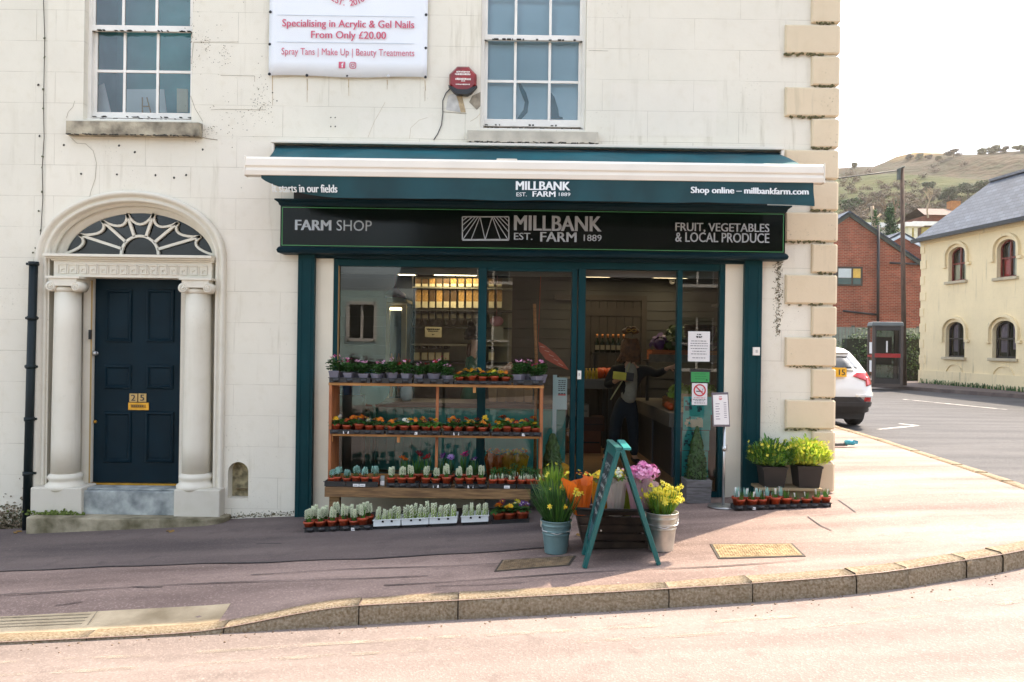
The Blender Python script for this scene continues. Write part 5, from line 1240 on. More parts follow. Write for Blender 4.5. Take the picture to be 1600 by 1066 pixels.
fx0_,fx1_ = WX(606,520,11.6),WX(633,520,11.6); zt_ = WZ(620,478,11.6)
m = MB(); m.box(fx0_,fx1_,11.6,12.2,FLOOR,zt_); obj("body",m,mat("fridge_dark",hexc("15130f"),0.5),fr,True)
m = MB(); m.box(fx0_-0.02,fx0_+0.03,11.56,11.6,FLOOR,zt_+0.05); m.box(fx1_-0.05,fx1_+0.02,11.56,11.6,FLOOR,zt_+0.05); m.box(fx0_+0.03,fx1_-0.05,11.56,11.6,zt_-0.02,zt_+0.05); obj("frame",m,mat("cream_frame",hexc("cdbd92"),0.6),fr,True)
m = MB()
for k in range(5):
 for q in range(4):m.lathe([(0.025,0),(0.025,0.1),(0.01,0.14),(0.01,0.17)],(fx0_+0.06+q*0.05,11.59,FLOOR+0.35+k*0.22),8,q%2)
m.box(fx0_+0.03,fx1_-0.05,11.575,11.6,zt_-0.06,zt_-0.03,2)
obj("bottles",m,[mat("bottle_amber",hexc("b86a1c"),0.3,0.3,8),mat("bottle_green",hexc("4b5d2a"),0.3,0.3,8),LAMP],fr,True)
m = MB(); x,z = W(617,460,10.8); m.lathe([(0.03,0.09),(0.14,0.0),(0.145,-0.04)],(x,10.8,z),20); m.tube([(x,10.8,z+0.09),(x,10.8,IZ1)],0.006,6)
single("pendant_lamp",m,mat("dark_red_shade",hexc("6e1420"),0.5,0.15,6),"dark red pendant lampshade hanging behind the left window","lamp",loc=(x,10.8,IZ1))
m = MB(); a,b,c,d = W(609,474,11.2),W(640,474,11.2),W(640,470,11.2),W(612,461,11.2)
m.prism([a,b,c,d],10.9,11.5); single("shelf_canopy",m,mat("cream_canopy",hexc("a08e6c"),0.7,0.2,5),"sloping cream canopy above the drinks cabinet","canopy",loc=(a[0],11.2,a[1]))
for i,px in enumerate((540,556)):
 m = MB(); x,z = W(px,560,9.5); m.lathe([(0.06,0),(0.065,0.16),(0.03,0.22),(0.03,0.27)],(x,9.5,cz-0.03+0.0),14); m.v =[(a,b,c+0.14)for a,b,c in m.v]
 single("water_bottle",m,mat("blue_bottle",hexc("2f6f9a"),0.25,0.15,6),("left" if i==0 else "right")+" one of two blue bottles behind the lower left of the shop window","bottle",loc=(x,9.5,cz+0.11))
m = MB(); x0,x1 = WX(530,560,9.5),WX(566,560,9.5); m.box(x0-0.03,x1+0.03,9.42,9.6,FLOOR,cz+0.11); single("side_cabinet",m,mat("grey_cabinet",hexc("4c5f5e"),0.6),"grey cabinet carrying two blue bottles by the left window","cabinet",bevel=0.005,loc=(x0,9.5,FLOOR))
bk_ = MB(); bk2 = random.Random(8)
x0,x1 = WX(764,560,9.9),WX(838,560,9.9)
for i in range(9):
 px = 770+(i%5)*14+(i//5)*7; z = cz+0.005; x = WX(px,600,CD+.2+(i//5)*.15)
 m = MB(); hh = bk2.uniform(0.14,0.30); m.frustum((0,0,0),0.09,0.11,hh); m.ball((0,0,hh),0.055,10,6,1,(1,1,.5))
 o = obj("bread_bag",m,[mat("kraft_paper",hexc("8a6a48"),0.8,0.2,9,rand=0.25),mat("bread_crust",hexc("9a6a38"),0.7,0.3,12)],None); o.location =(x,CD+0.2+(i//5)*0.15,z)
 meta(o,f"{ORD[i % 5]} brown paper bag from the left in the {'front' if i < 5 else 'back'} row on the counter","paper bag","brown paper bags on the counter")
m = MB();(x0,z0),(x1,z1) = W(838,562,9.2),W(835,475,9.2); m.tube([(x0,9.2,FLOOR),(x0,9.2,z0),(x1,9.2,z1)],0.018,8)
single("wooden_pole",m,wood("orange_pole",hexc("b0713a"),hexc("8a5528"),4),"slim orange wooden pole upright behind the closed door leaf","pole",loc=(x0,9.2,FLOOR))
m = MB(); P_ =[(841,534),(852,540),(868,553),(880,566),(889,578),(884,577),(868,570),(853,562),(843,549)]; pts =[W(a,b,8.95)for a,b in P_]; m.prism([(x,z)for x,z in reversed(pts)],8.93,8.97)
for k in range(5):
 a = pts[1+k%4]; m.beam((pts[0][0]+0.02+k*0.05,8.925,pts[0][1]-0.05-k*0.045),(pts[0][0]+0.07+k*0.05,8.925,pts[0][1]-0.06-k*0.05),0.02,0.006,1)
m.tube([(pts[0][0],8.95,pts[0][1]),(pts[0][0]+0.02,8.95,2.6)],0.003,5)
single("hanging_ham",m,[mat("red_cloth",hexc("a8442e"),0.7,0.3,14),mat("pale_stripe",hexc("cfa08c"),0.7)],"reddish striped folded cloth hanging behind the closed door leaf","cloth",loc=(pts[0][0],8.95,pts[0][1])).name = "folded_cloth"
st = thing("reflection_sign_stand","slim pale blue sign stand with a small panel behind the closed door leaf","sign stand",(WX(867,700,9.0),9.0,FLOOR))  # solid stand added in place of a reflection on the door glass
m = MB(); x0,x1 = WX(864,600,9.0),WX(870,600,9.0); m.box(x0,x1,8.98,9.02,FLOOR,WZ(867,586,9.0)); PB = mat("pale_blue_paint",hexc("a9c3c6"),0.5,0.06,4); obj("post",m,PB,st,True)
m = MB(); xb = WX(886,600,9.0); z0,z1 = WZ(878,640,9.0),WZ(878,590,9.0); m.box(x1,xb,8.985,9.01,z0,z1); H = z1-z0
lines(m,x1,xb,[(z1-H*q,.7)for q in(.1,.16,.22,.28,.34,.4,.5)],8.984,1,6,0.01); m.box(x1+0.015,xb-0.015,8.982,8.985,z0+H*.44,z0+H*.48,2); obj("panel",m,[PB,INK,mat("sign_red",hexc("c2303a"))],st,True)
m = MB(); x,z = W(877,700,9.0); m.frustum((x,9.05,FLOOR),0.16,0.18,0.2); m.ball((x,9.05,FLOOR+0.2),0.1,12,7,0,(1,1,.6)); single("yellow_bag",m,mat("yellow_sack",hexc("d99a1c"),0.6,0.2,10),"bright yellow sack on the shop floor behind the closed door leaf","sack",loc=(x,9.05,FLOOR))
m = MB(); x,z = W(776,502,10.6); m.ball((x,10.6,z),0.075,12,8,0,(1.2,.6,.9)); m.box(x-0.07,x+0.09,10.58,10.62,z-0.24,z-0.07,1); m.tube([(x,10.6,z),(x,10.6,IZ1)],0.003,5)
single("hanging_decoration",m,[mat("soft_pink",hexc("c98a8a"),0.7,0.15,8),mat("beige_card",hexc("a8977c"),0.7,.1,6)],"soft pink rosette with a beige card hanging in the shop","decoration",loc=(x,10.6,z))
GRYC = mat("grey_counter",hexc("5f5a52"),0.5,0.1,4); GRYD = mat("dark_counter_side",hexc("2f2c28"),0.5,0.12,3)
pc = thing("produce_counter","grey produce counter along the right side of the open doorway","counter",(2.3,11,FLOOR))
KX = WX(1008,700,11.2); ya_,yb_ = 9.75,12.3; ztop = WZ(1040,640,9.8)
m = MB(); xf,xk = 1.94,1.86
m.add([(xf,ya_,FLOOR),(3.2,ya_,FLOOR),(3.2,yb_,FLOOR),(xk,yb_,FLOOR),(xf,ya_,ztop-0.2),(3.2,ya_,ztop-0.2),(3.2,yb_,ztop-0.2),(xk,yb_,ztop-0.2)],[(0,1,5,4),(1,2,6,5),(2,3,7,6),(3,0,4,7),(4,5,6,7)])
m.box(xf-0.012,xf+0.05,ya_-0.01,ya_+0.06,FLOOR,ztop-0.2,1); m.box(xf-0.05,xf,10.9,11.0,FLOOR,ztop-0.2,1)
obj("cabinet",m,[GRYD,mat("grey_post",hexc("4a5058"),0.5)],pc,True)
m = MB(); m.add([(xf-0.06,ya_-0.05,ztop-0.2),(3.2,ya_-0.05,ztop-0.2),(3.2,yb_,ztop-0.2),(xk-0.06,yb_,ztop-0.2),(xf-0.06,ya_-0.05,ztop-0.03),(3.2,ya_-0.05,ztop-0.03),(3.2,yb_,ztop-0.03),(xk-0.06,yb_,ztop-0.03)],[(0,1,5,4),(1,2,6,5),(2,3,7,6),(3,0,4,7),(4,5,6,7)])
obj("counter_top",m,GRYC,pc,True,bevel=0.006)
CRW = wood("crate_wood",hexc("a8743c"),hexc("84582c"),5); CRW2 = wood("crate_orange",hexc("b0602a"),hexc("8c4a20"),5)
def crate(x,y,z,w,d,h,label,matl,cat="crate"):
 m = MB(); t = 0.012
 for k in range(3):
  z0 = z+h*k/3+0.004; z1 = z+h*(k+1)/3-0.004
  m.box(x-w/2,x+w/2,y-d/2,y-d/2+t,z0,z1); m.box(x-w/2,x+w/2,y+d/2-t,y+d/2,z0,z1); m.box(x-w/2,x-w/2+t,y-d/2+t,y+d/2-t,z0,z1); m.box(x+w/2-t,x+w/2,y-d/2+t,y+d/2-t,z0,z1)
 m.box(x-w/2+t,x+w/2-t,y-d/2+t,y+d/2-t,z,z+0.012)
 for i in(-1,1):
  for j in(-1,1):m.box(x+i*(w/2-0.03)-.012,x+i*(w/2-.03)+.012,y+j*(d/2-.03)-.012,y+j*(d/2-.03)+.012,z+.012,z+h+.01)
 return single("wooden_crate",m,matl,label,cat,loc=(x,y,z))
def leafball(r,n,seed,spread=0.5,sz=0.6):
 q = random.Random(seed); m = MB()
 m.ball((0,0,r*0.75),r*0.7,10,7,0)
 for i in range(n):
  a = q.uniform(0,6.283); e = q.uniform(-0.3,1.4); d = Vector((math.cos(a)*math.cos(e),math.sin(a)*math.cos(e),math.sin(e))); c = d*r*q.uniform(.75,1.0)+Vector((0,0,r*.75))
  t = d.orthogonal().normalized(); t = Matrix.Rotation(q.uniform(0,6.28),3,d)@t; b = d.cross(t); s = r*sz*q.uniform(.6,1.1)
  up = d*s*0.35
  m.add([c-t*s*.5-b*s*.2,c+t*s*.5-b*s*.2,c+t*s*.55+b*s*.5+up,c+b*s*.8+up*1.4,c-t*s*.55+b*s*.5+up],[(0,1,2,3,4)],0)
 return m
LETT = mat("lettuce_green",hexc("7c9a35"),0.6,0.35,14,trans=0.2,rand=0.2); CABG = mat("cabbage_green",hexc("3f5522"),0.6,0.3,12,rand=0.25); PURP = mat("cabbage_purple",hexc("4a2a68"),0.5,0.25,10)
TOM = mat("tomato_orange",hexc("c2501c"),0.35,0.2,6,rand=0.15)
lm = leafball(0.11,46,1).mesh("lettuce",[LETT])
yl = 10.3
crate(2.30,yl+0.05,ztop-0.03,0.62,0.8,0.13,"low wooden crate of lettuces on the grey produce counter",CRW)
for i,(dx,dy)in enumerate([(-0.19,-0.24),(0.0,-0.25),(0.18,-0.23),(-0.18,0.02),(0.02,0.03),(0.19,0.02)]):
 o = obj("lettuce",lm,None); o.location =(2.30+dx,yl+0.05+dy,ztop+0.04+0.03*(i>2)); o.rotation_euler =(0,0,i*1.1); o.scale =(1.05,)*3
 meta(o,f"{['left', 'middle', 'right'][i % 3]} head of green lettuce in the {'front' if i < 3 else 'back'} row of the low crate","lettuce","lettuces in the crate on the produce counter")
up_z = WZ(1035,548,11.4)
shf = MB(); shf.box(1.88,3.2,11.2,11.75,up_z-0.16,up_z-0.13); shf.box(1.88,3.2,11.18,11.2,up_z-0.16,up_z-0.05,1)
for x in(1.93,3.1):shf.box(x,x+0.04,11.68,11.72,ztop-0.03,up_z-0.16)
single("produce_shelf",shf,[GRYD,mat("clear_bins",hexc("6b6558"),0.3,0.3,18)],"raised dark shelf with a clear plastic front above the produce counter","shelf",loc=(2.5,11.4,up_z-0.16))
crate(2.26,11.45,up_z-0.13,0.66,0.42,0.14,"orange wooden crate of cabbages on the raised shelf",CRW2)
crate(2.86,11.45,up_z-0.13,0.42,0.42,0.14,"wooden crate of dark greens behind the printed notice",CRW)
pm_ = leafball(0.12,30,4).mesh("purple_cabbage",[PURP]); cm_ = leafball(0.13,34,5).mesh("cabbage",[CABG])
o = obj("purple_cabbage",pm_,None); o.location =(2.06,11.38,up_z); meta(o,"round purple cabbage in the orange crate on the raised shelf","cabbage")
for i,(x,y,s,dz,lab)in enumerate([(2.24,11.36,.95,0,"dark green cabbage next to the purple one in the orange crate"),(2.42,11.42,1.15,0.03,"largest dark green cabbage in the orange crate, by the mullion"),(2.34,11.55,1.1,0.12,"dark green cabbage on top at the back of the orange crate"),(2.76,11.4,1.3,0.02,"dark bunch of greens left of the printed notice on the crate"),(2.98,11.45,1.35,0.05,"dark bunch of greens at the wall end of the raised shelf")]):
 o = obj("cabbage",cm_,None); o.location =(x,y,up_z-0.02+dz); o.scale =(s,)*3; o.rotation_euler =(0,0,i*2.0); meta(o,lab,"cabbage","cabbages on the raised shelf")
tm = MB(); tm.ball((0,0,0.045),0.045,12,8); tmm = tm.mesh("tomato",[TOM])
for i in range(4):
 o = obj("tomato",tmm,None); o.location =(1.965+0.005*i,10.05+i*0.085,ztop-0.03); meta(o,f"{ORD[i]} orange tomato from the front on the edge of the produce counter","tomato","tomatoes on the counter edge")
cr2 = MB(); x,z = W(1060,622,9.9);
for k in range(3):cr2.box(2.02+0.0,2.28,9.78,9.92,ztop-0.03+k*0.075,ztop+0.035+k*0.075)
single("egg_boxes",cr2,mat("egg_carton",hexc("b3936a"),0.9,0.2,20),"stack of pale brown egg boxes on the near end of the produce counter","egg boxes",bevel=0.008,loc=(2.15,9.85,ztop-0.03))
m = MB(); m.box(3.0,3.24,9.6,12.3,WZ(1090,470,10.5),WZ(1090,465,10.5)); single("wall_shelf",m,GRYD,"dark wall shelf high on the boarded wall right of the mullion","shelf",loc=(3.1,11,2.2))
bas = MB(); bq = random.Random(9)
for i,(px,py)in enumerate([(1090,500),(1106,503)]):
 b = MB(); r = 0.17; b.lathe([(r*.7,0),(r*1.0,.1),(r*1.05,.22),(r,.23)],(0,0,0),18)
 for k in range(8):b.tube([(r*1.03*math.cos(t*.4),r*1.03*math.sin(t*.4),.03+k*.026)for t in range(17)],0.006,5)
 o = obj("basket",b,mat("wicker_dark",hexc("4a3220"),0.8,0.35,20)); x,z = W(px,py,10.9); o.location =(x,10.9+i*0.3,1.75); meta(o,["front","rear"][i]+" dark wicker basket on the bracket behind the printed notice","basket","wicker baskets behind the right glass")
br_ = MB(); br_.box(2.2,3.2,10.6,11.5,1.70,1.75); br_.box(2.2,2.24,11.4,11.44,up_z-.13,1.70); single("basket_shelf",br_,DSH,"dark shelf carrying wicker baskets behind the right glass","shelf",loc=(2.7,11,1.7))
ge = thing("display_table","grey display table at the back left of the doorway","table",(1.25,11.9,FLOOR))
zg = WZ(925,592,11.7); m = MB(); m.box(0.72,1.45,11.6,12.4,zg-0.14,zg); obj("table_top",m,GRYC,ge,True,bevel=0.005)
for i in(0.76,1.41):
 for j in(11.64,12.36):m = MB(); m.box(i-.025,i+.025,j-.025,j+.025,FLOOR,zg-.14); obj("leg",m,GRYD,ge,True)
for i in range(3):
 o = obj("squash",tmm,None); o.location =(1.27+0.07*i,11.75+0.12*(i%2),zg); o.scale =(1.6,1.6,1.8); meta(o,["left","middle","right"][i]+" orange squash on the grey display table","squash","squashes on the display table")
for i in range(5):
 m = MB(); m.lathe([(0.022,0),(0.022,.11),(0.012,.13),(.014,.15)],(0,0,0),10); o = obj("oil_bottle",m,mat("yellow_oil",hexc("c2a02c"),0.3,0.2,6)); o.location =(1.02+i*0.048,11.66,zg)
 meta(o,f"{ORD[i]} small yellow bottle from the left on the grey display table","bottle","yellow bottles on the display table")
bs = MB(); zb2 = WZ(950,551,12.2); bs.box(1.2,1.75,12.1,12.4,zb2-.04,zb2); bs.box(1.24,1.28,12.3,12.38,zg,zb2-.04); bs.box(1.67,1.71,12.3,12.38,FLOOR,zb2-.04)
single("bottle_shelf",bs,DSH,"dark shelf of bottles at the back beside the plank door","shelf",loc=(1.5,12.2,zb2))
for i in range(6):
 m = MB(); m.lathe([(0.036,0),(0.038,.15),(0.015,.2),(.015,.26)],(0,0,0),12,0); m.lathe([(0.017,.22),(.017,.275)],(0,0,0),10,1); m.box(-.03,.03,-.04,-.0385,.04,.11,2); o = obj("wine_bottle",m,[mat("dark_bottle",hexc("121a10"),0.2),mat("copper_cap",hexc("b0703c"),0.4,metal=.5),mat("dull_label",hexc("77705e"))]); o.location =(1.27+i*0.08,12.2,zb2)
 meta(o,f"{ORD[i]} dark bottle from the left on the shelf beside the plank door","bottle","dark bottles on the back shelf")
for i,(x,z,w_,h_,c,lab)in enumerate([(1.05,FLOOR,.5,.32,"6a3a22","reddish cardboard box under the display table"),(1.15,FLOOR+.32,.4,.2,"4a2c1c","dark brown box stacked under the display table"),(0.98,FLOOR+.52,.28,.18,"8a8272","grey wire basket on the boxes under the display table")]):
 m = MB(); m.box(x-w_/2,x+w_/2,11.75,12.1,z,z+h_); m.box(x-w_/2+.02,x+w_/2-.02,11.745,11.75,z+h_*.45,z+h_*.52,1)
 single("cardboard_box",m,[mat("carton_"+c,hexc(c),0.8,.15,8),DARK],lab,"box",bevel=.004,loc=(x,11.9,z))
# ------------------------------------------------------------------ people
SKIN = mat("skin",hexc("b98a70"),0.55,0.06,8); SKIN2 = mat("skin_fair",hexc("c69a80"),0.55,.06,8)
def hand(pts,edges,radii,wrist,ddir,side,palm=0.085,curl=0.5,size=1.0):
 "palm and five bent fingers grown from the wrist index"
 w = Vector(pts[wrist]); d = Vector(ddir).normalized(); s = Vector(side).normalized(); n = d.cross(s).normalized()
 p = w+d*palm*0.55*size; pts.append(tuple(p)); radii.append((0.034*size,0.018*size)); edges.append((wrist,len(pts)-1)); pi = len(pts)-1
 for k,(off,ln)in enumerate(((-0.030,.072),(-0.010,.082),(0.010,.078),(0.029,.060))):
  a = p+d*palm*.5*size+s*off*size; b = a+(d*math.cos(curl)+n*math.sin(curl))*ln*.5*size; c = b+(d*math.cos(curl*2.1)+n*math.sin(curl*2.1))*ln*.5*size
  i0 = len(pts); pts+=[tuple(a),tuple(b),tuple(c)]; radii+=[.0095*size,.0088*size,.0072*size]; edges+=[(pi,i0),(i0,i0+1),(i0+1,i0+2)]
 a = p-s*0.034*size+d*.01; b = a-s*.022*size+d*.03*size+n*.012*size; c = b+d*.03*size+n*.012*size
 i0 = len(pts); pts+=[tuple(a),tuple(b),tuple(c)]; radii+=[.012*size,.0105*size,.008*size]; edges+=[(pi,i0),(i0,i0+1),(i0+1,i0+2)]
def person(label,loc,J,cloth,hair=None,extra=None):
 P_ = thing("person",label,"person",loc)
 pts,rad,ed,idx =[],[],[],{}
 def v(n,r):idx[n] = len(pts); pts.append(tuple(J[n])); rad.append(r)
 for n,r in[("pelvis",(.15,.10)),("waist",(.125,.09)),("chest",(.15,.105)),("neckbase",(.065,.06)),("neck",(.05,.05)),("jaw",(.062,.072)),("head",(.078,.095)),("crown",(.06,.075))]:v(n,r)
 chain =["pelvis","waist","chest","neckbase","neck","jaw","head","crown"]; ed+=[(idx[a],idx[b])for a,b in zip(chain,chain[1:])]
 for s in "LR":
  for n,r in[("sh"+s,.058),("el"+s,.042),("wr"+s,(.03,.024)),("hip"+s,.085),("kn"+s,.056),("an"+s,.038),("toe"+s,.034)]:v(n,r)
  ed+=[(idx["chest"],idx["sh"+s]),(idx["sh"+s],idx["el"+s]),(idx["el"+s],idx["wr"+s]),(idx["pelvis"],idx["hip"+s]),(idx["hip"+s],idx["kn"+s]),(idx["kn"+s],idx["an"+s]),(idx["an"+s],idx["toe"+s])]
  hand(pts,ed,rad,idx["wr"+s],J["hd"+s],J["hs"+s],curl=J.get("curl"+s,.5))
 f = Vector(J["face"]); nb = Vector(J["jaw"])*.35+Vector(J["head"])*.65+f*.085
 i0 = len(pts); pts+=[tuple(nb),tuple(nb+f*.025+Vector((0,0,-.02)))]; rad+=[.018,.012]; ed+=[(idx["head"],i0),(i0,i0+1)]
 body = skin_mesh("body",pts,ed,rad,[cloth["skin"]]); b = obj("body",body,None,P_)
 fm = MB(); side = f.cross(Vector((0,0,1))).normalized(); hv = Vector(J["head"])
 for q in(-1,1):fm.ball(tuple(hv+f*.085+side*q*.032+Vector((0,0,.005))),.012,8,5,0); fm.ball(tuple(hv+side*q*.083+Vector((0,0,-.01))),.022,8,5,2,(.5,.6,1.2)); fm.beam(tuple(hv+f*.092+side*q*.018+Vector((0,0,.026))),tuple(hv+f*.085+side*q*.046+Vector((0,0,.024))),.007,.007,0)
 fm.beam(tuple(Vector(J["jaw"])+f*.078-side*.022),tuple(Vector(J["jaw"])+f*.078+side*.022),.009,.008,1)
 obj("face",fm,[mat("eye_dark",(.03,.025,.02),.3),mat("lips",hexc("8f4a42"),.5),cloth["skin"]],P_)
 def garment(name,spec,edges,m,**k):o = obj(name,skin_mesh(name,[tuple(J[n])if isinstance(n,str)else n for n,r in spec],edges,[r for n,r in spec],[m]),None,P_); return o
 g = 1.13
 sp =[("pelvis",(.185,.135)),("hipL",.108),("knL",.07),("anL",.056),("hipR",.108),("knR",.07),("anR",.056),("waist",(.142,.104))]
 garment("trousers",sp,[(0,1),(1,2),(2,3),(0,4),(4,5),(5,6),(0,7)],cloth["trousers"])
 sp =[("hem",cloth.get("hem",(.19,.125))),("waist",(.155,.115)),("chest",(.178,.128)),("shL",.078),("elL",.06),("cuffL",.046),("shR",.078),("elR",.06),("cuffR",.046),("neckbase",(.085,.078))]
 garment("coat",sp,[(0,1),(1,2),(2,3),(3,4),(4,5),(2,6),(6,7),(7,8),(2,9)],cloth["coat"])
 if "top" in cloth:
  fo = Vector(J["face"]); fo.z = 0; fo.normalize(); of = fo*.058
  q = lambda n,z=0:tuple(Vector(J[n])+of+Vector((0,0,z)))
  garment("jumper",[(tuple(Vector(J["hem"])+of*1.25),(.125,.105)),(q("waist"),(.12,.092)),(q("chest",.02),(.11,.098)),(tuple(Vector(J["neckbase"])+of*.5),(.055,.06))],[(0,1),(1,2),(2,3)],cloth["top"])
 for s in "LR":
  a,t = Vector(J["an"+s]),Vector(J["toe"+s]); d = t-a; d.z = 0; d.normalize()
  o = obj("shoe",skin_mesh("shoe",[tuple(a+Vector((0,0,-.005))),tuple(a+Vector((0,0,-.045))-d*.03),tuple(t+d*.02)],[(0,1),(1,2)],[.05,.045,(.045,.032)],[cloth["shoe"]]),None,P_)
 return P_
BLK = mat("black_fabric",hexc("111315"),.85,.2,12,.3,50); JEAN = mat("dark_jeans",hexc("14202c"),.85,.2,20,.2,60); GREY = mat("grey_jumper",hexc("a09c8c"),.9,.12,20,.4,70); GRN = mat("dark_green_coat",hexc("1c6148"),.85,.2,10,.3,50); SHOE = mat("black_shoe",hexc("0e0e0f"),.5)
PD = 10.95
def L_(px,py,dy=0,z0=FLOOR,d=PD,lx=None):x,z = W(px,py,d+dy); return Vector((x-lx,dy,z-z0))
lx = WX(972,700,PD); q = lambda px,py,dy=0:L_(px,py,dy,FLOOR,PD,lx)
J = dict(pelvis=q(976,638),waist=q(982,610),chest=q(984,583),neckbase=q(985,566),neck=q(985,560,-.02),jaw=q(985,553,-.06),head=q(985,540,-.045),crown=q(985,531,-.02),shL=q(960,576),elL=q(947,604,-.02),wrL=q(966,593,-.2),shR=q(1009,577),elR=q(1027,585,-.06),wrR=q(1046,574,-.18),hipL=q(965,645),knL=q(958,688,-.05),anL=Vector((WX(947,722,PD)-lx,.06,.075)),toeL=Vector((WX(944,722,PD)-lx,-.09,.035)),hipR=q(988,645),knR=q(990,686,-.04),anR=Vector((WX(991,716,PD)-lx,0,.075)),toeR=Vector((WX(994,716,PD)-lx,-.15,.035)),hdL=Vector((.8,-.3,.1)),hsL=Vector((.1,-.2,-1)),hdR=Vector((.5,-.7,.1)),hsR=Vector((.2,0,1)),curlL=.75,face=Vector((0,-.9,-.4)).normalized(),hem=q(980,632),cuffL=q(962,596,-.15),cuffR=q(1042,576,-.15))
pw = person("woman in black jacket, grey jumper and dark trousers standing in the shop doorway",(lx,PD,FLOOR),J,dict(skin=SKIN2,trousers=JEAN,coat=BLK,top=GREY,shoe=SHOE,hem=(.2,.12)))
HAIR = mat("brown_hair",hexc("4e301c"),.5,.35,18,.4,60,tint=hexc("6a4628"))
hp,he,hr =[],[],[]
hc = J["head"]+Vector((0,0,.02)); hp.append(tuple(hc+Vector((0,.01,.02)))); hr.append((.112,.118)); rq = random.Random(6)
def lock(pts,r0,r1):
 last = 0
 for i,p in enumerate(pts):hp.append(tuple(p)); hr.append(r0+(r1-r0)*i/max(1,len(pts)-1)); he.append((last,len(hp)-1)); last = len(hp)-1
for k in range(13):
 t = -1.3+2.6*k/12; x = .105*math.sin(t); y = -.105*math.cos(t)+.0
 lock([hc+Vector((x*.8,y*.85,.05)),hc+Vector((x*1.1,y*1.02,-.04)),hc+Vector((x*1.12,y*1.0,-.12)),hc+Vector((x*.98+rq.uniform(-.01,.01),y*.82,-.2-.05*math.cos(t)+rq.uniform(-.03,.02)))],.03,.016)
for k in range(6):
 t = 1.7+2.9*k/5; x = .1*math.sin(t); y = -.1*math.cos(t); lock([hc+Vector((x,y,.02)),hc+Vector((x*1.1,y*1.1,-.12)),hc+Vector((x*1.2,y,-.26))],.035,.02)
lock([hc+Vector((-.09,-.03,-.1)),hc+Vector((-.14,-.04,-.18)),hc+Vector((-.18,-.03,-.24))],.03,.02)
obj("hair",skin_mesh("hair",hp,he,hr,[HAIR]),None,pw)
m = MB(); zt_ = hc+Vector((0,.0,.15))
for dx,dy,dz,r in[(-.065,0,.02,.05),(.06,.01,.02,.052),(0,.03,.035,.05),(-.03,-.02,.06,.035),(.035,-.02,.06,.035)]:m.ball(tuple(zt_+Vector((dx,dy,dz))),r,12,8,0,(1.1,1,.8))
for sx in(-1,1):m.tube([tuple(zt_+Vector((sx*.035+.03*math.cos(t*.7),-.07,.03+.02*math.sin(t*.7))))for t in range(10)],.006,5,1)
obj("hair_bun",m,[HAIR,mat("gold_clip",hexc("c9a15a"),.4,metal=.5)],pw)
m = MB(); wl = J["wrL"]; a = wl+Vector((-.02,-.06,.05))
m.obox(tuple(a+Vector((.03,0,0))),(.17,.07,.10),(0,.1,0),0); m.obox(tuple(a+Vector((.16,0,-.01))),(.10,.075,.11),(0,.1,0),1)
pts =[tuple(Vector(J["neckbase"])+Vector((.0-.02,-.10,0))),tuple(Vector(J["chest"])+Vector((-.06,-.17,.0))),tuple(Vector(J["waist"])+Vector((-.17,-.19,.04))),tuple(Vector(J["waist"])+Vector((-.26,-.16,-.12)))]; m.tube([Vector(p)for p in pts],.011,6,2)
o = single("camera",m,[mat("lime_case",hexc("d2ca48"),.6),BLACKP,mat("pale_strap",hexc("b9b58a"),.7)],"yellow and black camera case with pale strap held by the woman","camera",bevel=.008); o.location = pw.location
PD2 = 10.75; lx2 = WX(742,600,PD2); q2 = lambda px,py,dy=0:L_(px,py,dy,FLOOR,PD2,lx2)
J2 = dict(pelvis=q2(733,646),waist=q2(735,612),chest=q2(738,577),neckbase=q2(737,553),neck=q2(738,549),jaw=q2(744,541),head=q2(741,529),crown=q2(738,519),shL=q2(732,569,-.15),elL=q2(757,588,-.24),wrL=q2(784,580,-.27),shR=q2(736,569,.16),elR=q2(762,590,.1),wrR=q2(786,576,-.05),hipL=q2(733,652,-.08),knL=q2(733,700,-.08),anL=Vector((.02,-.1,.075)),toeL=Vector((.16,-.12,.035)),hipR=q2(733,652,.1),knR=q2(733,700,.1),anR=Vector((-.06,.1,.075)),toeR=Vector((.08,.1,.035)),hdL=Vector((1,.1,.25)),hsL=Vector((0,.2,-1)),hdR=Vector((1,-.2,.2)),hsR=Vector((0,.2,-1)),curlL=.7,curlR=.7,face=Vector((1,-.05,-.15)).normalized(),hem=q2(733,634),cuffL=q2(779,582,-.27),cuffR=q2(781,578,-.03))
pa = person("shop assistant in dark beanie and green coat reaching forward behind the counter",(lx2,PD2,FLOOR),J2,dict(skin=SKIN2,trousers=JEAN,coat=GRN,shoe=SHOE,hem=(.18,.16)))
hc = J2["head"]; m = MB(); m.lathe([(.112,-.03),(.12,.0),(.118,.05),(.1,.1),(.06,.14),(.01,.155)],(hc.x-.012,hc.y,hc.z+.02),22); m.lathe([(.122,-.035),(.126,-.015),(.122,.015)],(hc.x-.01,hc.y,hc.z+.02),22); m.ball((hc.x-.05,hc.y,hc.z+.185),.045,12,8)
obj("beanie",m,mat("black_knit",hexc("100f10"),.95,.3,30,.8,60),pa)
hp,he,hr =[tuple(hc+Vector((-.05,0,-.02)))],[],[.08]
for k in range(5):
 y = -.07+.035*k; lock([hc+Vector((-.06,y,-.08)),hc+Vector((-.07,y*1.2,-.2)),hc+Vector((-.05,y*1.2,-.3))],.035,.02)
obj("hair",skin_mesh("hair",hp,he,hr,[mat("auburn_hair",hexc("4a2a18"),.5,.3,18)]),None,pa)
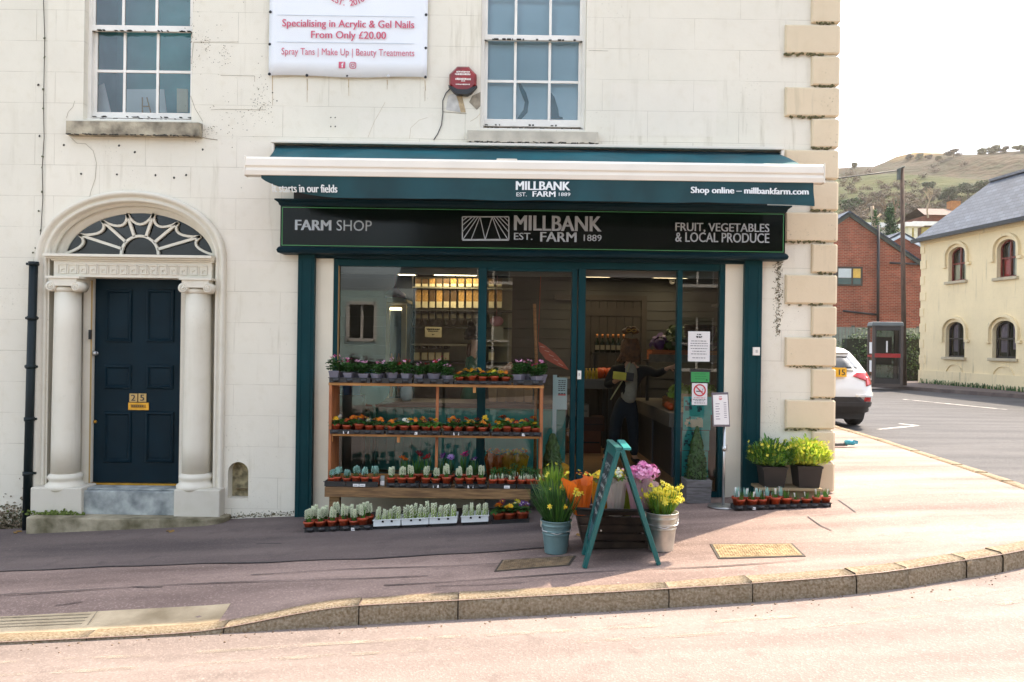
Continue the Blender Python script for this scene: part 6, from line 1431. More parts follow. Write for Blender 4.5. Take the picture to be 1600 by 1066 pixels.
# ------------------------------------------------------------------ plants for sale
PINE = wood("pine_board",hexc("b98548"),hexc("96632f"),3,(1,9,9)); PINE_V = wood("pine_side",hexc("a8673a"),hexc("864c28"),3,(9,9,1)); OLDW = wood("weathered_plank",hexc("8a6a45"),hexc("5a4128"),4,(1,10,10),.85)
LEAF_D = mat("leaf_dark",hexc("2f5a22"),.5,.4,14,trans=.2,rand=.2); LEAF_M = mat("leaf_mid",hexc("4d7d2c"),.5,.35,14,trans=.25,rand=.2); LEAF_B = mat("leaf_bluegreen",hexc("9cc8bc"),.5,.3,16,trans=.2,rand=.15)
LEAF_Y = mat("leaf_fresh",hexc("8fae3a"),.5,.3,14,trans=.35,rand=.15)
LEAF_L = mat("leaf_lemon",hexc("c2cc4a"),.5,.25,14,trans=.4,rand=.1)
CREAMF = mat("hyacinth_white",hexc("d3d8b8"),.6,.12,30,trans=.2,rand=.08); LILAC = mat("lilac_pot",hexc("686672"),.5,.12,6,rand=.15)
SOIL = mat("potting_soil",(.03,.022,.015),.95,.4,30)
FLOW ={k:mat("petal_"+k,hexc(h),.55,.15,20,trans=.25)for k,h in dict(pink="eaa8cc",rose="df7fb4",magenta="b02a6c",red="b3202c",yellow="e0b51c",orange="d9701c",white="dcdcd4",purple="5a2f78",lilac="a98bc4",dark="5c0f1c",lemon="e2d64a").items()}
def blade(m,base,tip,w,mi=0,bend=.3,seg=3):
 base,tip = Vector(base),Vector(tip); d = tip-base; side = d.cross(Vector((0,0,1)))
 if side.length<1e-4:side = Vector((1,0,0))
 side.normalize(); side = Matrix.Rotation(rp.uniform(-.6,.6),3,d.normalized())@side
 out = Vector((d.x,d.y,0)); L = d.length; vs =[]
 for i in range(seg+1):
  t = i/seg; c = base+d*t+Vector((0,0,-1))*bend*L*.35*(t*t-t)*-1*1+Vector((0,0,1))*bend*L*.5*(t-t*t)
  ww = w*(1-t)**.5*(.75+.5*math.sin(math.pi*t))if i<seg else w*.08
  vs+=[c-side*ww/2,c+side*ww/2]
 m.add(vs,[(2*i,2*i+1,2*i+3,2*i+2)for i in range(seg)],mi)
def broad(m,base,d,L,w,mi=0,droop=.4):
 base,d = Vector(base),Vector(d).normalized(); side = d.cross(Vector((0,0,1))).normalized(); up = side.cross(d)
 vs =[]
 for i in range(5):
  t = i/4; c = base+d*L*t-Vector((0,0,1))*droop*L*t*t; ww = w*math.sin(math.pi*(.12+.85*t))**.8
  vs+=[c-side*ww/2+up*ww*.18,c-up*ww*.05,c+side*ww/2+up*ww*.18]
 m.add(vs,[(3*i+k,3*i+k+1,3*i+k+4,3*i+k+3)for i in range(4)for k in(0,1)],mi)
def flower(m,c,nrm,r,n=5,mi=0,ce=None,cup=.25):
 c = Vector(c); nrm = Vector(nrm).normalized(); a = nrm.orthogonal().normalized(); b = nrm.cross(a); o = rp.uniform(0,6)
 for k in range(n):
  t = o+6.283*k/n; d = a*math.cos(t)+b*math.sin(t); s = nrm.cross(d); w = r*2.2/n*1.25
  m.add([c,c+d*r*.55-s*w*.6+nrm*r*cup*.4,c+d*r-s*w*.35+nrm*r*cup,c+d*r+s*w*.35+nrm*r*cup,c+d*r*.55+s*w*.6+nrm*r*cup*.4],[(0,1,2,3,4)],mi)
 if ce is not None:m.ball(tuple(c+nrm*r*.08),r*.25,6,4,ce)
rp = random.Random(21)
def pot_mesh(kind):
 m = MB()
 if kind=='lilac':m.frustum((0,0,0),.068,.09,.075); m.frustum((0,0,.062),.094,.096,.016); m.frustum((0,0,.0785),.08,.08,.001,1)
 else:m.lathe([(.032,0),(.042,.058),(.047,.058),(.048,.078),(.044,.078),(.043,.07)],(0,0,0),16); m.lathe([(.043,.07),(.001,.071)],(0,0,0),16,1,cap=False)
 return m
POTM ={'lilac':pot_mesh('lilac').mesh("pot",[LILAC,SOIL]),'terra':pot_mesh('terra').mesh("pot",[TERRA,SOIL])}
def proto(kind,pot):
 "returns list of (part name, mesh)"
 parts =[("pot",POTM[pot])]if pot else[]
 f,g = MB(),MB(); b = .07 if pot else .0
 if kind=='cyclamen':
  for _ in range(74):
   a = rp.uniform(0,6.283); r = rp.uniform(.0,.055); d = Vector((math.cos(a),math.sin(a),rp.uniform(.1,1.2))); broad(f,(r*math.cos(a),r*math.sin(a),b+rp.uniform(.01,.095)),d,rp.uniform(.03,.055),.033)
  for _ in range(5):
   a = rp.uniform(0,6.283); r = rp.uniform(.0,.05); c =(r*math.cos(a),r*math.sin(a),b+rp.uniform(.105,.14)); g.tube([(r*.3*math.cos(a),r*.3*math.sin(a),b+.03),c],.0015,4,2)
   flower(g,c,(rp.uniform(-.5,.5),rp.uniform(-.9,.1),.8),rp.uniform(.011,.017),5,0 if rp.random()<.7 else 1,None,.6)
 elif kind=='primula':
  for k in range(13):
   a = 6.283*k/13+rp.uniform(-.2,.2); broad(f,(.008*math.cos(a),.008*math.sin(a),b+.01),(math.cos(a),math.sin(a),rp.uniform(.25,1.0)),rp.uniform(.06,.09),rp.uniform(.04,.052),0,rp.uniform(.2,.6))
  for _ in range(7):
   a = rp.uniform(0,6.283); r = rp.uniform(.0,.032); flower(g,(r*math.cos(a),r*math.sin(a)-.01,b+rp.uniform(.05,.075)),(math.cos(a)*.5,math.sin(a)*.5-.4,1),.022,6,0,1,.12)
 elif kind=='muscari':
  for _ in range(16):
   a = rp.uniform(0,6.283); blade(f,(.02*math.cos(a),.02*math.sin(a),b),(.05*math.cos(a),.05*math.sin(a),b+rp.uniform(.07,.12)),.006)
  for _ in range(9):
   a = rp.uniform(0,6.283); r = rp.uniform(.005,.034); h = rp.uniform(.03,.055)
   for k in range(16):
    t = k*2.4; rr = .011*(1-(k/17)**2)+.002; g.ball((r*math.cos(a)+rr*math.cos(t),r*math.sin(a)+rr*math.sin(t),b+h+k*.0035),.0052,5,4)
 elif kind=='hyacinth':
  for k in range(9):
   a = 6.283*k/9+rp.uniform(-.3,.3); blade(f,(.014*math.cos(a),.014*math.sin(a),b),(rp.uniform(.02,.045)*math.cos(a),rp.uniform(.02,.045)*math.sin(a),b+rp.uniform(.06,.10)),.016,0,.25)
  for(x,y)in[(-.016,-.008),(.014,-.012),(.0,.016)]:
   h = rp.uniform(.09,.125); f.tube([(x,y,b),(x,y,b+h)],.004,5)
   for k in range(34):
    t = k*2.4; z = b+h*.32+k/34*h*.72; rr = .0135*(1-.45*(k/34)**3); g.ball((x+rr*math.cos(t),y+rr*math.sin(t),z),.0075,5,4,0,(1,1,.8))
 elif kind=='bulb':
  for k in range(6):
   a = 6.283*k/6; blade(f,(.008*math.cos(a),.008*math.sin(a),0),(.022*math.cos(a),.022*math.sin(a),rp.uniform(.06,.11)),.013,0,.15)
  h = .125
  for k in range(30):
   t = k*2.4; z = .03+k/30*(h-.03); rr = .013*(1-.4*(k/30)**3); g.ball((rr*math.cos(t),rr*math.sin(t),z),.0078,5,4,0,(1,1,.9))
 elif kind=='snowdrop':
  for _ in range(20):
   a = rp.uniform(0,6.283); r = rp.uniform(0,.03); blade(f,(r*math.cos(a),r*math.sin(a),b),(1.5*r*math.cos(a),1.5*r*math.sin(a),b+rp.uniform(.06,.13)),.007)
   if rp.random()<.8:broad(f,(r*math.cos(a),r*math.sin(a),b+rp.uniform(.07,.11)),(math.cos(a),math.sin(a),.3),.03,.02)
  for _ in range(14):
   a = rp.uniform(0,6.283); r = rp.uniform(.01,.036); g.tube([(r*math.cos(a),r*math.sin(a),b),(r*math.cos(a),r*math.sin(a),b+rp.uniform(.03,.055))],.004,5)
 elif kind=='tulip':
  for _ in range(16):
   a = rp.uniform(0,6.283); blade(f,(.015*math.cos(a),.015*math.sin(a),b),(.05*math.cos(a),.05*math.sin(a),b+rp.uniform(.08,.16)),.02)
  for _ in range(3):
   a = rp.uniform(0,6.283); r = rp.uniform(0,.03); c =(r*math.cos(a),r*math.sin(a),b+rp.uniform(.13,.16)); f.tube([(0,0,b),c],.003,5); flower(g,c,(rp.uniform(-.3,.3),-.5,1),.032,7,0,1,.5)
 elif kind=='herb':
  for _ in range(22):
   a = rp.uniform(0,6.283); r = rp.uniform(0,.03); blade(f,(r*math.cos(a),r*math.sin(a),b),(1.5*r*math.cos(a),1.5*r*math.sin(a),b+rp.uniform(.04,.09)),.009)
 if f.v:parts.append(("foliage",f))
 if g.v:parts.append(("flowers",g))
 return parts
LIB ={}
def plant(kind,pot,fm,gm,var):
 key =(kind,pot,fm.name,tuple(x.name for x in gm),var)
 if key not in LIB:
  out =[]
  for n,mb in proto(kind,pot):
   if isinstance(mb,MB):mb = mb.mesh(n,[fm]if n=='foliage' else gm)
   out.append((n,mb))
  if kind=='herb':
   l = MB(); l.obox((.0,-.02,.125),(.018,.0015,.05),(.1,0,.15)); out.append(("plant_label",l.mesh("plant_label",[PAPW])))
  LIB[key] = out
 return LIB[key]
def put(kind,pot,fm,gm,var,loc,rz,s,label,group,name):
 t = thing(name,label,"potted plant" if pot else "hyacinth",loc,rz,group); t.scale =(s,s,s*rp.uniform(.88,1.14)); t.rotation_euler =(rp.uniform(-.05,.05),rp.uniform(-.05,.05),rz)
 for n,me in plant(kind,pot,fm,gm,var):o = bpy.data.objects.new(n,me); COL.objects.link(o); o.parent = t
 return t
def tray(x0,x1,y0,y1,z,h,label,matl=None,tag=None,group=None,name="plant_tray",slope=0.0,cells=0):
 t = thing(name,label,"tray",((x0+x1)/2,y0,z),0,group); m = MB(); w = .006
 def zz(x):return(x-(x0+x1)/2)*slope
 def bx(a,b,c,d,e,f):m.add([(x,y,q+zz(x)+z)for q in(e,f)for y in(c,d)for x in(a,b)],[(0,2,3,1),(4,5,7,6),(0,1,5,4),(2,6,7,3),(0,4,6,2),(1,3,7,5)])
 bx(x0,x1,y0,y1,0.0,.006); bx(x0,x1,y0,y0+w,.006,h); bx(x0,x1,y1-w,y1,.006,h); bx(x0,x0+w,y0+w,y1-w,.006,h); bx(x1-w,x1,y0+w,y1-w,.006,h); bx(x0-.008,x1+.008,y0-.008,y0-.0005,h-.007,h)
 for k in range(cells):
  xc = x0+(x1-x0)*(k+.5)/cells; o0 = len(m.v); m.lathe([(.034,.004),(.04,h-.008)],(xc,y0-.004+.02,z+zz(xc)),10)
 obj("shell",m,matl or BLACKP,t,True)
 for tx in(tag or[]):
  l = MB(); l.box(tx-.028,tx+.028,y0-.014,y0-.0095,z+zz(tx)+.004,z+zz(tx)+.03); l.box(tx-.02,tx+.015,y0-.0145,y0-.014,z+zz(tx)+.014,z+zz(tx)+.018,1); obj("price_label",l,[PAPW,INK],t,True)
 return t
# ---- shelving unit
SF,SBK = 8.05,8.42
zT,zM,zB = WZ(680,600,SF),WZ(680,680,SF),WZ(680,763,SF-.1)
ux0,ux1 = WX(513,680,SF),WX(848,680,SF)
un = thing("plant_shelf","pine plant shelf standing against the left shop window on a plank bench","shelf unit",((ux0+ux1)/2,SF,ground(-.8)))
for x,s in((ux0,1),(ux1,-1)):m = MB(); m.box(x,x+s*.03,SF,SBK,zB,zT-.028); obj("side_panel",m,PINE_V,un,True,bevel=.003)
m = MB(); m.box(ux0-.005,ux1+.005,SF-.004,SBK,zT-.028,zT); obj("shelf_board",m,PINE,un,True,bevel=.003)
m = MB(); m.box(ux0+.03,ux1-.03,SF+.01,SBK-.05,zM-.024,zM); obj("shelf_board",m,PINE,un,True,bevel=.003)
m = MB(); xd = WX(683,640,SF+.12); m.box(xd-.014,xd+.014,SF+.12,SF+.15,zM,zT-.028); m.box(xd-.014,xd+.014,SF+.12,SF+.15,zB,zM-.024); obj("divider_post",m,PINE_V,un,True)
m = MB(); m.box(ux0+.03,ux1-.03,SBK-.03,SBK-.01,zM+.03,zM+.06); m.box(ux0+.03,WX(625,720,SBK),SBK-.03,SBK-.01,zB,zB+.06); obj("back_rail",m,PINE,un,True)
m = MB()
for px,pz_ in((622,zM),(517,zM),(740,zT-.005)):x = WX(px,690,SF); m.box(x-.014,x+.014,SF+.02,SF+.05,pz_-.08,pz_-.025)
obj("batten",m,PINE,un,True)
bx0_,bx1_ = WX(507,765,SF-.1),WX(829,772,SF-.1)
m = MB(); m.box(bx0_,bx1_,SF-.1,SF-.06,zB-.10,zB-.005); m.box(bx0_,bx1_,SF-.06,SBK,zB-.03,zB); obj("bench_top",m,OLDW,un,True,bevel=.004)
for px in(522,818):
 m = MB(); x = WX(px,790,SF-.05); m.box(x-.05,x+.05,SF-.05,SF+.04,ground(x)-.03,zB-.10); obj("leg",m,OLDW,un,True,bevel=.004)
def row(pxs,d,z,kind,pot,fm,gms,label,group,name,s=1.0,pxy=None,where="",jit=.006,slope=0.0,xref=0):
 for i,px in enumerate(pxs):
  x = WX(px,pxy or 650,d)+rp.uniform(-jit,jit); gm = gms[i%len(gms)]
  put(kind,pot,fm,[FLOW[k]if isinstance(k,str)else k for k in gm],rp.randrange(3),(x,d+rp.uniform(-jit,jit),z+(x-xref)*slope),rp.uniform(0,6.28),s*rp.uniform(.92,1.08),label(i,len(pxs)),group,name)
def oname(i):return ORD[i]
PC =[('pink','magenta',LEAF_M),('magenta','pink',LEAF_M),('pink','white',LEAF_M),('red','pink',LEAF_M)]
TRN =["leftmost","second","third"]
for ti,(a,b,fr,bk)in enumerate([(515,579,(522,546,570),(534,558)),(582,644,(588,612,635),(600,624)),(647,708,(654,678,700),(666,690))]):
 tr_n =["far left","second","third"][ti]
 x0,x1 = WX(a,595,SF),WX(b,595,SF); tray(x0,x1,SF-.02,SF+.22,zT+.001,.05,f"black tray of cyclamens, {['first', 'second', 'third'][ti]} from the left on the top shelf",group="trays on the top shelf",cells=3)
 row(fr,SF+.035,zT+.02,'cyclamen','lilac',LEAF_D,PC[ti:]+PC[:ti],lambda i,n,t=ti:f"{['left', 'middle', 'right'][i]} lilac pot of pink cyclamen in front of the {ORD[t]} tray on the top shelf","cyclamens on the top shelf","cyclamen_pot",pxy=590)
 row(bk,SF+.14,zT+.02,'cyclamen','lilac',LEAF_D,PC[ti+1:]+PC[:ti+1],lambda i,n,t=ti:f"{['left', 'right'][i]} lilac pot of cyclamen at the back of the {ORD[t]} tray on the top shelf","cyclamens on the top shelf","cyclamen_pot",pxy=590)
x0,x1 = WX(710,597,SF),WX(799,597,SF); tray(x0,x1,SF-.02,SF+.2,zT+.001,.035,"black tray of terracotta pots, fourth from the left on the top shelf",group="trays on the top shelf",cells=5)
row((718,737,755,773,790),SF+.035,zT+.012,'primula','terra',LEAF_M,[('orange','yellow'),('yellow','orange'),('orange','yellow'),('lemon','yellow')],lambda i,n:f"{ORD[i]} terracotta primula pot from the left in front of the top shelf's fourth tray","primulas on the top shelf","primula_pot",pxy=597,s=.92)
row((728,747,766,783),SF+.13,zT+.012,'primula','terra',LEAF_D,[('yellow','orange')],lambda i,n:f"{ORD[i]} primula pot from the left at the back of the top shelf's fourth tray","primulas on the top shelf","primula_pot",pxy=597,s=.92)
x0,x1 = WX(802,598,SF),WX(848,598,SF); tray(x0,x1,SF-.02,SF+.22,zT+.001,.05,"narrow black tray of cyclamens at the right end of the top shelf",group="trays on the top shelf",cells=2)
row((811,838),SF+.035,zT+.02,'cyclamen','lilac',LEAF_D,[('pink','white',LEAF_M),('magenta','red',LEAF_M)],lambda i,n:f"{['left', 'right'][i]} lilac cyclamen pot in the front of the top shelf's rightmost tray","cyclamens on the top shelf","cyclamen_pot",pxy=592)
row((825,845),SF+.14,zT+.02,'cyclamen','lilac',LEAF_D,[('pink','magenta',LEAF_M)],lambda i,n:f"{['left', 'right'][i]} lilac cyclamen pot at the back of the top shelf's rightmost tray","cyclamens on the top shelf","cyclamen_pot",pxy=592)
MIX =[('yellow','orange'),('red','yellow'),('orange','yellow'),('white','lemon'),('orange','yellow'),('dark','yellow'),('yellow','orange'),('orange','lemon'),('red','yellow'),('dark','orange'),('yellow','lemon')]
for ti,(a,b,tg,fr,bk)in enumerate([(516,600,541,(524,542,560,578,594),(533,551,569,587)),(603,688,648,(612,631,649,668,682),(621,640,659,676)),(691,766,713,(698,716,735,754),(707,726,745,760)),(768,846,820,(776,792,808,823,838),(784,800,816,832))]):
 x0,x1 = WX(a,676,SF),WX(b,676,SF); tray(x0,x1,SF-.015,SF+.24,zM+.001,.042,f"black tray of primulas, {ORD[ti]} from the left on the middle shelf",tag=[WX(tg,678,SF-.01)],group="trays on the middle shelf",cells=5)
 row(fr,SF+.04,zM+.012,'primula','terra',[LEAF_D,LEAF_M][ti%2],MIX[ti*2:]+MIX[:ti*2],lambda i,n,t=ti:f"{ORD[i]} primula pot from the left in the front row of the middle shelf's {ORD[t]} tray","primulas on the middle shelf","primula_pot",pxy=672,s=1.0)
 row(bk,SF+.15,zM+.012,'primula','terra',LEAF_M,MIX[ti*2+3:]+MIX[:ti*2+3],lambda i,n,t=ti:f"{ORD[i]} primula pot from the left in the back row of the middle shelf's {ORD[t]} tray","primulas on the middle shelf","primula_pot",pxy=672,s=1.0)
for(a,b,lab,tg)in[(507,540,"black tray of blue muscari at the left end of the plank bench",None),(541,590,"second black tray of muscari with white labels on the plank bench",[556,566])]:
 x0,x1 = WX(a,757,SF-.08),WX(b,757,SF-.08); tray(x0,x1,SF-.085,SF+.1,zB+.001,.05,lab,tag=[WX(t,757,SF-.1)for t in tg]if tg else None,group="trays on the plank bench")
row((519,527,543,557,571,587),SF-.04,zB+.02,'muscari','terra',LEAF_D,[(LEAF_B,)],lambda i,n:f"{ORD[i]} pot of blue-green muscari buds from the left on the plank bench","muscari pots on the bench","muscari_pot",pxy=752,s=.95)
m = MB(); x,z = W(598,752,SF); m.box(x-.018,x+.018,SF-.02,SF+.0,zB,zB+.10); m.box(x-.02,x+.02,SF-.026,SF-.02,zB+.01,zB+.05,1); single("label_holder",m,[mat("clear_label",hexc("9aa3a0"),.3),PAPW],"clear plant label holder between muscari and hyacinths on the bench","label",loc=(x,SF,zB))
for(a,b,ps,lab,tg)in[(604,654,(611,627,643),"black tray of three white hyacinths, left one on the bench",None),(657,704,(665,681,697),"black tray of three white hyacinths, middle one on the bench",[681]),(711,761,(719,735,752),"black tray of three white hyacinths, right one on the bench",[735])]:
 x0,x1 = WX(a,760,SF-.08),WX(b,760,SF-.08); tray(x0,x1,SF-.085,SF+.05,zB+.001,.042,lab,tag=[WX(t,762,SF-.1)for t in tg]if tg else None,group="hyacinth trays on the bench",cells=3)
 w_ = lab.split(", ")[1].split(" ")[0]
 row(ps,SF-.035,zB+.02,'hyacinth','terra',LEAF_M,[(CREAMF,)],lambda i,n,w_=w_:f"{['left', 'middle', 'right'][i]} potted white hyacinth in the {w_} hyacinth tray on the bench","hyacinth pots on the bench","hyacinth_pot",pxy=755,s=1.0)
for ti,(a,b,ps)in enumerate([(764,806,(770,784,798)),(808,846,(814,828,841))]):
 x0,x1 = WX(a,760,SF-.06),WX(b,760,SF-.06); tray(x0,x1,SF-.07,SF+.16,zB+.001,.045,f"black tray of leafy green pots at the right end of the bench, {['left', 'right'][ti]} one",tag=[WX(792,762,SF-.08)]if ti==0 else None,group="leafy trays on the bench")
 row(ps,SF-.03,zB+.015,'snowdrop','terra',LEAF_D,[(CREAMF,)],lambda i,n,t=ti:f"{['left', 'middle', 'right'][i]} leafy pot in front of the {['left', 'right'][t]} leafy tray on the bench","leafy pots on the bench","leafy_pot",pxy=755)
 row([p+6 for p in ps],SF+.07,zB+.015,'snowdrop','terra',LEAF_D,[(CREAMF,)],lambda i,n,t=ti:f"{['left', 'middle', 'right'][i]} leafy pot at the back of the {['left', 'right'][t]} leafy tray on the bench","leafy pots on the bench","leafy_pot",pxy=755)
row((634,652,667,688,703,726,742),SF+.12,zB+.01,'tulip','terra',LEAF_D,[('orange','dark'),('dark','red'),('red','dark'),('purple','lilac'),('lilac','purple'),('magenta','purple'),('purple','white')],lambda i,n:f"{ORD[i]} dark flowered pot from the left behind the white hyacinths on the bench","dark flowered pots behind the hyacinths","anemone_pot",pxy=735,s=1.15)
# ---- on the ground below the bench
GD = 7.72; sl = .058
def gz(px,d=GD):return ground(WX(px,815,d))
for(a,b,ps,lab,tg)in[(476,530,(484,501,519),"leftmost black tray of white hyacinths standing on the pavement",None),(532,583,(538,553,568),"second black tray of white hyacinths from the left on the pavement",[554])]:
 x0,x1 = WX(a,825,GD),WX(b,825,GD); xm =(x0+x1)/2; tray(x0,x1,GD-.01,GD+.2,ground(xm)+.002,.05,lab,tag=[WX(t,825,GD)]if tg and(t:=tg[0])else None,slope=sl,cells=3,group="hyacinth trays on the pavement")
 w_ = lab.split(" ")[0]
 row(ps,GD+.04,ground(xm)+.02,'hyacinth','terra',LEAF_M,[(CREAMF,)],lambda i,n,w_=w_:f"{['left', 'middle', 'right'][i]} front hyacinth pot in the {w_} black tray on the pavement","hyacinth pots on the pavement","hyacinth_pot",pxy=815,s=1.08,slope=sl,xref=xm)
 row([p+8 for p in ps],GD+.14,ground(xm)+.02,'hyacinth','terra',LEAF_M,[(CREAMF,)],lambda i,n,w_=w_:f"{['left', 'middle', 'right'][i]} back hyacinth pot in the {w_} black tray on the pavement","hyacinth pots on the pavement","hyacinth_pot",pxy=815,s=1.08,slope=sl,xref=xm)
CARTON = mat("white_carton",hexc("d5d8d6"),.6,.06,8)
for ci,(a,b)in enumerate([(584,626),(628,670),(671,714),(721,763)]):
 x0,x1 = WX(a,815,GD),WX(b,815,GD); xm =(x0+x1)/2
 t = tray(x0,x1,GD-.02,GD+.2,ground(xm)+.035,.062,f"white carton of budded white hyacinths, {ORD[ci]} from the left on the pavement",CARTON,slope=sl,name="flower_carton",group="white cartons on the pavement")
 m = MB()
 for q in(.35,.68):xx = x0+(x1-x0)*q; m.box(xx-.01,xx+.01,GD-.024,GD-.0205,ground(xx)+.07,ground(xx)+.085); m.box(xx-.006,xx+.006,GD-.024,GD-.0205,ground(xx)+.085,ground(xx)+.092)
 obj("hand_hole",m,DARK,t,True)
 m = MB(); m.add([(x,y,ground(x)+h)for h in(.004,.034)for y in(GD+.005,GD+.19)for x in(x0+.01,x1-.01)],[(0,2,3,1),(4,5,7,6),(0,1,5,4),(2,6,7,3),(0,4,6,2),(1,3,7,5)]); meta(obj("crate_base",m,BLACKP,None),f"flat black crate under the {ORD[ci]} white carton of hyacinths","crate","black crates under the white cartons")
 for k in range(8):
  r_,c_ = divmod(k,4); x = x0+(x1-x0)*(c_+.5+.15*(r_-.5))/4+rp.uniform(-.008,.008); y = GD+.035+r_*.09+rp.uniform(-.01,.01)
  put('bulb',None,LEAF_Y,[CREAMF],rp.randrange(4),(x,y,ground(x)+.05),rp.uniform(0,6),rp.uniform(.9,1.25),f"{ORD[c_]} white hyacinth from the left in the {['front', 'back'][r_]} row of the {ORD[ci]} white carton","hyacinths in the white cartons","hyacinth")
x0,x1 = WX(769,812,GD),WX(827,812,GD); xm =(x0+x1)/2; tray(x0,x1,GD+.0,GD+.2,ground(xm)+.002,.04,"black tray of primulas on the pavement beside the last white carton",slope=sl)
row((778,796,816),GD+.05,ground(xm)+.01,'primula','terra',LEAF_D,[('orange','yellow'),('yellow','orange'),('purple','white')],lambda i,n:f"{['left', 'middle', 'right'][i]} front primula pot in the pavement tray beside the white cartons","primulas on the pavement","primula_pot",pxy=805,s=1.25,slope=sl,xref=xm)
row((786,806),GD+.15,ground(xm)+.01,'primula','terra',LEAF_D,[('dark','yellow'),('lemon','white')],lambda i,n:f"{['left', 'right'][i]} back primula pot in the pavement tray beside the white cartons","primulas on the pavement","primula_pot",pxy=805,s=1.25,slope=sl,xref=xm)
m = MB(); x,z = W(534,795,7.95); m.box(x-.03,x+.035,7.95,7.97,ground(x),ground(x)+.15); single("slate_tag",m,mat("slate_tag",hexc("5a6a70"),.7),"grey plastic tag leaning behind the hyacinth trays by the bench leg","tag",loc=(x,7.95,ground(x)))
# ---- right of the doorway: tray of herbs, two planters on a stone ledge
RD = 7.84; x0,x1 = WX(1147,790,RD),WX(1298,790,RD); xm =(x0+x1)/2
tray(x0,x1,RD-.01,RD+.13,ground(xm)+.003,.045,"long black tray of labelled pots on the pavement under the planters",tag=[WX(1175,795,RD)],slope=.045,cells=9)
row((1157,1175,1191,1211,1229,1244,1260,1276,1291),RD+.04,ground(xm)+.02,'herb','terra',LEAF_M,[(CREAMF,)],lambda i,n:f"{ORD[i]} small labelled pot from the left in the front of the long tray","labelled pots in the long tray","herb_pot",pxy=780,s=1.0,slope=.045,xref=xm)
row((1152,1166,1183,1200,1220),RD+.11,ground(xm)+.025,'herb','terra',LEAF_B,[(CREAMF,)],lambda i,n:f"{ORD[i]} small labelled pot from the left at the back of the long tray","labelled pots in the long tray","herb_pot",pxy=772,s=1.1,slope=.045,xref=xm)
LD_ = 8.12
x0,x1 = WX(1186,765,LD_),WX(1285,765,LD_); zl = WZ(1230,763,LD_)
m = MB(); m.box(x0,x1,LD_-.02,LD_+.28,zl-.025,zl,0); m.box(x0+.03,x1-.01,LD_+.03,LD_+.26,ground(x0)-.06,zl-.025,1)
single("planter_bench",m,[mat("tan_board",hexc("9a8360"),.7,.2,6),mat("tan_block",hexc("7c6a50"),.9,.2,8,.3,30)],"low tan bench carrying two black planters beside the quoins","bench",bevel=.004,loc=((x0+x1)/2,LD_,ground(x0)))
def planter(px0,px1,top,bot,d,label):
 x0,x1 = WX(px0,top,d),WX(px1,top,d); w = x1-x0; h = WZ(1230,top,d)-zl; xm =(x0+x1)/2
 m = MB(); m.frustum((xm,d+w*.5,zl+.001),w*.8,w,h); m.frustum((xm,d+w*.5,zl+h-.02),w*1.03,w*1.04,.022); m.frustum((xm,d+w*.5,zl+h+.001),w*.9,w*.9,.003,1)
 t = thing("square_planter",label,"planter",(xm,d+w*.5,zl)); obj("pot",m,[mat("planter_black",hexc("26221f"),.5,.15,6),SOIL],t,True,bevel=.012); return xm,d+w*.5,zl+h
pl_ =[planter(1193,1231,731,760,LD_,"left of two square black planters on the low tan bench"),planter(1247,1286,729,757,LD_,"right of two square black planters on the low tan bench")]
def bushy(c,R_,H,n,fm,ym,seed,label,name,cat,leafw=.016,yel=.1,lean=0):
 global rp
 sv = rp; rp = random.Random(seed); f,g = MB(),MB()
 for _ in range(n):
  a = rp.uniform(0,6.283); r = R_*math.sqrt(rp.random()); hh = H*(1-.45*(r/R_)**2)*rp.uniform(.55,1.05); b =(c[0]+.45*r*math.cos(a),c[1]+.45*r*math.sin(a),c[2]+rp.uniform(0,hh*.5)); t =(c[0]+r*math.cos(a)+lean*hh,c[1]+r*math.sin(a),c[2]+hh)
  if leafw>.015:
   hh*=rp.uniform(.25,1); p = Vector((c[0]+r*math.cos(a)*.95,c[1]+r*math.sin(a)*.95,c[2]+hh)); broad(f,p,(math.cos(a)*rp.uniform(0,1),math.sin(a)*rp.uniform(0,1),rp.uniform(.3,1.3)),rp.uniform(.045,.085),rp.uniform(.016,.026),0 if rp.random()>.35 else 1,rp.uniform(0,.4))
   if rp.random()<.12:f.tube([(c[0]+.3*r*math.cos(a),c[1]+.3*r*math.sin(a),c[2]),tuple(p)],.004,4,0)
  else:blade(f,b,t,leafw*rp.uniform(.7,1.3),0 if rp.random()>.3 else 1,.25)
 for _ in range(int(n*yel)):
  a = rp.uniform(0,6.283); r = R_*rp.uniform(.3,1.0); hh = H*rp.uniform(.3,.9); flower(g,(c[0]+r*math.cos(a),c[1]+r*math.sin(a),c[2]+hh),(math.cos(a),math.sin(a)-.5,.4),.016,5,0,None,.5)
 t = thing(name,label,cat,c); obj("foliage",f,fm,t,True)
 if g.v:obj("flowers",g,ym,t,True)
 rp = sv
bushy(pl_[0],.235,.27,1300,[LEAF_M,LEAF_Y],[FLOW['lemon']],31,"bushy green plant with yellow buds growing in the left black planter","wallflower_plant","plant",.017,.05)
bushy(pl_[1],.235,.28,1400,[LEAF_L,LEAF_Y],[FLOW['lemon']],32,"bright yellow-green sunlit plant growing in the right black planter","wallflower_plant","plant",.017,.09)
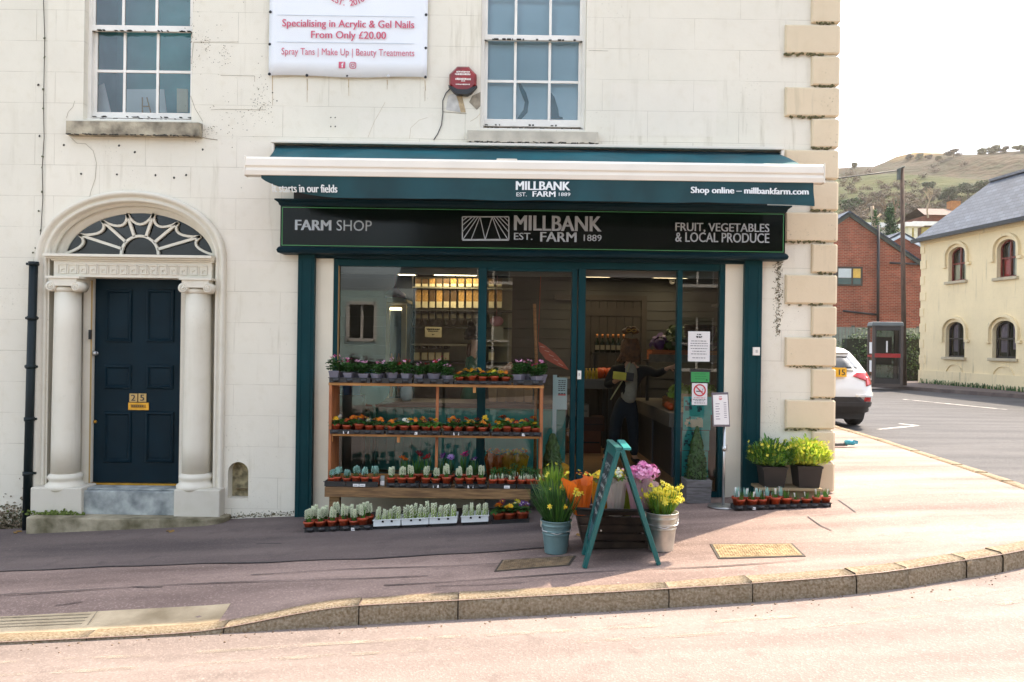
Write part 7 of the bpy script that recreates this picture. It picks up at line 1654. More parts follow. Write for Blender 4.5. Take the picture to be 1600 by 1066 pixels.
# ---- cone box tree in a grey planter, menu stand
TPY = 8.25
x0,x1 = WX(1072,770,TPY),WX(1113,770,TPY); xm =(x0+x1)/2; w = x1-x0; zt_ = WZ(1092,751,TPY); g0 = ground(xm)
BOXL = mat("box_leaf",hexc("35511f"),.5,.45,20,trans=.15); WGREY = wood("grey_wash",hexc("6f6c6c"),hexc("55524f"),5,(1,8,8),.8)
def cone_tree(px,top,bot,rbot,d,name,label,pot,seed,dome=.0):
 q = random.Random(seed); x = WX(px,(top+bot)/2,d); z0,z1 = WZ(px,bot,d),WZ(px,top,d); H = z1-z0
 t = thing(name,label,"tree",(x,d+(rbot if pot else 0),z0)); yc = d+(rbot if pot else 0); m = MB()
 for _ in range(3600):
  u = q.random()**.8; r0 = rbot*((1-u)**(.85-dome)+.04*math.sin(u*20)); rr = r0*math.sqrt(q.uniform(.55,1.02)); a = q.uniform(0,6.283)
  c = Vector((x+rr*math.cos(a),yc+rr*math.sin(a),z0+u*H)); n = Vector((math.cos(a)+q.uniform(-.6,.6),math.sin(a)+q.uniform(-.6,.6),q.uniform(-.2,1))).normalized(); s = q.uniform(.008,.016); p = n.orthogonal().normalized(); p = Matrix.Rotation(q.uniform(0,6),3,n)@p; b = n.cross(p)
  m.add([c-p*s,c-b*s*.55,c+p*s,c+b*s*.55],[(0,1,2,3)])
 obj("foliage",m,BOXL,t,True)
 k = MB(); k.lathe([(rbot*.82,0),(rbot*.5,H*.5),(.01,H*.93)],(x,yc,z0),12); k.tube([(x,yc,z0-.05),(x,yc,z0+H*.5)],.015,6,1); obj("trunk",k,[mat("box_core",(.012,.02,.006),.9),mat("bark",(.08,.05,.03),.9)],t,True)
cone_tree(1093,669,752,.125,TPY+.02,"cone_tree","clipped dark green cone tree growing in the grey wooden planter",True,3,.2)
t = thing("wooden_planter","square grey washed wooden planter right of the doorway","planter",(xm,TPY,g0))
m = MB(); h = zt_-g0
for k in range(3):m.frustum((xm,TPY+w/2,g0+.005+h*k/3),w*(.90+.03*k),w*(.93+.03*k),h/3-.006)
m.box(xm-w*.46,xm+w*.46,TPY+w*.05,TPY+w*.95,g0,zt_-.01); obj("box",m,WGREY,t,True,bevel=.003)
ms_ = thing("menu_stand","slim steel stand holding a framed printed menu beside the doorway","sign stand",(WX(1130,790,8.06),8.06,ground(WX(1130,790,8.06))))
x,y,g0 = ms_.location
m = MB(); m.lathe([(.15,0),(.15,.008),(.03,.014)],(x,y,g0+.002),28); obj("base",m,STEEL,ms_,True)
m = MB(); m.tube([(x,y,g0+.01),(x+.002,y,WZ(1130,655,8.06))],.013,10); m.lathe([(.02,0),(.02,.05)],(x,y,WZ(1130,705,8.06)),10); m.beam((x+.03,y,WZ(1133,694,8.06)),(x+.03,y,WZ(1133,706,8.06)),.008,.012); obj("pole",m,STEEL,ms_,True)
P_ =[W(p[0],p[1],8.02)for p in((1112,614),(1138,613),(1141,667),(1114,667))]
m = MB(); m.prism([P_[3],P_[2],P_[1],P_[0]],8.02,8.04); c = Vector((sum(p[0]for p in P_)/4,sum(p[1]for p in P_)/4)); obj("frame",m,mat("grey_frame",hexc("6f6a70"),.4,.1,6,metal=.4),ms_,True,bevel=.004)
ins =[Vector(p)+(c-Vector(p))*.13 for p in P_]; m = MB(); m.prism([tuple(ins[3]),tuple(ins[2]),tuple(ins[1]),tuple(ins[0])],8.015,8.021);
def il(u,v):a = ins[0]+(ins[1]-ins[0])*u; b = ins[3]+(ins[2]-ins[3])*u; return a+(b-a)*v
q = random.Random(4)
for v,u0,u1,mi in[(.07,.4,.6,2),(.13,.38,.62,2),(.16,.42,.58,2)]+[(.3+k*.085,.14,.42-.06*(k%2),1)for k in range(7)]+[(.27+k*.07,.7,.88,1)for k in range(8)]:
 a,b = il(u0,v),il(u1,v); m.beam((a.x,8.0145,a.y),(b.x,8.0145,b.y),.007,.001,mi,(0,1,0))
obj("menu_sheet",m,[PAPW,mat("grey_ink",(.25,.22,.25),.8),mat("sign_red",hexc("c2303a"))],ms_,True)
# ---- buckets of daffodils
GALV = mat("galvanised",hexc("b4b2aa"),.35,.18,7,.05,30,metal=.75,tint=hexc("c9c6bc")); BLUEB = mat("blue_bucket",hexc("6a8789"),.45,.15,6,.05,20,metal=.3)
def bucket(pxl,pxr,top,bot,d,matl,label):
 x = WX((pxl+pxr)/2,bot,d); r1 =(WX(pxr,top,d)-WX(pxl,top,d))/2; z0 = ground(x)+.002; z1 = WZ((pxl+pxr)/2,top,d); h = z1-z0; y = d+r1*.8
 t = thing("metal_bucket",label,"bucket",(x,y,z0)); m = MB(); rb = r1*.76
 pr =[]
 for k in range(41):
  u = k/40; r = rb+(r1-rb)*u
  for c_ in(.60,.70,.88):r+=.006*math.exp(-((u-c_)/.014)**2)
  pr.append((r,h*u))
 pr+=[(r1+.008,h),(r1+.008,h+.008),(r1-.003,h+.008),(r1-.006,h*.8)]; m.lathe(pr,(x,y,z0),40); m.lathe([(r1*.9,h*.82),(.005,h*.83)],(x,y,z0),24,1,cap=False); obj("body",m,[matl,SOIL],t,True)
 m = MB(); m.tube([(x-r1-.006,y,z0+h*.9),(x-r1*.9,y-r1*.55,z0+h*.72),(x,y-r1*1.06,z0+h*.66),(x+r1*.9,y-r1*.55,z0+h*.72),(x+r1+.006,y,z0+h*.9)],.004,6)
 for s_ in(-1,1):m.obox((x+s_*(r1+.002),y,z0+h*.9),(.012,.04,.05))
 obj("handle",m,STEEL,t,True); return x,y,z1,r1
def daffs(x,y,z,r,H,n,lean,seed,fm,flw,label,nfl,splay=1.6):
 global rp
 sv = rp; rp = random.Random(seed); f,g = MB(),MB()
 for _ in range(n):
  a = rp.uniform(0,6.283); r0 = r*.75*math.sqrt(rp.random()); hh = H*rp.uniform(.55,1.05); k = splay*rp.uniform(.7,1.2)
  blade(f,(x+r0*math.cos(a)*.8,y+r0*math.sin(a)*.8,z-.05),(x+r0*math.cos(a)*k+lean*hh+rp.uniform(-.03,.03),y+r0*math.sin(a)*k,z+hh),rp.uniform(.008,.014),0 if rp.random()<.7 else 1,.2,4)
 for _ in range(nfl):
  a = rp.uniform(0,6.283); r0 = r*math.sqrt(rp.random())*splay*.8; hh = H*rp.uniform(.45,.95); c = Vector((x+r0*math.cos(a)+lean*hh,y+r0*math.sin(a),z+hh)); f.tube([(x+r0*math.cos(a)*.5,y+r0*math.sin(a)*.5,z),tuple(c)],.0025,4,1)
  if rp.random()<.75:nrm = Vector((rp.uniform(-1,1),rp.uniform(-1.2,.2),rp.uniform(-.2,.6))); flower(g,c,nrm,rp.uniform(.022,.03),6,0,None,.1); nrm.normalize(); g.tube([tuple(c),tuple(c+nrm*.022)],[.007,.011],7,1)
  else:g.ball(tuple(c),.010,6,5,0,(.8,.8,1.9))
 t = thing("daffodil_bunch",label,"flowers",(x,y,z)); obj("leaves",f,fm,t,True); obj("blooms",g,flw,t,True); rp = sv
bl = bucket(846,893,817,864,6.52,BLUEB,"blue-grey metal bucket left of the folding chalkboard")
daffs(bl[0],bl[1],bl[2],bl[3],.31,260,-.10,5,[LEAF_D,LEAF_M],[FLOW['lemon'],FLOW['yellow']],"sheaf of green daffodils with few yellow blooms in the blue bucket",9,2.9)
br2 = bucket(1011,1062,805,859,6.45,GALV,"shiny galvanised bucket right of the folding chalkboard")
daffs(br2[0],br2[1],br2[2],br2[3],.225,120,.0,6,[LEAF_M,LEAF_Y],[FLOW['lemon'],FLOW['lemon']],"bunch of bright yellow daffodils standing in the galvanised bucket",95,1.6)
x = WX(866,790,7.4); m = MB(); z0 = ground(x)+.002; m.lathe([(.10,0),(.125,.27),(.13,.275),(.12,.275)],(x,7.5,z0),28); single("black_bucket",m,BLACKP,"black bucket of pale stems behind the blue bucket of daffodils","bucket",loc=(x,7.5,z0))
bushy((x,7.5,z0+.25),.17,.36,420,[LEAF_Y,LEAF_M],[FLOW['lemon']],35,"tall yellow-green stems standing in the black bucket beside the shelf","pale_stem_bunch","flowers",.011,.03)
cone_tree(864,680,745,.115,8.2,"dome_tree","dark rounded box tree between the plant shelf and the shop door",True,8,.38)
m = MB(); x = WX(864,760,8.3); m.lathe([(.11,0),(.14,WZ(864,748,8.3)-ground(x)),(.12,WZ(864,748,8.3)-ground(x))],(x,8.315,ground(x)+.002),24); single("round_pot",m,BLACKP,"dark round pot holding the box tree beside the shop door","pot",loc=(x,8.315,ground(x)))
# ---- folding chalkboard (A-board), seen end on
AB_ = thing("folding_chalkboard","teal framed folding chalkboard standing end-on in front of the doorway","chalkboard",(.83,6.3,ground(.83)))
TEALB = mat("teal_frame_paint",hexc("0a5654"),.4,.1,5,.06,30); CHB = mat("chalkboard",hexc("16292e"),.7,.2,6); CHALK = mat("chalk_white",hexc("9aa5a3"),.9,.1,20)
def board_side(top_f,bot_f,top_b,bot_b,th,writing):
 "frame of one leaf from front and back stile lines (top, bottom)"
 tf,bf,tb,bb =[Vector(p)for p in(top_f,bot_f,top_b,bot_b)]
 nrm =(bf-tf).cross(tb-tf).normalized(); nrm = nrm if nrm.x<0 else-nrm
 m = MB()
 def plank(a,b,w,t):m.beam(tuple(a),tuple(b),w,t,0,tuple(nrm))
 plank(tf,bf,.05,th); plank(tb,bb,.05,th); ax =(tb-tf)
 dn =(bf-tf)
 plank(tf+dn*.035+ax.normalized()*.02,tb+(bb-tb)*.035-ax.normalized()*.02,.07,th*.9); plank(tf+dn*.86,tb+(bb-tb)*.86,.05,th*.9)
 fr = obj("frame",m,TEALB,AB_,True,bevel=.004,label="left leaf with chalk writing" if writing else "right leaf")
 p = MB(); a,b,c,d = tf+dn*.07,tb+(bb-tb)*.07,tb+(bb-tb)*.84,tf+dn*.84; o = nrm*.004
 p.add([a+o,b+o,c+o,d+o,a-o,b-o,c-o,d-o],[(0,1,2,3),(7,6,5,4),(0,4,5,1),(1,5,6,2),(2,6,7,3),(3,7,4,0)])
 mats_ =[CHB]
 if writing:
  q = random.Random(12); o2 = nrm*.0055
  def pt(u,v):s = a+(b-a)*u; e = d+(c-d)*u; return s+(e-s)*v+o2
  for row_,(v0,v1)in enumerate([(.1,.18),(.22,.3),(.34,.4),(.44,.5),(.53,.58),(.62,.68)]):
   u = .15
   while u<.85:
    w_ = q.uniform(.05,.13)
    for _ in range(3):uu,vv = u+q.uniform(0,w_*.6),q.uniform(v0,v1-.02); p.add([pt(uu,vv),pt(uu+w_*.5,vv),pt(uu+w_*.5,vv+q.uniform(.01,.03)),pt(uu,vv+.02)],[(0,1,2,3)],1)
    u+=w_+.03
  p.add([pt(.04,-.03),pt(.96,-.03),pt(.96,-.012),pt(.04,-.012)],[(0,1,2,3)],2)
  for k in range(5):p.add([pt(.1+k*.17,.98-.02),pt(.2+k*.17,.78),pt(.24+k*.17,.78),pt(.14+k*.17,.98-.02)],[(0,1,2,3)],3)
 obj("board",p,[CHB,CHALK,mat("yellow_line",hexc("c9b43a"),.7),mat("blue_chalk",hexc("6fa3b0"),.8)],AB_,True)
def A(px,py,d):x,z = W(px,py,d); return(x,d,z)
fd,bd2 = 6.13,6.50
tfl,bfl = A(966,703,fd),A(913,886,fd); tbl = A(953,692,bd2); xb = A(912,868,bd2); bbl =(xb[0],bd2,ground(xb[0])+.003); bfl =(bfl[0],fd,ground(bfl[0])+.003)
tfr = A(972,703,fd); bfr = A(1029,884,fd); bfr =(bfr[0],fd,ground(bfr[0])+.003); tbr =(tfr[0]-(tfl[0]-tbl[0])+.03,bd2,tbl[2]+.003); bbr =(bfr[0]-(bfl[0]-bbl[0]),bd2,ground(bfr[0])+.003)
board_side(tfl,bfl,tbl,bbl,.034,True); board_side(tfr,bfr,tbr,bbr,.034,False)
m = MB(); m.beam((tfl[0]+.0,fd-.024,tfl[2]+.012),(tbl[0],bd2+.024,tbl[2]+.012),.05,.022); m.beam((tfr[0]+.035,fd-.024,tfr[2]+.010),(tbr[0]+.03,bd2+.024,tbr[2]+.010),.06,.02,1)
obj("top_rail",m,[TEALB,mat("teal_rail_light",hexc("2f8a86"),.35)],AB_,True,bevel=.004)
m = MB(); m.tube([(tfl[0]+.03,6.3,tfl[2]-.13),(tfl[0]+.07,6.3,tfl[2]-.22),(tfr[0]+.12,6.3,tfr[2]-.26)],.003,5); m.tube([(bfl[0]+.12,fd-.012,.32),(bfl[0]+.12,fd-.024,.32)],.006,6); obj("stay_chain",m,STEEL,AB_,True)
# ---- dark slatted crate with wrapped bouquets
SC = mat("dark_crate_slat",hexc("2e231b"),.8,.35,8,.3,40,tint=hexc("3c2e24")); cf,cbk = 6.62,7.02
cz0 = ground(.85)+.004; cz1 = WZ(960,792,cf)
xa0,xa1 = WX(913,866,cf),WX(1012,866,cf); xt0,xt1 = WX(899,792,cf),WX(1022,790,cf)
cr_ = thing("slatted_crate","dark slatted wooden crate behind the folding chalkboard holding bouquets","crate",((xa0+xa1)/2,(cf+cbk)/2,cz0))
m = MB(); n = 5; H = cz1-cz0
for k in range(n):
 u0,u1 = k/n+.012,(k+1)/n-.03
 for y_,s_ in((cf,-1),(cbk,1)):
  a0,b0 = xa0+(xt0-xa0)*u0,xa1+(xt1-xa1)*u0; a1,b1 = xa0+(xt0-xa0)*u1,xa1+(xt1-xa1)*u1; sk = s_*.04
  m.add([(a0,y_+sk*u0,cz0+H*u0),(b0,y_+sk*u0,cz0+H*u0),(b1,y_+sk*u1,cz0+H*u1),(a1,y_+sk*u1,cz0+H*u1),(a0,y_+sk*u0+.014,cz0+H*u0),(b0,y_+sk*u0+.014,cz0+H*u0),(b1,y_+sk*u1+.014,cz0+H*u1),(a1,y_+sk*u1+.014,cz0+H*u1)],[(0,1,2,3),(7,6,5,4),(0,4,5,1),(1,5,6,2),(2,6,7,3),(3,7,4,0)])
 for xb_,xt_,s_ in((xa0,xt0,1),(xa1,xt1,-1)):
  x_0,x_1 = xb_+(xt_-xb_)*u0,xb_+(xt_-xb_)*u1
  m.add([(x_0,cf+.016,cz0+H*u0),(x_0,cbk-.002,cz0+H*u0),(x_1,cbk-.002,cz0+H*u1),(x_1,cf+.016,cz0+H*u1),(x_0+s_*.012,cf+.016,cz0+H*u0),(x_0+s_*.012,cbk-.002,cz0+H*u0),(x_1+s_*.012,cbk-.002,cz0+H*u1),(x_1+s_*.012,cf+.016,cz0+H*u1)],[(0,1,2,3),(7,6,5,4),(0,4,5,1),(1,5,6,2),(2,6,7,3),(3,7,4,0)])
obj("slats",m,SC,cr_,True,bevel=.003)
m = MB()
for xb_,xt_,s_ in((xa0,xt0,1),(xa1,xt1,-1)):
 for y_ in(cf+.02,cbk-.03):m.beam((xb_+s_*.02,y_,cz0),(xt_+s_*.02,y_,cz1),.05,.018)
m.box(xa0+.01,xa1-.01,cf+.02,cbk-.02,cz0+.02,cz0+.03); obj("corner_posts",m,SC,cr_,True)
m = MB(); m.tube([(xt0-.005+(xt1-xt0+.01)*t/12,cf-.045+.006*math.sin(t),cz1-.01-.012*math.sin(math.pi*t/12))for t in range(13)],.013,8); m.box(xt0+.03,xt1-.03,cf+.03,cbk-.03,cz1-.12,cz1-.115); obj("liner",m,mat("black_liner",hexc("15130f"),.7,.2,9,.3,20),cr_,True)
def bouquet(px,d,bot,top,rb,rt,wrap,flowers,label,seed,lean=0.0,heads=26,hr=.02,kind='mix',sq=1.0,ht=.0):
 global rp
 sv = rp; rp = random.Random(seed); x = WX(px,(top+bot)/2,d); z0,z1 = WZ(px,bot,d)-.08,WZ(px,top,d)
 t = thing("wrapped_bouquet",label,"bouquet",(x,d,z0)); m = MB(); N_ = 30; vs =[]
 zt_ = z0+(z1-z0)*.74
 for i in range(7):
  u = i/6; r = rb+(rt-rb)*u
  for k in range(N_):
   a = 6.283*k/N_; cr = 1+.10*u*math.sin(a*7+seed)+.05*math.sin(a*13+u*4)
   vs.append((x+r*cr*math.cos(a)+lean*u*(zt_-z0),d+r*cr*math.sin(a)*sq,z0+u*(zt_-z0)*(1+.10*u*math.sin(a*2+seed)+.02*u*math.sin(a*9))))
 m.add(vs,[(i*N_+k,i*N_+(k+1)%N_,(i+1)*N_+(k+1)%N_,(i+1)*N_+k)for i in range(6)for k in range(N_)],0,False); m.add([(p[0],p[1],p[2])for p in vs[:N_]],[tuple(reversed(range(N_)))],0)
 obj("wrapping",m,wrap,t,True)
 g = MB()
 for k in range(heads):
  a = rp.uniform(0,6.283); r = rt*.92*math.sqrt(rp.random()); h =(z1-zt_)*(1-.5*(r/rt)**2)*rp.uniform(.6,1.05); c = Vector((x+r*math.cos(a)+lean*(zt_-z0),d+r*math.sin(a)*sq,zt_+h-.01))
  mi = rp.randrange(len(flowers)); n_ = Vector((math.cos(a)*r/rt,math.sin(a)*r/rt-.5,.9))
  if kind=='puff':
   for _ in range(16):dv = Vector((rp.gauss(0,1),rp.gauss(0,1),rp.gauss(0,1))).normalized(); flower(g,c+dv*hr*1.0,dv,hr*.55,4,mi,None,.15)
  else:
   flower(g,c,n_,hr,7,mi,None,.45); flower(g,c+n_.normalized()*hr*.15,n_,hr*.6,6,mi,None,.7)
  if rp.random()<.4:broad(g,(c.x,c.y,c.z-.03),(math.cos(a),math.sin(a),.4),.06,.025,len(flowers))
 obj("flowers",g,[FLOW[q]if isinstance(q,str)else q for q in flowers]+[LEAF_M],t,True); rp = sv
WR = lambda n,h,tr=.3:mat(n,hexc(h),.45,.12,7,.25,12,trans=tr,dist=.03)
bouquet(908,6.66,788,732,.06,.125,WR("orange_paper","e0701a"),['orange','lemon'],"bouquet in bright orange paper, leftmost in the dark crate",51,-.12,14,.016,ht=.1)
bouquet(938,6.84,788,736,.05,.085,WR("yellow_paper","d9a01c"),['lemon','yellow'],"yellow wrapped bouquet beside the orange paper one in the dark crate",52,.0,26,.018)
bouquet(962,6.74,790,730,.06,.088,mat("white_paper_wrap",hexc("cfcac2"),.6,.05,6,.2,10,trans=.15),['white',CREAMF,'lemon'],"white paper bouquet of cream flowers in the middle of the crate",53,.0,44,.014)
bouquet(980,6.86,790,728,.045,.08,WR("lime_paper","8a9a1c"),['white','pink','lemon'],"lime green wrapped bouquet with pale pink roses in the dark crate",54,.02,24,.024)
bouquet(999,6.68,800,726,.055,.125,WR("clear_wrap","c9a9b4",.4),['pink','pink','rose'],"big fluffy pink bouquet at the right end of the dark crate",55,.08,48,.034,'puff')
for i,(px,wr,fl_,lab)in enumerate([(772,"e0701a",['orange','yellow'],"orange wrapped bunch inside the glass at the lower right of the plant shelf"),(795,"d9a01c",['yellow','lemon'],"yellow wrapped bunch inside the glass, middle of three"),(812,"d9b01c",['lemon','orange'],"yellow wrapped bunch inside the glass nearest the door")]):
 bouquet(px,8.95,738,700,.06,.10,WR("reflection_wrap_%d"%i,wr),fl_,lab,60+i,0,16,.02)  # solid bunches added where flowers are mirrored in the glass
m = MB(); m.box(WX(755,740,8.95),WX(830,740,8.95),8.8,9.1,FLOOR,WZ(790,738,8.95)-.08); single("display_box",m,DSH,"low dark display box carrying wrapped bunches inside the window","box",loc=(WX(790,740,8.95),8.95,FLOOR))
# ------------------------------------------------------------------ white car on the side street
CYR = 15.4; gc = 0.165
CXC = WX(1371,610,CYR)-0.90
car = thing("parked_car","white compact SUV with red tail lights parked beyond the corner, seen from behind","car",(CXC,CYR,gc))
CARW = mat("car_white",hexc("dcdad6"),.25,.03,2,coat=.6); CLAD = mat("car_cladding",hexc("2a2624"),.6,.15,12,.1,60); CGL = mat("car_glass",(.012,.016,.018),.05,.1,2,spec=.7); RED = mat("tail_red",hexc("a5141a"),.2,.15,8,coat=.5); TYRE = mat("tyre",(.018,.017,.017),.8,.2,20)
SL =[(.30,.80,.10,4.20,.18),(.42,.86,.03,4.27,.22),(.62,.895,.0,4.30,.26),(.80,.90,.02,4.28,.30),(.95,.885,.06,4.20,.32),(1.02,.865,.10,4.0,.32),(1.08,.83,.13,3.35,.30),(1.25,.75,.28,2.95,.28),(1.42,.66,.46,2.60,.26),(1.50,.60,.62,2.35,.24),(1.535,.50,.80,2.1,.2)]
def slice_pts(hw,y0,y1,r,n=6):
 P =[]
 for cx,cy,a0 in((hw-r,y0+r,-90),(hw-r,y1-r*1.6,0),(-hw+r,y1-r*1.6,90),(-hw+r,y0+r,180)):
  for k in range(n+1):
   a = R(a0+90*k/n); yr = r if cy<(y0+y1)/2 else r*1.6; P.append((cx+r*math.cos(a),cy+yr*math.sin(a)))
 return P
def loft(m,SLs,mi=0):
 rings =[[(x,y,z)for x,y in slice_pts(hw,a,b,r)]for z,hw,a,b,r in SLs]; n = len(rings[0]); vs =[p for q in rings for p in q]
 m.add(vs,[(i*n+k,i*n+(k+1)%n,(i+1)*n+(k+1)%n,(i+1)*n+k)for i in range(len(rings)-1)for k in range(n)],mi,True); m.add(rings[-1],[tuple(range(n))],mi,True); m.add(rings[0],[tuple(reversed(range(n)))],mi,True)
m = MB(); loft(m,SL); cb = obj("body",m,CARW,car);
def srf(z,x):
 "rear surface y of the body at height z and offset x"
 for(z0,h0,a0,b0,r0),(z1,h1,a1,b1,r1)in zip(SL,SL[1:]):
  if z0<=z<=z1:
   t =(z-z0)/(z1-z0); hw,y0,r = h0+(h1-h0)*t,a0+(a1-a0)*t,r0+(r1-r0)*t; ax = abs(x)
   if ax<=hw-r:return y0
   q = min(1,(ax-(hw-r))/r); return y0+r-r*math.sqrt(max(0,1-q*q))
 return .8
def patch(m,xz,off,th=.02,nx=6,mi=0):
 "panel lying on the rear surface: xz = corner list (4)"
 (a,b,c,d) = xz; vs =[]
 for i in range(nx+1):
  for j in range(nx+1):
   u,v = i/nx,j/nx; x =(a[0]*(1-u)+b[0]*u)*(1-v)+(d[0]*(1-u)+c[0]*u)*v; z =(a[1]*(1-u)+b[1]*u)*(1-v)+(d[1]*(1-u)+c[1]*u)*v
   vs.append((x,srf(z,x)-off,z))
 o = len(vs); vs+=[(x,y+th+off,z)for x,y,z in vs]; n = nx+1
 f =[(i*n+j,(i+1)*n+j,(i+1)*n+j+1,i*n+j+1)for i in range(nx)for j in range(nx)]
 for i in range(nx):f+=[(i*n,o+i*n,o+(i+1)*n,(i+1)*n),(i*n+nx,(i+1)*n+nx,o+(i+1)*n+nx,o+i*n+nx),(i,i+1,o+i+1,o+i),(nx*n+i,o+nx*n+i,o+nx*n+i+1,nx*n+i+1)]
 m.add(vs,f,mi,True)
m = MB(); patch(m,[(-.60,1.13),(.60,1.13),(.50,1.36),(-.50,1.36)],.006); obj("rear_window",m,CGL,car)
for s in(-1,1):
 m = MB(); y0 =[.9,1.0]
 m.add([(s*.862,1.0,1.06),(s*.86,3.1,1.06),(s*.70,2.6,1.40),(s*.68,1.25,1.40)],[(0,1,2,3)]if s>0 else[(3,2,1,0)]); obj("side_window",m,CGL,car)
 m = MB(); patch(m,[(s*.46,.99),(s*.86,.84),(s*.80,1.06),(s*.56,1.06)],.022,nx=8); patch(m,[(s*.70,.80),(s*.86,.84),(s*.82,.98),(s*.72,.98)],.026,nx=6); obj("tail_light",m,RED,car)
 m = MB(); patch(m,[(s*.64,.52),(s*.80,.50),(s*.80,.66),(s*.70,.66)],.03,nx=5); obj("reflector",m,RED,car)
m = MB(); patch(m,[(-.84,.30),(.84,.30),(.86,.50),(-.86,.50)],.035,nx=16); patch(m,[(-.70,.50),(.70,.50),(.56,.60),(-.56,.60)],.03,nx=12); obj("bumper",m,CLAD,car)
m = MB(); patch(m,[(-.86,.60),(-.50,.60),(-.50,.64),(-.86,.68)],.045,nx=8); patch(m,[(.50,.60),(.86,.60),(.86,.68),(.50,.64)],.045,nx=8); obj("bumper_trim",m,CARW,car)
m = MB(); patch(m,[(-.56,1.43),(.56,1.43),(.48,1.5),(-.48,1.5)],.10,.02,10); obj("spoiler",m,CARW,car)
m = MB(); patch(m,[(-.50,1.09),(.50,1.09),(.46,1.12),(-.46,1.12)],.03,nx=8); obj("boot_trim",m,CLAD,car)
px0 = WX(1288,582,CYR)-CXC; px1 = WX(1323,582,CYR)-CXC; pz0,pz1 = WZ(1315,589,CYR)-gc,WZ(1315,575,CYR)-gc; py_ = srf(.85,.1)-.03
m = MB(); m.box(px0-.1,px1,py_,py_+.06,pz0,pz1); put_text(m,"15",px1-.15,px1-.03,pz0+.03,pz1-.03,py_,.03,1); obj("number_plate",m,[mat("plate_yellow",hexc("e0a81c"),.5,.05,4),INK],car)
for s in(-1,1):
 for yw in(.78,3.45):
  m = MB(); o0 = 0; w_ = .215
  m.lathe([(.20,-w_/2),(.31,-w_/2),(.335,-w_/2+.03),(.335,w_/2-.03),(.31,w_/2),(.20,w_/2)],(0,0,0),28); m.v =[(s*.77+z,yw+x,.335+y)for x,y,z in m.v]
  wh = obj("wheel",m,TYRE,car); k = MB(); k.lathe([(.03,-.05),(.2,-.09),(.2,.09),(.03,.06)],(0,0,0),20); k.v =[(s*.77+z,yw+x,.335+y)for x,y,z in k.v]; obj("rim",k,STEEL,wh)
 m = MB()
 for yw in(.78,3.45):m.tube([(s*.885,yw+.40*math.cos(R(t)),.335+.40*math.sin(R(t)))for t in range(-5,186,12)],.035,6)
 m.box(s*.84,s*.90,1.15,3.05,.30,.42); obj("arch_trim",m,CLAD,car)
m = MB(); m.box(-.75,.75,.25,4.0,.16,.32); obj("underbody",m,CLAD,car)
# ------------------------------------------------------------------ phone box and pole
PHD = 28.6; pg = .315
phx0,phx1 = WX(1364,560,PHD),WX(1409,560,PHD); pb_ = thing("phone_box","grey-brown phone box with glass sides and a red band by the pole","phone box",((phx0+phx1)/2,PHD,pg),0)
PHM = mat("phone_metal",hexc("4f453f"),.5,.12,4); ph = WZ(1387,503,PHD)-pg; w_ = .92
L = lambda x0,x1,y0,y1,z0,z1,mi=0:m.box(x0,x1,y0,y1,z0,z1,mi)
m = MB(); hw = w_/2
for i in(-1,1):
 for j in(0,w_):m.box(i*hw-.04,i*hw+.04,j-.04,j+.04,0,ph-.12)
m.box(-hw-.04,hw+.04,-.04,w_+.04,0,.10); obj("posts",m,PHM,pb_)
m = MB(); m.frustum((0,hw,ph-.15),w_+.14,w_+.06,.15); obj("roof",m,mat("phone_roof",hexc("5a5f5e"),.5,.1,4),pb_,bevel=.03)
m = MB()
for(a,b)in((-hw+.04,hw-.04),):
 for y in(-.012,w_-.01):m.box(a,b,y,y+.02,.10,.28); m.box(a,b,y,y+.02,ph-.30,ph-.15); m.box(a,a+.05,y,y+.02,.28,ph-.3); m.box(b-.05,b,y,y+.02,.28,ph-.3)
m.box(-.35,-.28,.5,.6,1.0,ph-.2); m.box(-.30,.30,w_-.12,w_-.05,.75,1.75); obj("door_frame",m,mat("phone_dark",hexc("2e2a28"),.5,.1,4),pb_)
m = MB(); m.box(-hw+.04,hw-.04,-.022,-.012,1.02,1.16); m.box(-hw-.042,-hw-.034,.05,w_-.05,1.02,1.10); obj("red_band",m,mat("band_red",hexc("9c1c1c"),.4,.1,5),pb_)
m = MB()
for y in(0,w_):m.quad((-hw+.09,y,.28),(hw-.09,y,.28),(hw-.09,y,ph-.3),(-hw+.09,y,ph-.3))
for x in(-hw,hw):m.quad((x,.04,.2),(x,w_-.04,.2),(x,w_-.04,ph-.2),(x,.04,ph-.2))
obj("pane",m,glass("phone_glass",(.55,.62,.6),.9,1.5),pb_)
m = MB(); m.box(-hw-.012,-hw-.006,.2,.7,1.15,1.55); m.box(-hw-.012,-hw-.006,.25,.65,.5,.9); m.box(-.05,.0,-.026,-.022,1.2,1.6); obj("sticker",m,PAPW,pb_)
pb_.rotation_euler =(0,0,R(-14))
PLD = 29.6; m = MB();(xt,zt_),(xb_,_) = W(1409.5,262,PLD),W(1413,600,PLD)
pl = thing("utility_pole","tall brown wooden utility pole standing behind the phone box","pole",(xb_,PLD,.31))
m.tube([(xb_,PLD,.2),(xt,PLD,zt_)],[.09,.07],12); obj("post",m,wood("pole_wood",hexc("5a4638"),hexc("3a2c24"),3,(8,8,1),.85),pl,True)
m = MB(); m.box(xt-.17,xt-.09,PLD-.1,PLD+.05,zt_-.45,zt_-.05); m.tube([(xt-.1,PLD,zt_-.05),(xt+.05,PLD-.1,zt_+.02)],.03,6); obj("bracket",m,mat("grey_green_metal",hexc("4a4f48"),.6),pl,True)
m = MB(); a = Vector((xt-.1,PLD,zt_-.1)); b = Vector((-2,30,8.0)); m.tube([a+(b-a)*(k/14)+Vector((0,0,-.7*math.sin(math.pi*k/14)))for k in range(15)],.022,5); single("overhead_wire",m,BLACKP,"dark wire running left from the top of the utility pole","wire",loc=tuple(a))
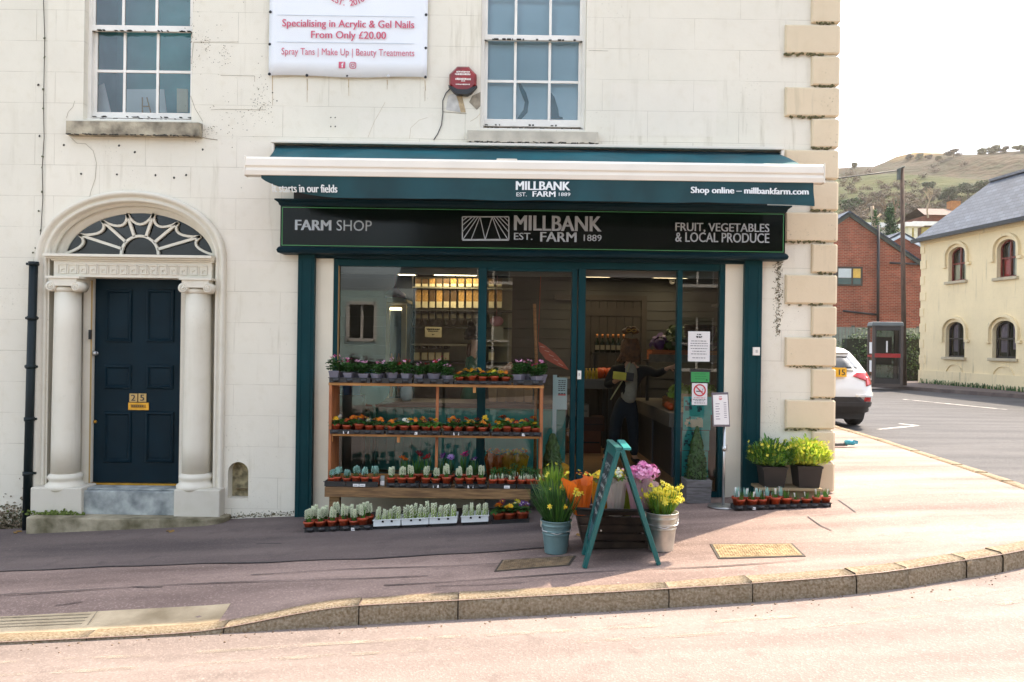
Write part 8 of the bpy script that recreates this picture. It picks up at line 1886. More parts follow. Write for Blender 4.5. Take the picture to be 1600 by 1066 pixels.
# ------------------------------------------------------------------ yellow stone house, seen along its front
YH0 = Vector((16.15,32.3,.20)); YD = Vector((.5,-5.6,0)).normalized(); YN = Vector((-YD.y,YD.x,0))*-1
rz = math.atan2(YD.y,YD.x)
yh = thing("yellow_house","yellow rendered house with slate roof and arched windows across the side street","house",YH0,rz)
def yl_(px,py):
 "pixel -> (s along the front, z) on the house front"
 u,v = uv(px,py); d = Vector((u/FPX,1,0)); A_ = Vector((YH0.x,YH0.y,0)); det = d.x*(-YD.y)-d.y*(-YD.x)
 t =(A_.x*(-YD.y)-A_.y*(-YD.x))/det; s =(d.x*A_.y-d.y*A_.x)/det
 return s,CAM_H-v/FPX*t-YH0.z
YST = plaster("yellow_render",hexc("e4d2aa"),joint=(.7,.35),stain=.8,streak=.9,jdark=.25); YLEN = 13.0; YDEP = 6.0; s0_,ze = yl_(1441,372)
m = MB(); wins =[]
for pa,pb2,pt,pbm in[(1481.5,1509.5,386,439),(1557,1589,374,433),(1477,1507.5,503,558),(1550,1588,501,560)]:
 sa,za = yl_(pa,pbm); sb_,zb_ = yl_(pb2,pt); sm,zl_ = yl_((pa+pb2)/2,pbm); _,zt2 = yl_((pa+pb2)/2,pt); wins.append((sa,sb_,zl_,zt2))
holes =[]
for sa,sb_,za,zb_ in wins:holes.append((sa,sb_,za,zb_))
def wg(m,x0,x1,z0,z1,holes,dep):
 wall_grid(m,x0,x1,z0,z1,0,holes,dep)
ZE = ze
step = wins[1][0]-wins[0][0]
for k in(2,3):holes+=[(wins[0][0]+step*k,wins[0][1]+step*k,wins[1][2],wins[1][3]),(wins[2][0]+step*k,wins[2][1]+step*k,wins[3][2],wins[3][3])]
wg(m,0,YLEN,-.6,ZE,holes,.22)
for h in holes:
 cx =(h[0]+h[1])/2; a =(h[1]-h[0])/2; zs = h[3]-a*.62; spandrel(m,cx,zs,a,a*.62,h[3],0,.22)
m.quad((YLEN,0,-.6),(YLEN,YDEP,-.6),(YLEN,YDEP,ZE),(YLEN,0,ZE)); m.quad((0,YDEP,-.6),(0,YDEP,ZE),(YLEN,YDEP,ZE),(YLEN,YDEP,-.6)); m.quad((0,0,-.6),(0,0,ZE),(0,YDEP,ZE),(0,YDEP,-.6))
RH = 2.25; m.add([(0,0,ZE),(0,YDEP,ZE),(0,YDEP/2,ZE+RH)],[(0,2,1)]); m.add([(YLEN,0,ZE),(YLEN,YDEP,ZE),(YLEN,YDEP/2,ZE+RH)],[(0,1,2)])
for k in range(9):
 z0 = .25+k*.62
 if z0+.3<ZE-.2:m.box(-.02,.36 if k%2 else .24,-.025,.0,z0,z0+.33)
m.box(0.0,YLEN,-.06,.0,-.3,.62)
m.box(0,YLEN,-.05,.0,ZE-.28,ZE-.12)
obj("wall",m,YST,yh)
m = MB(); o_ = .28
m.add([(-.12,-o_,ZE-.08),(YLEN+.12,-o_,ZE-.08),(YLEN+.12,YDEP/2,ZE+RH+.12),(-.12,YDEP/2,ZE+RH+.12),(-.12,YDEP+o_,ZE-.08),(YLEN+.12,YDEP+o_,ZE-.08)],[(0,1,2,3),(3,2,5,4)])
SLATE = bricks("slate_roof",hexc("48505c"),hexc("363e49"),hexc("20262d"),.34,.17,.012,'xz',.6,.6,.25)
rf = obj("roof",m,SLATE,yh); q = rf.modifiers.new("solid",'SOLIDIFY'); q.thickness = .10; q.offset = -1
m = MB(); m.box(-.12,YLEN+.12,YDEP/2-.12,YDEP/2+.12,ZE+RH+.1,ZE+RH+.2); obj("ridge",m,mat("ridge_tile",hexc("6a6d72"),.7,.15,6),rf)
m = MB(); sx,sz = yl_(1560,300); m.obox((4.2,1.5,ZE+1.28),(.5,.4,.05),(R(36),0,0)); obj("roof_vent",m,mat("pale_vent",hexc("a9aeb0"),.5),rf)
m = MB(); m.box(-.12,YLEN+.12,-o_-.1,-o_+.02,ZE-.20,ZE-.06); obj("gutter",m,BLACKP,yh)
WRED = mat("red_brown_frame",hexc("6e2a20"),.5,.15,6); BL1 = mat("cream_blind",hexc("ece2c4"),.8,.1,3); RD1 = mat("red_curtain",hexc("c8202a"),.8,.15,6); DKF = mat("dark_frame",hexc("2b241f"),.5,.15,6); LIL = mat("lilac_curtain",hexc("8a7888"),.8,.15,6)
for i,h in enumerate(holes):
 up = h[2]>2.2; m = MB(); fm = WRED if up else DKF; t = .06; y = .14; cx =(h[0]+h[1])/2; a =(h[1]-h[0])/2; zs = h[3]-a*.62
 m.box(h[0],h[0]+t,y,y+.06,h[2],zs+.1); m.box(h[1]-t,h[1],y,y+.06,h[2],zs+.1); m.box(h[0],h[1],y,y+.06,h[2],h[2]+t); m.box(cx-t/2,cx+t/2,y,y+.06,h[2],h[3]-.04); zm = h[2]+(h[3]-h[2])*.52; m.box(h[0],h[1],y,y+.06,zm-t/2,zm+t/2)
 P = arch_pts(cx,zs,a,a*.62,16)
 for p,q in zip(P,P[1:]):m.beam((p[0],y+.03,p[1]),(q[0],y+.03,q[1]),.1,.06,0,(0,1,0))
 wf = obj("window",m,fm,yh)
 m = MB(); m.box(h[0],h[1],.30,.34,h[2],h[3],0)
 if up:m.box(cx+.05,h[1],.26,.28,h[2]+.05,h[3],1); m.box(h[0]+.02,cx-.05,.26,.28,h[2]+.05,zm,2 if i==1 else 1)
 else:m.box(h[0]+.1,cx-.1,.26,.28,h[2]+.2,h[3]-.1,3); m.box(cx+.1,h[1]-.05,.26,.28,h[2]+.3,h[3]-.1,3)
 obj("blind",m,[DARK,BL1,RD1,LIL],wf)
 m = MB(); m.quad((h[0],.18,h[2]),(h[1],.18,h[2]),(h[1],.18,h[3]),(h[0],.18,h[3])); obj("pane",m,glass("house_glass",(.8,.85,.85),.9,1.5),wf)
 m = MB(); m.box(h[0]-.12,h[1]+.12,-.10,.14,h[2]-.10,h[2]); obj("window_sill",m,mat("stone_sill",hexc("b0a48a"),.8,.15,5),wf,bevel=.01)
 m = MB(); P = arch_pts(cx,zs,a+.13,a*.62+.16,18); P =[(P[0][0]-.0,zs-.32)]+P+[(P[-1][0],zs-.32)]
 for p,q in zip(P,P[1:]):m.beam((p[0],-.05,p[1]),(q[0],-.05,q[1]),.09,.10,0,(0,1,0))
 m.box(P[0][0]-.16,P[0][0]+.05,-.09,0,zs-.40,zs-.31); m.box(P[-1][0]-.05,P[-1][0]+.16,-.09,0,zs-.40,zs-.31)
 if not up:
  P = arch_pts(cx,h[2]-.68,a*.9,.42,14)
  for p,q in zip(P,P[1:]):m.beam((p[0],-.02,p[1]),(q[0],-.02,q[1]),.05,.04,0,(0,1,0))
 obj("hood_mould",m,YST,wf)
gg = MB(); q = random.Random(3)
for _ in range(500):
 s = q.uniform(.3,12); p = YH0+YD*s+YN*q.uniform(.07,.22); gg.beam((p.x,p.y,.3),(p.x+q.uniform(-.05,.05),p.y,.3+q.uniform(.06,.2)),.03,.004)
o = meta(obj("grass",gg,LEAF_D,None),"strip of grass along the foot of the yellow house",kind="stuff")
# ------------------------------------------------------------------ brick houses behind
BRK = bricks("red_brick",hexc("8c4a36"),hexc("743a2b"),hexc("86705f"),.23,.08,.01,'xz',.9,.3,.2); BRK2 = bricks("red_brick_dark",hexc("80402f"),hexc("6c3427"),hexc("7d6556"),.23,.08,.01,'xz',.9,.3,.2)
VERGE = mat("dark_verge",hexc("3a3f38"),.8,.2,6); WVERGE = mat("white_verge",hexc("b9c4cb"),.5,.08,5)
def gable(name,label,d,pk,er,el,dep,brick,verge,ww,extra=None):
 xk,zk = W(*pk,d); xr,zr = W(*er,d); xl,zl = W(*el,d); t = thing(name,label,"house",(xk,d,.2))
 m = MB(); m.prism([(xl,-.5),(xr,-.5),(xr,zr),(xk,zk),(xl,zl)],d,d+dep); obj("wall",m,brick,t,True)
 m = MB()
 for(xa,za)in((xl,zl),(xr,zr)):
  dx,dz = xa-xk,za-zk; L_2 = math.hypot(dx,dz); ux,uz = dx/L_2,dz/L_2; ex,ez = xa+ux*.35,za+uz*.35
  m.add([(xk,d-.12,zk+.14),(ex,d-.12,ez+.14),(ex,d+dep,ez+.14),(xk,d+dep,zk+.14),(xk,d-.12,zk+.26),(ex,d-.12,ez+.26),(ex,d+dep,ez+.26),(xk,d+dep,zk+.26)],[(0,1,2,3),(4,7,6,5),(0,4,5,1),(1,5,6,2),(2,6,7,3)])
 obj("roof",m,SLATE,t,True)
 m = MB()
 for(xa,za)in((xl,zl),(xr,zr)):
  dx,dz = xa-xk,za-zk; L_2 = math.hypot(dx,dz); ux,uz = dx/L_2,dz/L_2; m.beam((xk,d-.09,zk+.08),(xa+ux*.3,d-.09,za+uz*.3+.08),ww,.06,0,(0,1,0))
 obj("barge_board",m,verge,t,True); return t
b1 = gable("brick_house","red brick gabled house with a dark framed window, nearest beyond the pole",40,(1326,338),(1438,416),(1222,410),9,BRK,VERGE,.18)
m = MB(); x0,x1 = WX(1300,430,40),WX(1347,430,40); z0,z1 = WZ(1330,447,40),WZ(1330,417,40); m.box(x0,x1,39.93,40.02,z0,z1,0)
xa = WX(1309,430,40); xb_ = WX(1329,430,40); xc = WX(1332,430,40); xd = WX(1343.5,430,40); zm = z0+(z1-z0)*.42; wn = obj("window",m,DKF,b1,True)
m = MB(); m.box(xa,xb_,39.92,39.935,z0+.08,zm-.03,1); m.box(xa,xb_,39.92,39.935,zm,z1-.1,0); m.box(xc,xd,39.92,39.935,zm,z1-.1,2); m.box(xc,xd,39.92,39.935,z0+.08,zm-.03,1); obj("pane",m,[mat("pane_pale",hexc("aab8bc"),.1,.1,3),mat("pane_teal",hexc("1f4a52"),.08,.1,3),mat("pane_warm",hexc("b79a4a"),.2,.2,5)],wn,True)
m = MB();(x0,z0),(x1,z1) = W(1372,352,39.9),W(1371,510,39.9); m.tube([(x0,39.85,z0),(x1,39.85,z1)],.07,8);(xa,za),(xb_,zb_) = W(1390,411,39.9),W(1433,413,39.9); m.tube([(xa,39.88,za),(xb_,39.88,zb_)],.05,6); m.tube([(WX(1317,486,39.9),39.88,WZ(1317,486,39.9)),(WX(1372,492,39.9),39.88,WZ(1372,492,39.9))],.05,6); obj("drainpipe",m,BLACKP,b1,True)
b2 = gable("brick_house","darker red brick house with white barge boards behind the pole",47,(1408,369),(1446,390),(1372,388),9,BRK2,WVERGE,.22)
b3 = thing("far_house","far house with a brown roof and chimney half hidden on the hillside","house",(WX(1478,345,75),75,WZ(1478,352,75)-3))
m = MB(); x0,x1 = WX(1444,330,75),WX(1512,330,75); zr,zt_ = WZ(1478,336,75),WZ(1478,318,75); m.add([(x0,75,zr),(x1,75,zr),(x1-.3,78,zt_),(x0+.8,78,zt_)],[(0,1,2,3)]); m.add([(x0,81,zr),(x1,81,zr),(x1-.3,78,zt_),(x0+.8,78,zt_)],[(1,0,3,2)])
fr_ = obj("roof",m,mat("brown_tiles",hexc("6b5a52"),.9,.2,4),b3,True)
m = MB(); m.box(x0+.3,x1-.3,75.2,80.8,zr-4,zr); obj("wall",m,BRK2,b3,True)
m = MB(); xk = WX(1498,316,77); m.box(xk-.45,xk+.45,77.5,78.3,zt_-.6,zt_+.7); obj("chimney",m,mat("orange_chimney",hexc("a8703f"),.9,.2,5),fr_,True)
for i,(a,b,t,bt,d,col,lab)in enumerate([(1419,1434,348,376,58,"d8d2b8","pale flat roofed extension left of the slate roof, with a yellow window"),(1431,1463,347,372,60,"5a4632","flat roofed house with white fascia and a large window behind the slate roof"),(1352,1386,349,380,52,"c9c4b4","white topped low building behind the brick gable")]):
 t_ = thing("flat_roofed_house",lab,"house",(WX((a+b)/2,bt,d),d,.3)); m = MB(); x0,x1 = WX(a,t,d),WX(b,t,d); z1 = WZ((a+b)/2,t,d); m.box(x0,x1,d,d+5,0,z1-.3); obj("wall",m,mat("wall_"+col,hexc(col),.8,.15,4),t_,True); m = MB(); m.box(x0-.3,x1+.3,d-.3,d+5,z1-.3,z1); obj("roof",m,WHITE,t_,True)
 m = MB(); m.box(x0+.4,x1-.4,d-.03,d+.02,z1-1.4,z1-.4,0)
 obj("window",m,mat("pane_amber",hexc("9c8a3a"),.15,.3,3),t_,True)
fe = thing("garden_fence","grey-green panel fence behind the phone box","fence",(14,36,.3))
m = MB(); x0,x1 = WX(1300,520,36),WX(1436,520,36); z1 = WZ(1370,512,36); n = 26
for k in range(n):xx = x0+(x1-x0)*k/n; m.box(xx+.01,xx+(x1-x0)/n-.01,36,36.03,.2,z1)
obj("panels",m,mat("fence_grey",hexc("76827a"),.8,.2,5),fe,True)
m = MB()
for k in range(5):xx = x0+(x1-x0)*k/4; m.box(xx-.06,xx+.06,36.03,36.12,.1,z1+.08)
obj("posts",m,mat("fence_post",hexc("4a4f48"),.8),fe,True)
def leaves(m,c,rad,n,sz,q,mi=(0,),fill=.4,squash=1.0):
 for _ in range(n):
  d = Vector((q.gauss(0,1),q.gauss(0,1),q.gauss(0,1))).normalized(); r =(q.uniform(fill,1.0)); p = Vector((c[0]+d.x*rad[0]*r,c[1]+d.y*rad[1]*r,c[2]+d.z*rad[2]*r*squash)); nn =(d+Vector((q.uniform(-.8,.8),q.uniform(-.8,.8),q.uniform(-.3,.9)))).normalized(); s = sz*q.uniform(.6,1.4); a = nn.orthogonal().normalized(); a = Matrix.Rotation(q.uniform(0,6),3,nn)@a; b = nn.cross(a)
  m.add([p-a*s,p-b*s*.6,p+a*s,p+b*s*.6],[(0,1,2,3)],q.choice(mi))
HED =[mat("hedge_leaf",hexc("2c4420"),.7,.4,3,trans=.1),mat("hedge_leaf_light",hexc("47602a"),.7,.4,3,trans=.1)]
for i,(a,b,lab)in enumerate([(1316,1358,"dark clipped hedge between the white car and the phone box"),(1404,1436,"dark hedge between the phone box and the yellow house")]):
 m = MB(); q = random.Random(70+i); x0,x1 = WX(a,560,34),WX(b,560,34); z1 = WZ((a+b)/2,522,34)
 for _ in range(7):leaves(m,(q.uniform(x0,x1),34+q.uniform(-.3,.3),.3+(z1-.3)*q.uniform(.2,.85)),(.8,.6,.7),420,.05,q,(0,0,1))
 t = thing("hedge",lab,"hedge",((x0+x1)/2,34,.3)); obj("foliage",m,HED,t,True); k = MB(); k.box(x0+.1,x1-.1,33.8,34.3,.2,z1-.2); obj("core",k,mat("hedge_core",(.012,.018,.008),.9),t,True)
# ------------------------------------------------------------------ hill with its trees
def hill_z(x,y):
 t =(y-52)/205.0; ang = x/max(y,1)
 ridge = 57.5+30*(ang-.406)+1.2*math.sin(x*.11)+.8*math.sin(x*.31+1)if ang<2 else 60
 base = 4.0+(ridge-4.0)*max(0,t)**(1.05)if t<1 else ridge-(t-1)*25
 return base+1.2*math.sin(x*.07+y*.05)*min(1,max(0,t)*4)+.5*math.sin(x*.2+y*.13)-(6 if y<52 else 0)*1.0
hm = MB(); NXh,NYh = 110,80; vs =[]
for i in range(NXh+1):
 for j in range(NYh+1):
  y = 50+(j/NYh)*260; x = -120+420*i/NXh
  vs.append((x,y,hill_z(x,y)))
hm.add(vs,[(i*(NYh+1)+j,(i+1)*(NYh+1)+j,(i+1)*(NYh+1)+j+1,i*(NYh+1)+j+1)for i in range(NXh)for j in range(NYh)],0,True)
def hill_mat():
 m = bpy.data.materials.new("hillside"); m.use_nodes = True; N,L = m.node_tree.nodes,m.node_tree.links; b = N["Principled BSDF"]; b.inputs["Roughness"].default_value = .95; b.inputs["Specular IOR Level"].default_value = .1
 tc = N.new("ShaderNodeTexCoord"); sp = N.new("ShaderNodeSeparateXYZ"); L.new(tc.outputs["Object"],sp.inputs[0])
 def noise(s,d=8,st=None):
  n = N.new("ShaderNodeTexNoise"); n.inputs["Scale"].default_value = s; n.inputs["Detail"].default_value = d
  if st:mp = N.new("ShaderNodeMapping"); mp.inputs["Scale"].default_value = st; L.new(tc.outputs["Object"],mp.inputs[0]); L.new(mp.outputs[0],n.inputs[0])
  else:L.new(tc.outputs["Object"],n.inputs[0])
  return n.outputs[0]
 def rng(s,a,c,lo=0,hi=1):r = N.new("ShaderNodeMapRange"); r.inputs[1].default_value = a; r.inputs[2].default_value = c; r.inputs[3].default_value = lo; r.inputs[4].default_value = hi; L.new(s,r.inputs[0]); return r.outputs[0]
 def mix(f,a,c):
  x = N.new("ShaderNodeMix"); x.data_type = 'RGBA'; L.new(f,x.inputs[0])
  for i,q in((6,a),(7,c)):
   if isinstance(q,tuple):x.inputs[i].default_value = q+(1,)
   else:L.new(q,x.inputs[i])
  return x.outputs[2]
 def add(a,c,k):s = N.new("ShaderNodeMath"); s.operation = 'MULTIPLY_ADD'; L.new(c,s.inputs[0]); s.inputs[1].default_value = k; L.new(a,s.inputs[2]); return s.outputs[0]
 h = add(sp.outputs[2],noise(.03),26.0)
 brk = mix(rng(noise(.09),.4,.6),(.032,.024,.014),(.055,.038,.022)); brk = mix(rng(noise(.35),.45,.65),brk,(.028,.03,.014))
 grn = mix(rng(noise(.12),.4,.6),(.04,.05,.014),(.062,.066,.022)); gold = mix(rng(noise(.3,8,(.4,3,1)),.4,.6),(.19,.12,.035),(.25,.165,.055))
 c = mix(rng(h,34,40),mix(rng(noise(.2),.4,.6),(.03,.03,.02),(.05,.04,.027)),brk)
 gx = add(sp.outputs[0],noise(.05),30.0); c = mix(rng(gx,114,98),c,grn); c = mix(rng(add(h,sp.outputs[0],.16),88,94),c,gold)
 L.new(c,b.inputs[0]); bp = N.new("ShaderNodeBump"); bp.inputs["Strength"].default_value = .8; bp.inputs["Distance"].default_value = 1.5; L.new(noise(.4),bp.inputs["Height"]); L.new(bp.outputs[0],b.inputs["Normal"]); return m
HILLM = hill_mat(); struct("hill",hm,HILLM)
def on_hill(px,py):
 "first hill point along the pixel's ray"
 u,v = uv(px,py); d = 55.0
 while d<300:
  x = u/FPX*d; z = CAM_H-v/FPX*d
  if hill_z(x,d)>=z:return x,d,hill_z(x,d)
  d+=.5
 return u/FPX*250,250,hill_z(u/FPX*250,250)
CRN ={k:[mat("crown_%s_%d"%(k,i),hexc(h),.8,.4,.6,trans=.1)for i,h in enumerate(v)]for k,v in dict(ever=("24381c","34492a","1c2c16"),olive=("5a5a34","6d6a40","47482a"),scrub=("4e4034","5c4b38","3c3328"),ivy=("25401e","38582a","1c3016")).items()}
BARK = mat("tree_bark",hexc("6a5a48"),.9,.25,4); BARKP = mat("pale_bark",hexc("a08c74"),.9,.2,4)
def branches(m,p,d,L,r,depth,q,spread=.55):
 e = p+d*L; mid = p+d*L*.5+Vector((q.uniform(-.06,.06),q.uniform(-.06,.06),0))*L; m.tube([p,mid,e],[r,r*.85,r*.65],5 if depth>1 else 3,0,False)
 if depth==0:return
 for _ in range(q.choice([2,3,3])):
  ax = Vector((q.uniform(-1,1),q.uniform(-1,1),q.uniform(-.4,.6))); nd =(d+ax*spread).normalized(); branches(m,p+d*L*q.uniform(.55,1),nd,L*q.uniform(.62,.8),r*.6,depth-1,q,spread)
def tree(px,py,hpx,wpx,kind,label,seed,n=900,at=None):
 x,y,z = at or on_hill(px,py); q = random.Random(seed); s = y/FPX; H = hpx*s; Wd = wpx*s
 t = thing("tree",label,"tree",(x,y,z-.3)); base = Vector((x,y,z-.3))
 if kind=='bare':
  m = MB(); branches(m,base,Vector((q.uniform(-.15,.15),0,1)).normalized(),H*.36,H*.028,5,q,.6); obj("trunk",m,BARKP if n==1 else BARK,t,True); return t
 m = MB(); m.tube([base,base+Vector((0,0,H*.45)),base+Vector((.05*Wd,0,H*.75))],[H*.035,H*.025,H*.01],6);
 for k in range(4):a = k*1.57+q.random(); b0 = base+Vector((0,0,H*.35)); m.tube([b0,b0+Vector((math.cos(a)*Wd*.28,math.sin(a)*Wd*.28,H*.3))],[H*.015,H*.006],4)
 obj("trunk",m,BARK,t,True); m = MB(); nc = 11 if kind!='scrub' else 8
 for k in range(nc):
  a = q.uniform(0,6.283); rr = q.uniform(.0,.36)*Wd; c = base+Vector((math.cos(a)*rr,math.sin(a)*rr,H*q.uniform(.3,.84))); rad = Wd*q.uniform(.14,.24); leaves(m,c,(rad*1.15,rad*1.15,min(rad*.9,H*.2)),n//nc,max(.05,s*(1.6 if kind!='scrub' else 1.2)),q,(0,1,2),.3)
 obj("crown",m,CRN[kind],t,True); return t
TREES =[(1334,262,9,15,'olive',"small round tree alone at the left end of the ridge"),(1420,250,11,14,'scrub',"thin tree on the ridge above the utility pole"),(1436,249,12,13,'olive',"rounded tree on the ridge right of the utility pole"),(1451,249,8,12,'scrub',"low shrub tree on the ridge beside the rounded one"),(1467,249,7,10,'olive',"smallest shrub tree in the ridge group right of the pole"),(1490,246,16,30,'scrub',"broad twiggy tree standing alone mid ridge"),(1532,242,12,24,'olive',"dark tree at the left of the ridge clump near the frame edge"),(1552,241,16,26,'olive',"taller dark tree in the middle of the right ridge clump"),(1570,239,13,20,'scrub',"twiggy tree at the right of the ridge clump"),(1594,238,14,24,'olive',"dark ridge tree at the right edge of the view"),(1448,296,14,26,'ever',"dark evergreen above the pale bare tree"),(1482,316,26,46,'ever',"leftmost broad evergreen of the dark hillside belt"),(1512,308,26,52,'ever',"second evergreen of the dark hillside belt"),(1540,304,26,50,'ever',"third evergreen of the dark hillside belt, above the slate roof"),(1566,300,22,40,'ever',"rightmost evergreen of the dark hillside belt"),(1330,330,22,40,'ivy',"dark bushy tree above the brick gable, by the quoins"),(1352,320,16,34,'scrub',"brownish scrub tree above the brick gable"),(1372,334,22,30,'scrub',"brown scrub tree behind the ivy covered trunk"),(1428,340,22,36,'scrub',"brown scrub tree right of the utility pole"),(1452,336,16,30,'scrub',"brown scrub tree left of the far house"),(1340,345,16,30,'scrub',"low brown scrub just above the brick roof"),(1404,330,20,30,'ivy',"dark green tree directly behind the utility pole")]
for i,(px,py,h,w,k,lab)in enumerate(TREES):tree(px,py,h,w,k,lab,100+i,1100)
tree(1450,335,56,0,'bare',"pale bare branching tree right of the utility pole",7,1,at=(WX(1450,335,70),70,WZ(1450,335,70)))
tree(1396,350,70,0,'bare',"dark bare tree rising behind the brick houses",9,2,at=(WX(1396,350,62),62,WZ(1396,355,62)))
tree(1345,330,40,0,'bare',"grey bare tree on the lower slope above the brick gable",15,2,at=(WX(1345,335,75),75,WZ(1345,335,75)))
t = thing("ivy_tree","narrow ivy covered tree between the two brick gables","tree",(WX(1391,372,50),50,4)); q = random.Random(5)
m = MB(); x = WX(1391,372,50); zb_,zt_ = WZ(1391,374,50),WZ(1391,328,50)
for k in range(9):u = k/8; leaves(m,(x+q.uniform(-.1,.1),50,zb_+(zt_-zb_)*u),(.55*(1.1-.7*u),.5,.3),220,.07,q,(0,1,2),.2)
obj("crown",m,CRN['ivy'],t,True); m = MB(); m.tube([(x,50,0),(x,50,zt_-.2)],[.18,.05],7); obj("trunk",m,BARK,t,True)
t = thing("ivy_tree","ivy clad broken trunk standing just behind the left brick gable","tree",(WX(1363,350,46),46,4))
m = MB(); x = WX(1362,350,46); zb_,zt_ = WZ(1362,372,46),WZ(1360,322,46); m.tube([(x+.3,46,0),(x+.25,46,zb_),(x,46,zt_)],[.2,.16,.1],8); m.tube([(x+.1,46,zt_-.9),(x+.5,46,zt_-.45)],.06,6); obj("trunk",m,BARKP,t,True)
m = MB()
for k in range(8):u = k/7; leaves(m,(x+.12+.2*(1-u),46,zb_+(zt_-zb_)*u*.8),(.35*(1.2-.7*u),.35,.25),140,.055,q,(0,1),.2)
obj("crown",m,CRN['ivy'],t,True)
um = MB(); q = random.Random(44)
for _ in range(330):
 px,py = q.uniform(1316,1550),345-abs(q.gauss(0,30))
 x,y,z = on_hill(px,py); s = y/FPX; leaves(um,(x,y,z+3*s),(9*s,9*s,6*s),130,1.0*s,q,(q.randrange(3),),.2)
meta(obj("undergrowth",um,CRN['scrub'],None),"brown winter scrub covering the lower hillside",kind="stuff")
m = MB(); x,y = GP(1318,699); z = ground(x); m.obox((x-.05,y,z+.04),(.20,.07,.04),(0,0,.3),1); m.lathe([(.035,0),(.04,.12),(.03,.14)],(0,0,0),12); n0 = len(m.v)-36; m.v[n0:] =[(x+.02+c,y+a,z+.05+b+.02)for a,b,c in m.v[n0:]]
m.obox((x+.16,y,z+.08),(.08,.05,.05),(0,.2,.3),0); single("litter",m,[mat("turquoise_plastic",hexc("2a8ba0"),.4,.15,8),mat("dull_litter",hexc("4a4a48"),.7)],"turquoise and grey scrap lying on the pavement beyond the corner","litter",loc=(x,y,z))
lf = MB(); q = random.Random(14)
for px,py in[(262,831),(268,832),(30,832),(24,834),(905,838)]:
 x,y = GP(px,py); lf.obox((x,y,pz(x,y)+.012),(.05,.03,.004),(q.uniform(-.4,.4),q.uniform(-.4,.4),q.uniform(0,3)))
meta(obj("fallen_leaves",lf,mat("dead_leaf",hexc("8a6a35"),.8,.3,20),None),"few brown leaves fallen by the steps",kind="stuff")
# ------------------------------------------------------------------ across the road (what the shop glass and the fascia mirror)
OPP = thing("house_opposite","pale stone terrace across the road, seen only mirrored in the shop windows","house",(0,-10,-.3))
m = MB(); hol =[(x+.0,x+1.1,z,z+1.7)for x in(-1.2,2.2,5.6,9.0)for z in(.9,)]+[(x,x+1.1,3.7,5.1)for x in(-1.2,2.2,5.6,9.0)]
wall_grid(m,-3.2,30,-.8,3.4,0,[h for h in hol if h[2]<3],.15); wall_grid(m,-3.2,30,3.4,5.9,0,[h for h in hol if h[2]>3],.15)
m.v =[(x,-10-y,z)for x,y,z in m.v]; m.f =[tuple(reversed(f))for f in m.f]
obj("wall",m,bricks("opposite_stone",hexc("5c5148"),hexc("4a4038"),hexc("5a544a"),.5,.25,.015,'xz',.9,.3,.25),OPP,True)
m = MB(); m.add([(30,-9.6,5.9),(-3.2,-9.6,5.9),(-3.2,-14,8.2),(30,-14,8.2),(-3.2,-9.6,3.4),(-3.9,-9.6,3.4),(-3.9,-13,5.0),(-3.2,-13,5.0)],[(0,1,2,3),(4,5,6,7)]); obj("roof",m,SLATE,OPP,True)
m = MB()
for h in hol:x0,x1 = h[0],h[1]; m.box(x0,x1,-10.13,-10.10,h[2],h[3],0); m.box((x0+x1)/2-.03,(x0+x1)/2+.03,-10.10,-10.05,h[2],h[3],1); m.box(x0,x1,-10.10,-10.05,h[2]+.8,h[2]+.86,1); m.box(x0-.05,x0+.04,-10.1,-10.04,h[2],h[3],1); m.box(x1-.04,x1+.05,-10.1,-10.04,h[2],h[3],1); m.box(x0-.1,x1+.1,-10.1,-9.94,h[2]-.1,h[2],1)
obj("windows",m,[CGL,WHITE],OPP,True)
OP2 = thing("house_opposite","low pale teal rendered house across the road, mirrored in the left shop window","house",(-9,-9.4,-.5))
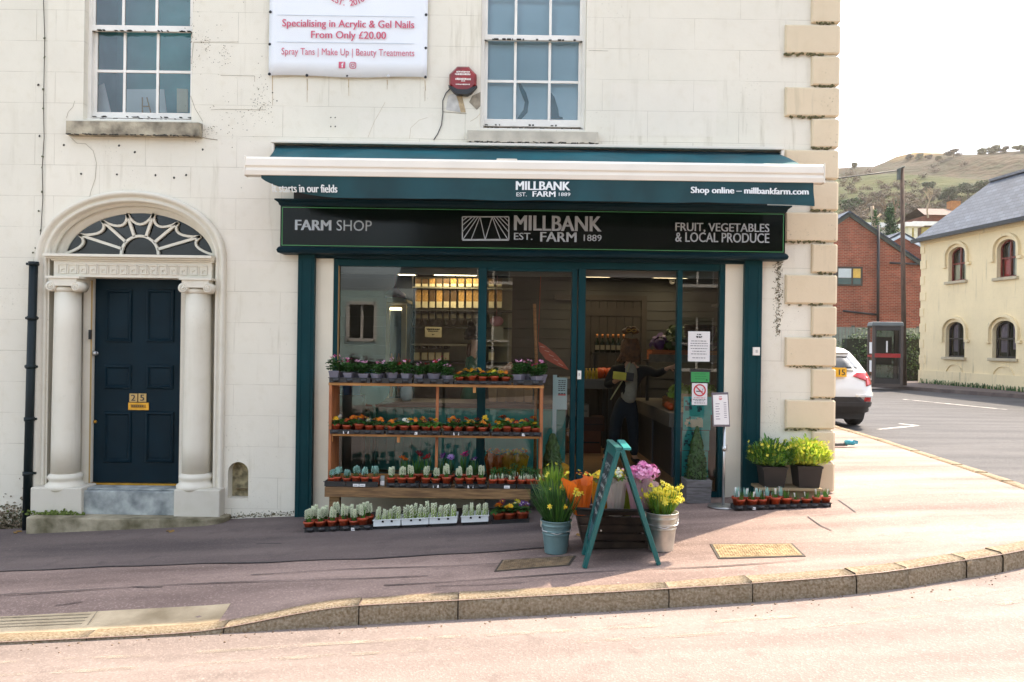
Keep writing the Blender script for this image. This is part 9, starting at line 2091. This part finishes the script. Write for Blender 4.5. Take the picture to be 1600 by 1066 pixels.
m = MB(); wall_grid(m,-16,-3.95,-.9,3.3,0,[(-5.35,-4.45,1.7,2.9),(-9,-8,.9,2.9),(-12.5,-11.5,.9,2.9)],.12); m.v =[(x,-9.4-y,z)for x,y,z in m.v]; m.f =[tuple(reversed(f))for f in m.f]; m.quad((-3.95,-9.4,-.9),(-3.95,-16,-.9),(-3.95,-16,3.3),(-3.95,-9.4,3.3)); m.quad((-16,-9.4,3.3),(-3.95,-9.4,3.3),(-3.95,-16,3.3),(-16,-16,3.3))
obj("wall",m,mat("pale_teal_render",(.5,.68,.64),.8,.08,2),OP2,True); m = MB()
for a,b,c in((-5.35,-4.45,1.7),(-9,-8,.9),(-12.5,-11.5,.9)):
 m.box(a,b,-9.56,-9.53,c,2.9,0); m.box((a+b)/2-.04,(a+b)/2+.04,-9.53,-9.45,c,2.9,1)
 for q in(a,b):m.box(q-.05,q+.05,-9.5,-9.36,c-.05,2.95,1)
 for q in(c,2.9):m.box(a,b,-9.5,-9.36,q-.05,q+.05,1)
obj("windows",m,[CGL,WHITE],OP2,True)
t = thing("street_tree","bare tree across the road, seen only as a reflection in the shop window","tree",(-6.6,-6.5,-.3)); m = MB(); branches(m,Vector((-6.6,-6.5,-.4)),Vector((.05,0,1)),2.6,.13,6,random.Random(77),.6); obj("trunk",m,BARK,t,True)
# ------------------------------------------------------------------ thin warm air between here and the hill
hz = MB(); hz.box(-130,310,-40,330,-2.4,92)
hzo = obj("haze",hz,[]); hzo.data.materials.clear(); hzm = bpy.data.materials.new("haze"); hzm.use_nodes = True; N = hzm.node_tree.nodes
for n in list(N):
 if n.type!='OUTPUT_MATERIAL':N.remove(n)
vol = N.new("ShaderNodeVolumePrincipled"); vol.inputs["Color"].default_value =(1,.95,.86,1); vol.inputs["Density"].default_value = .00032; vol.inputs["Anisotropy"].default_value = .45
hzm.node_tree.links.new(vol.outputs[0],N["Material Output"].inputs["Volume"]); hzo.data.materials.append(hzm); hzo["kind"] = "stuff"; hzo["label"] = "thin warm haze over the hillside"
scene.cycles.volume_max_steps = 64; scene.cycles.volume_bounces = 0
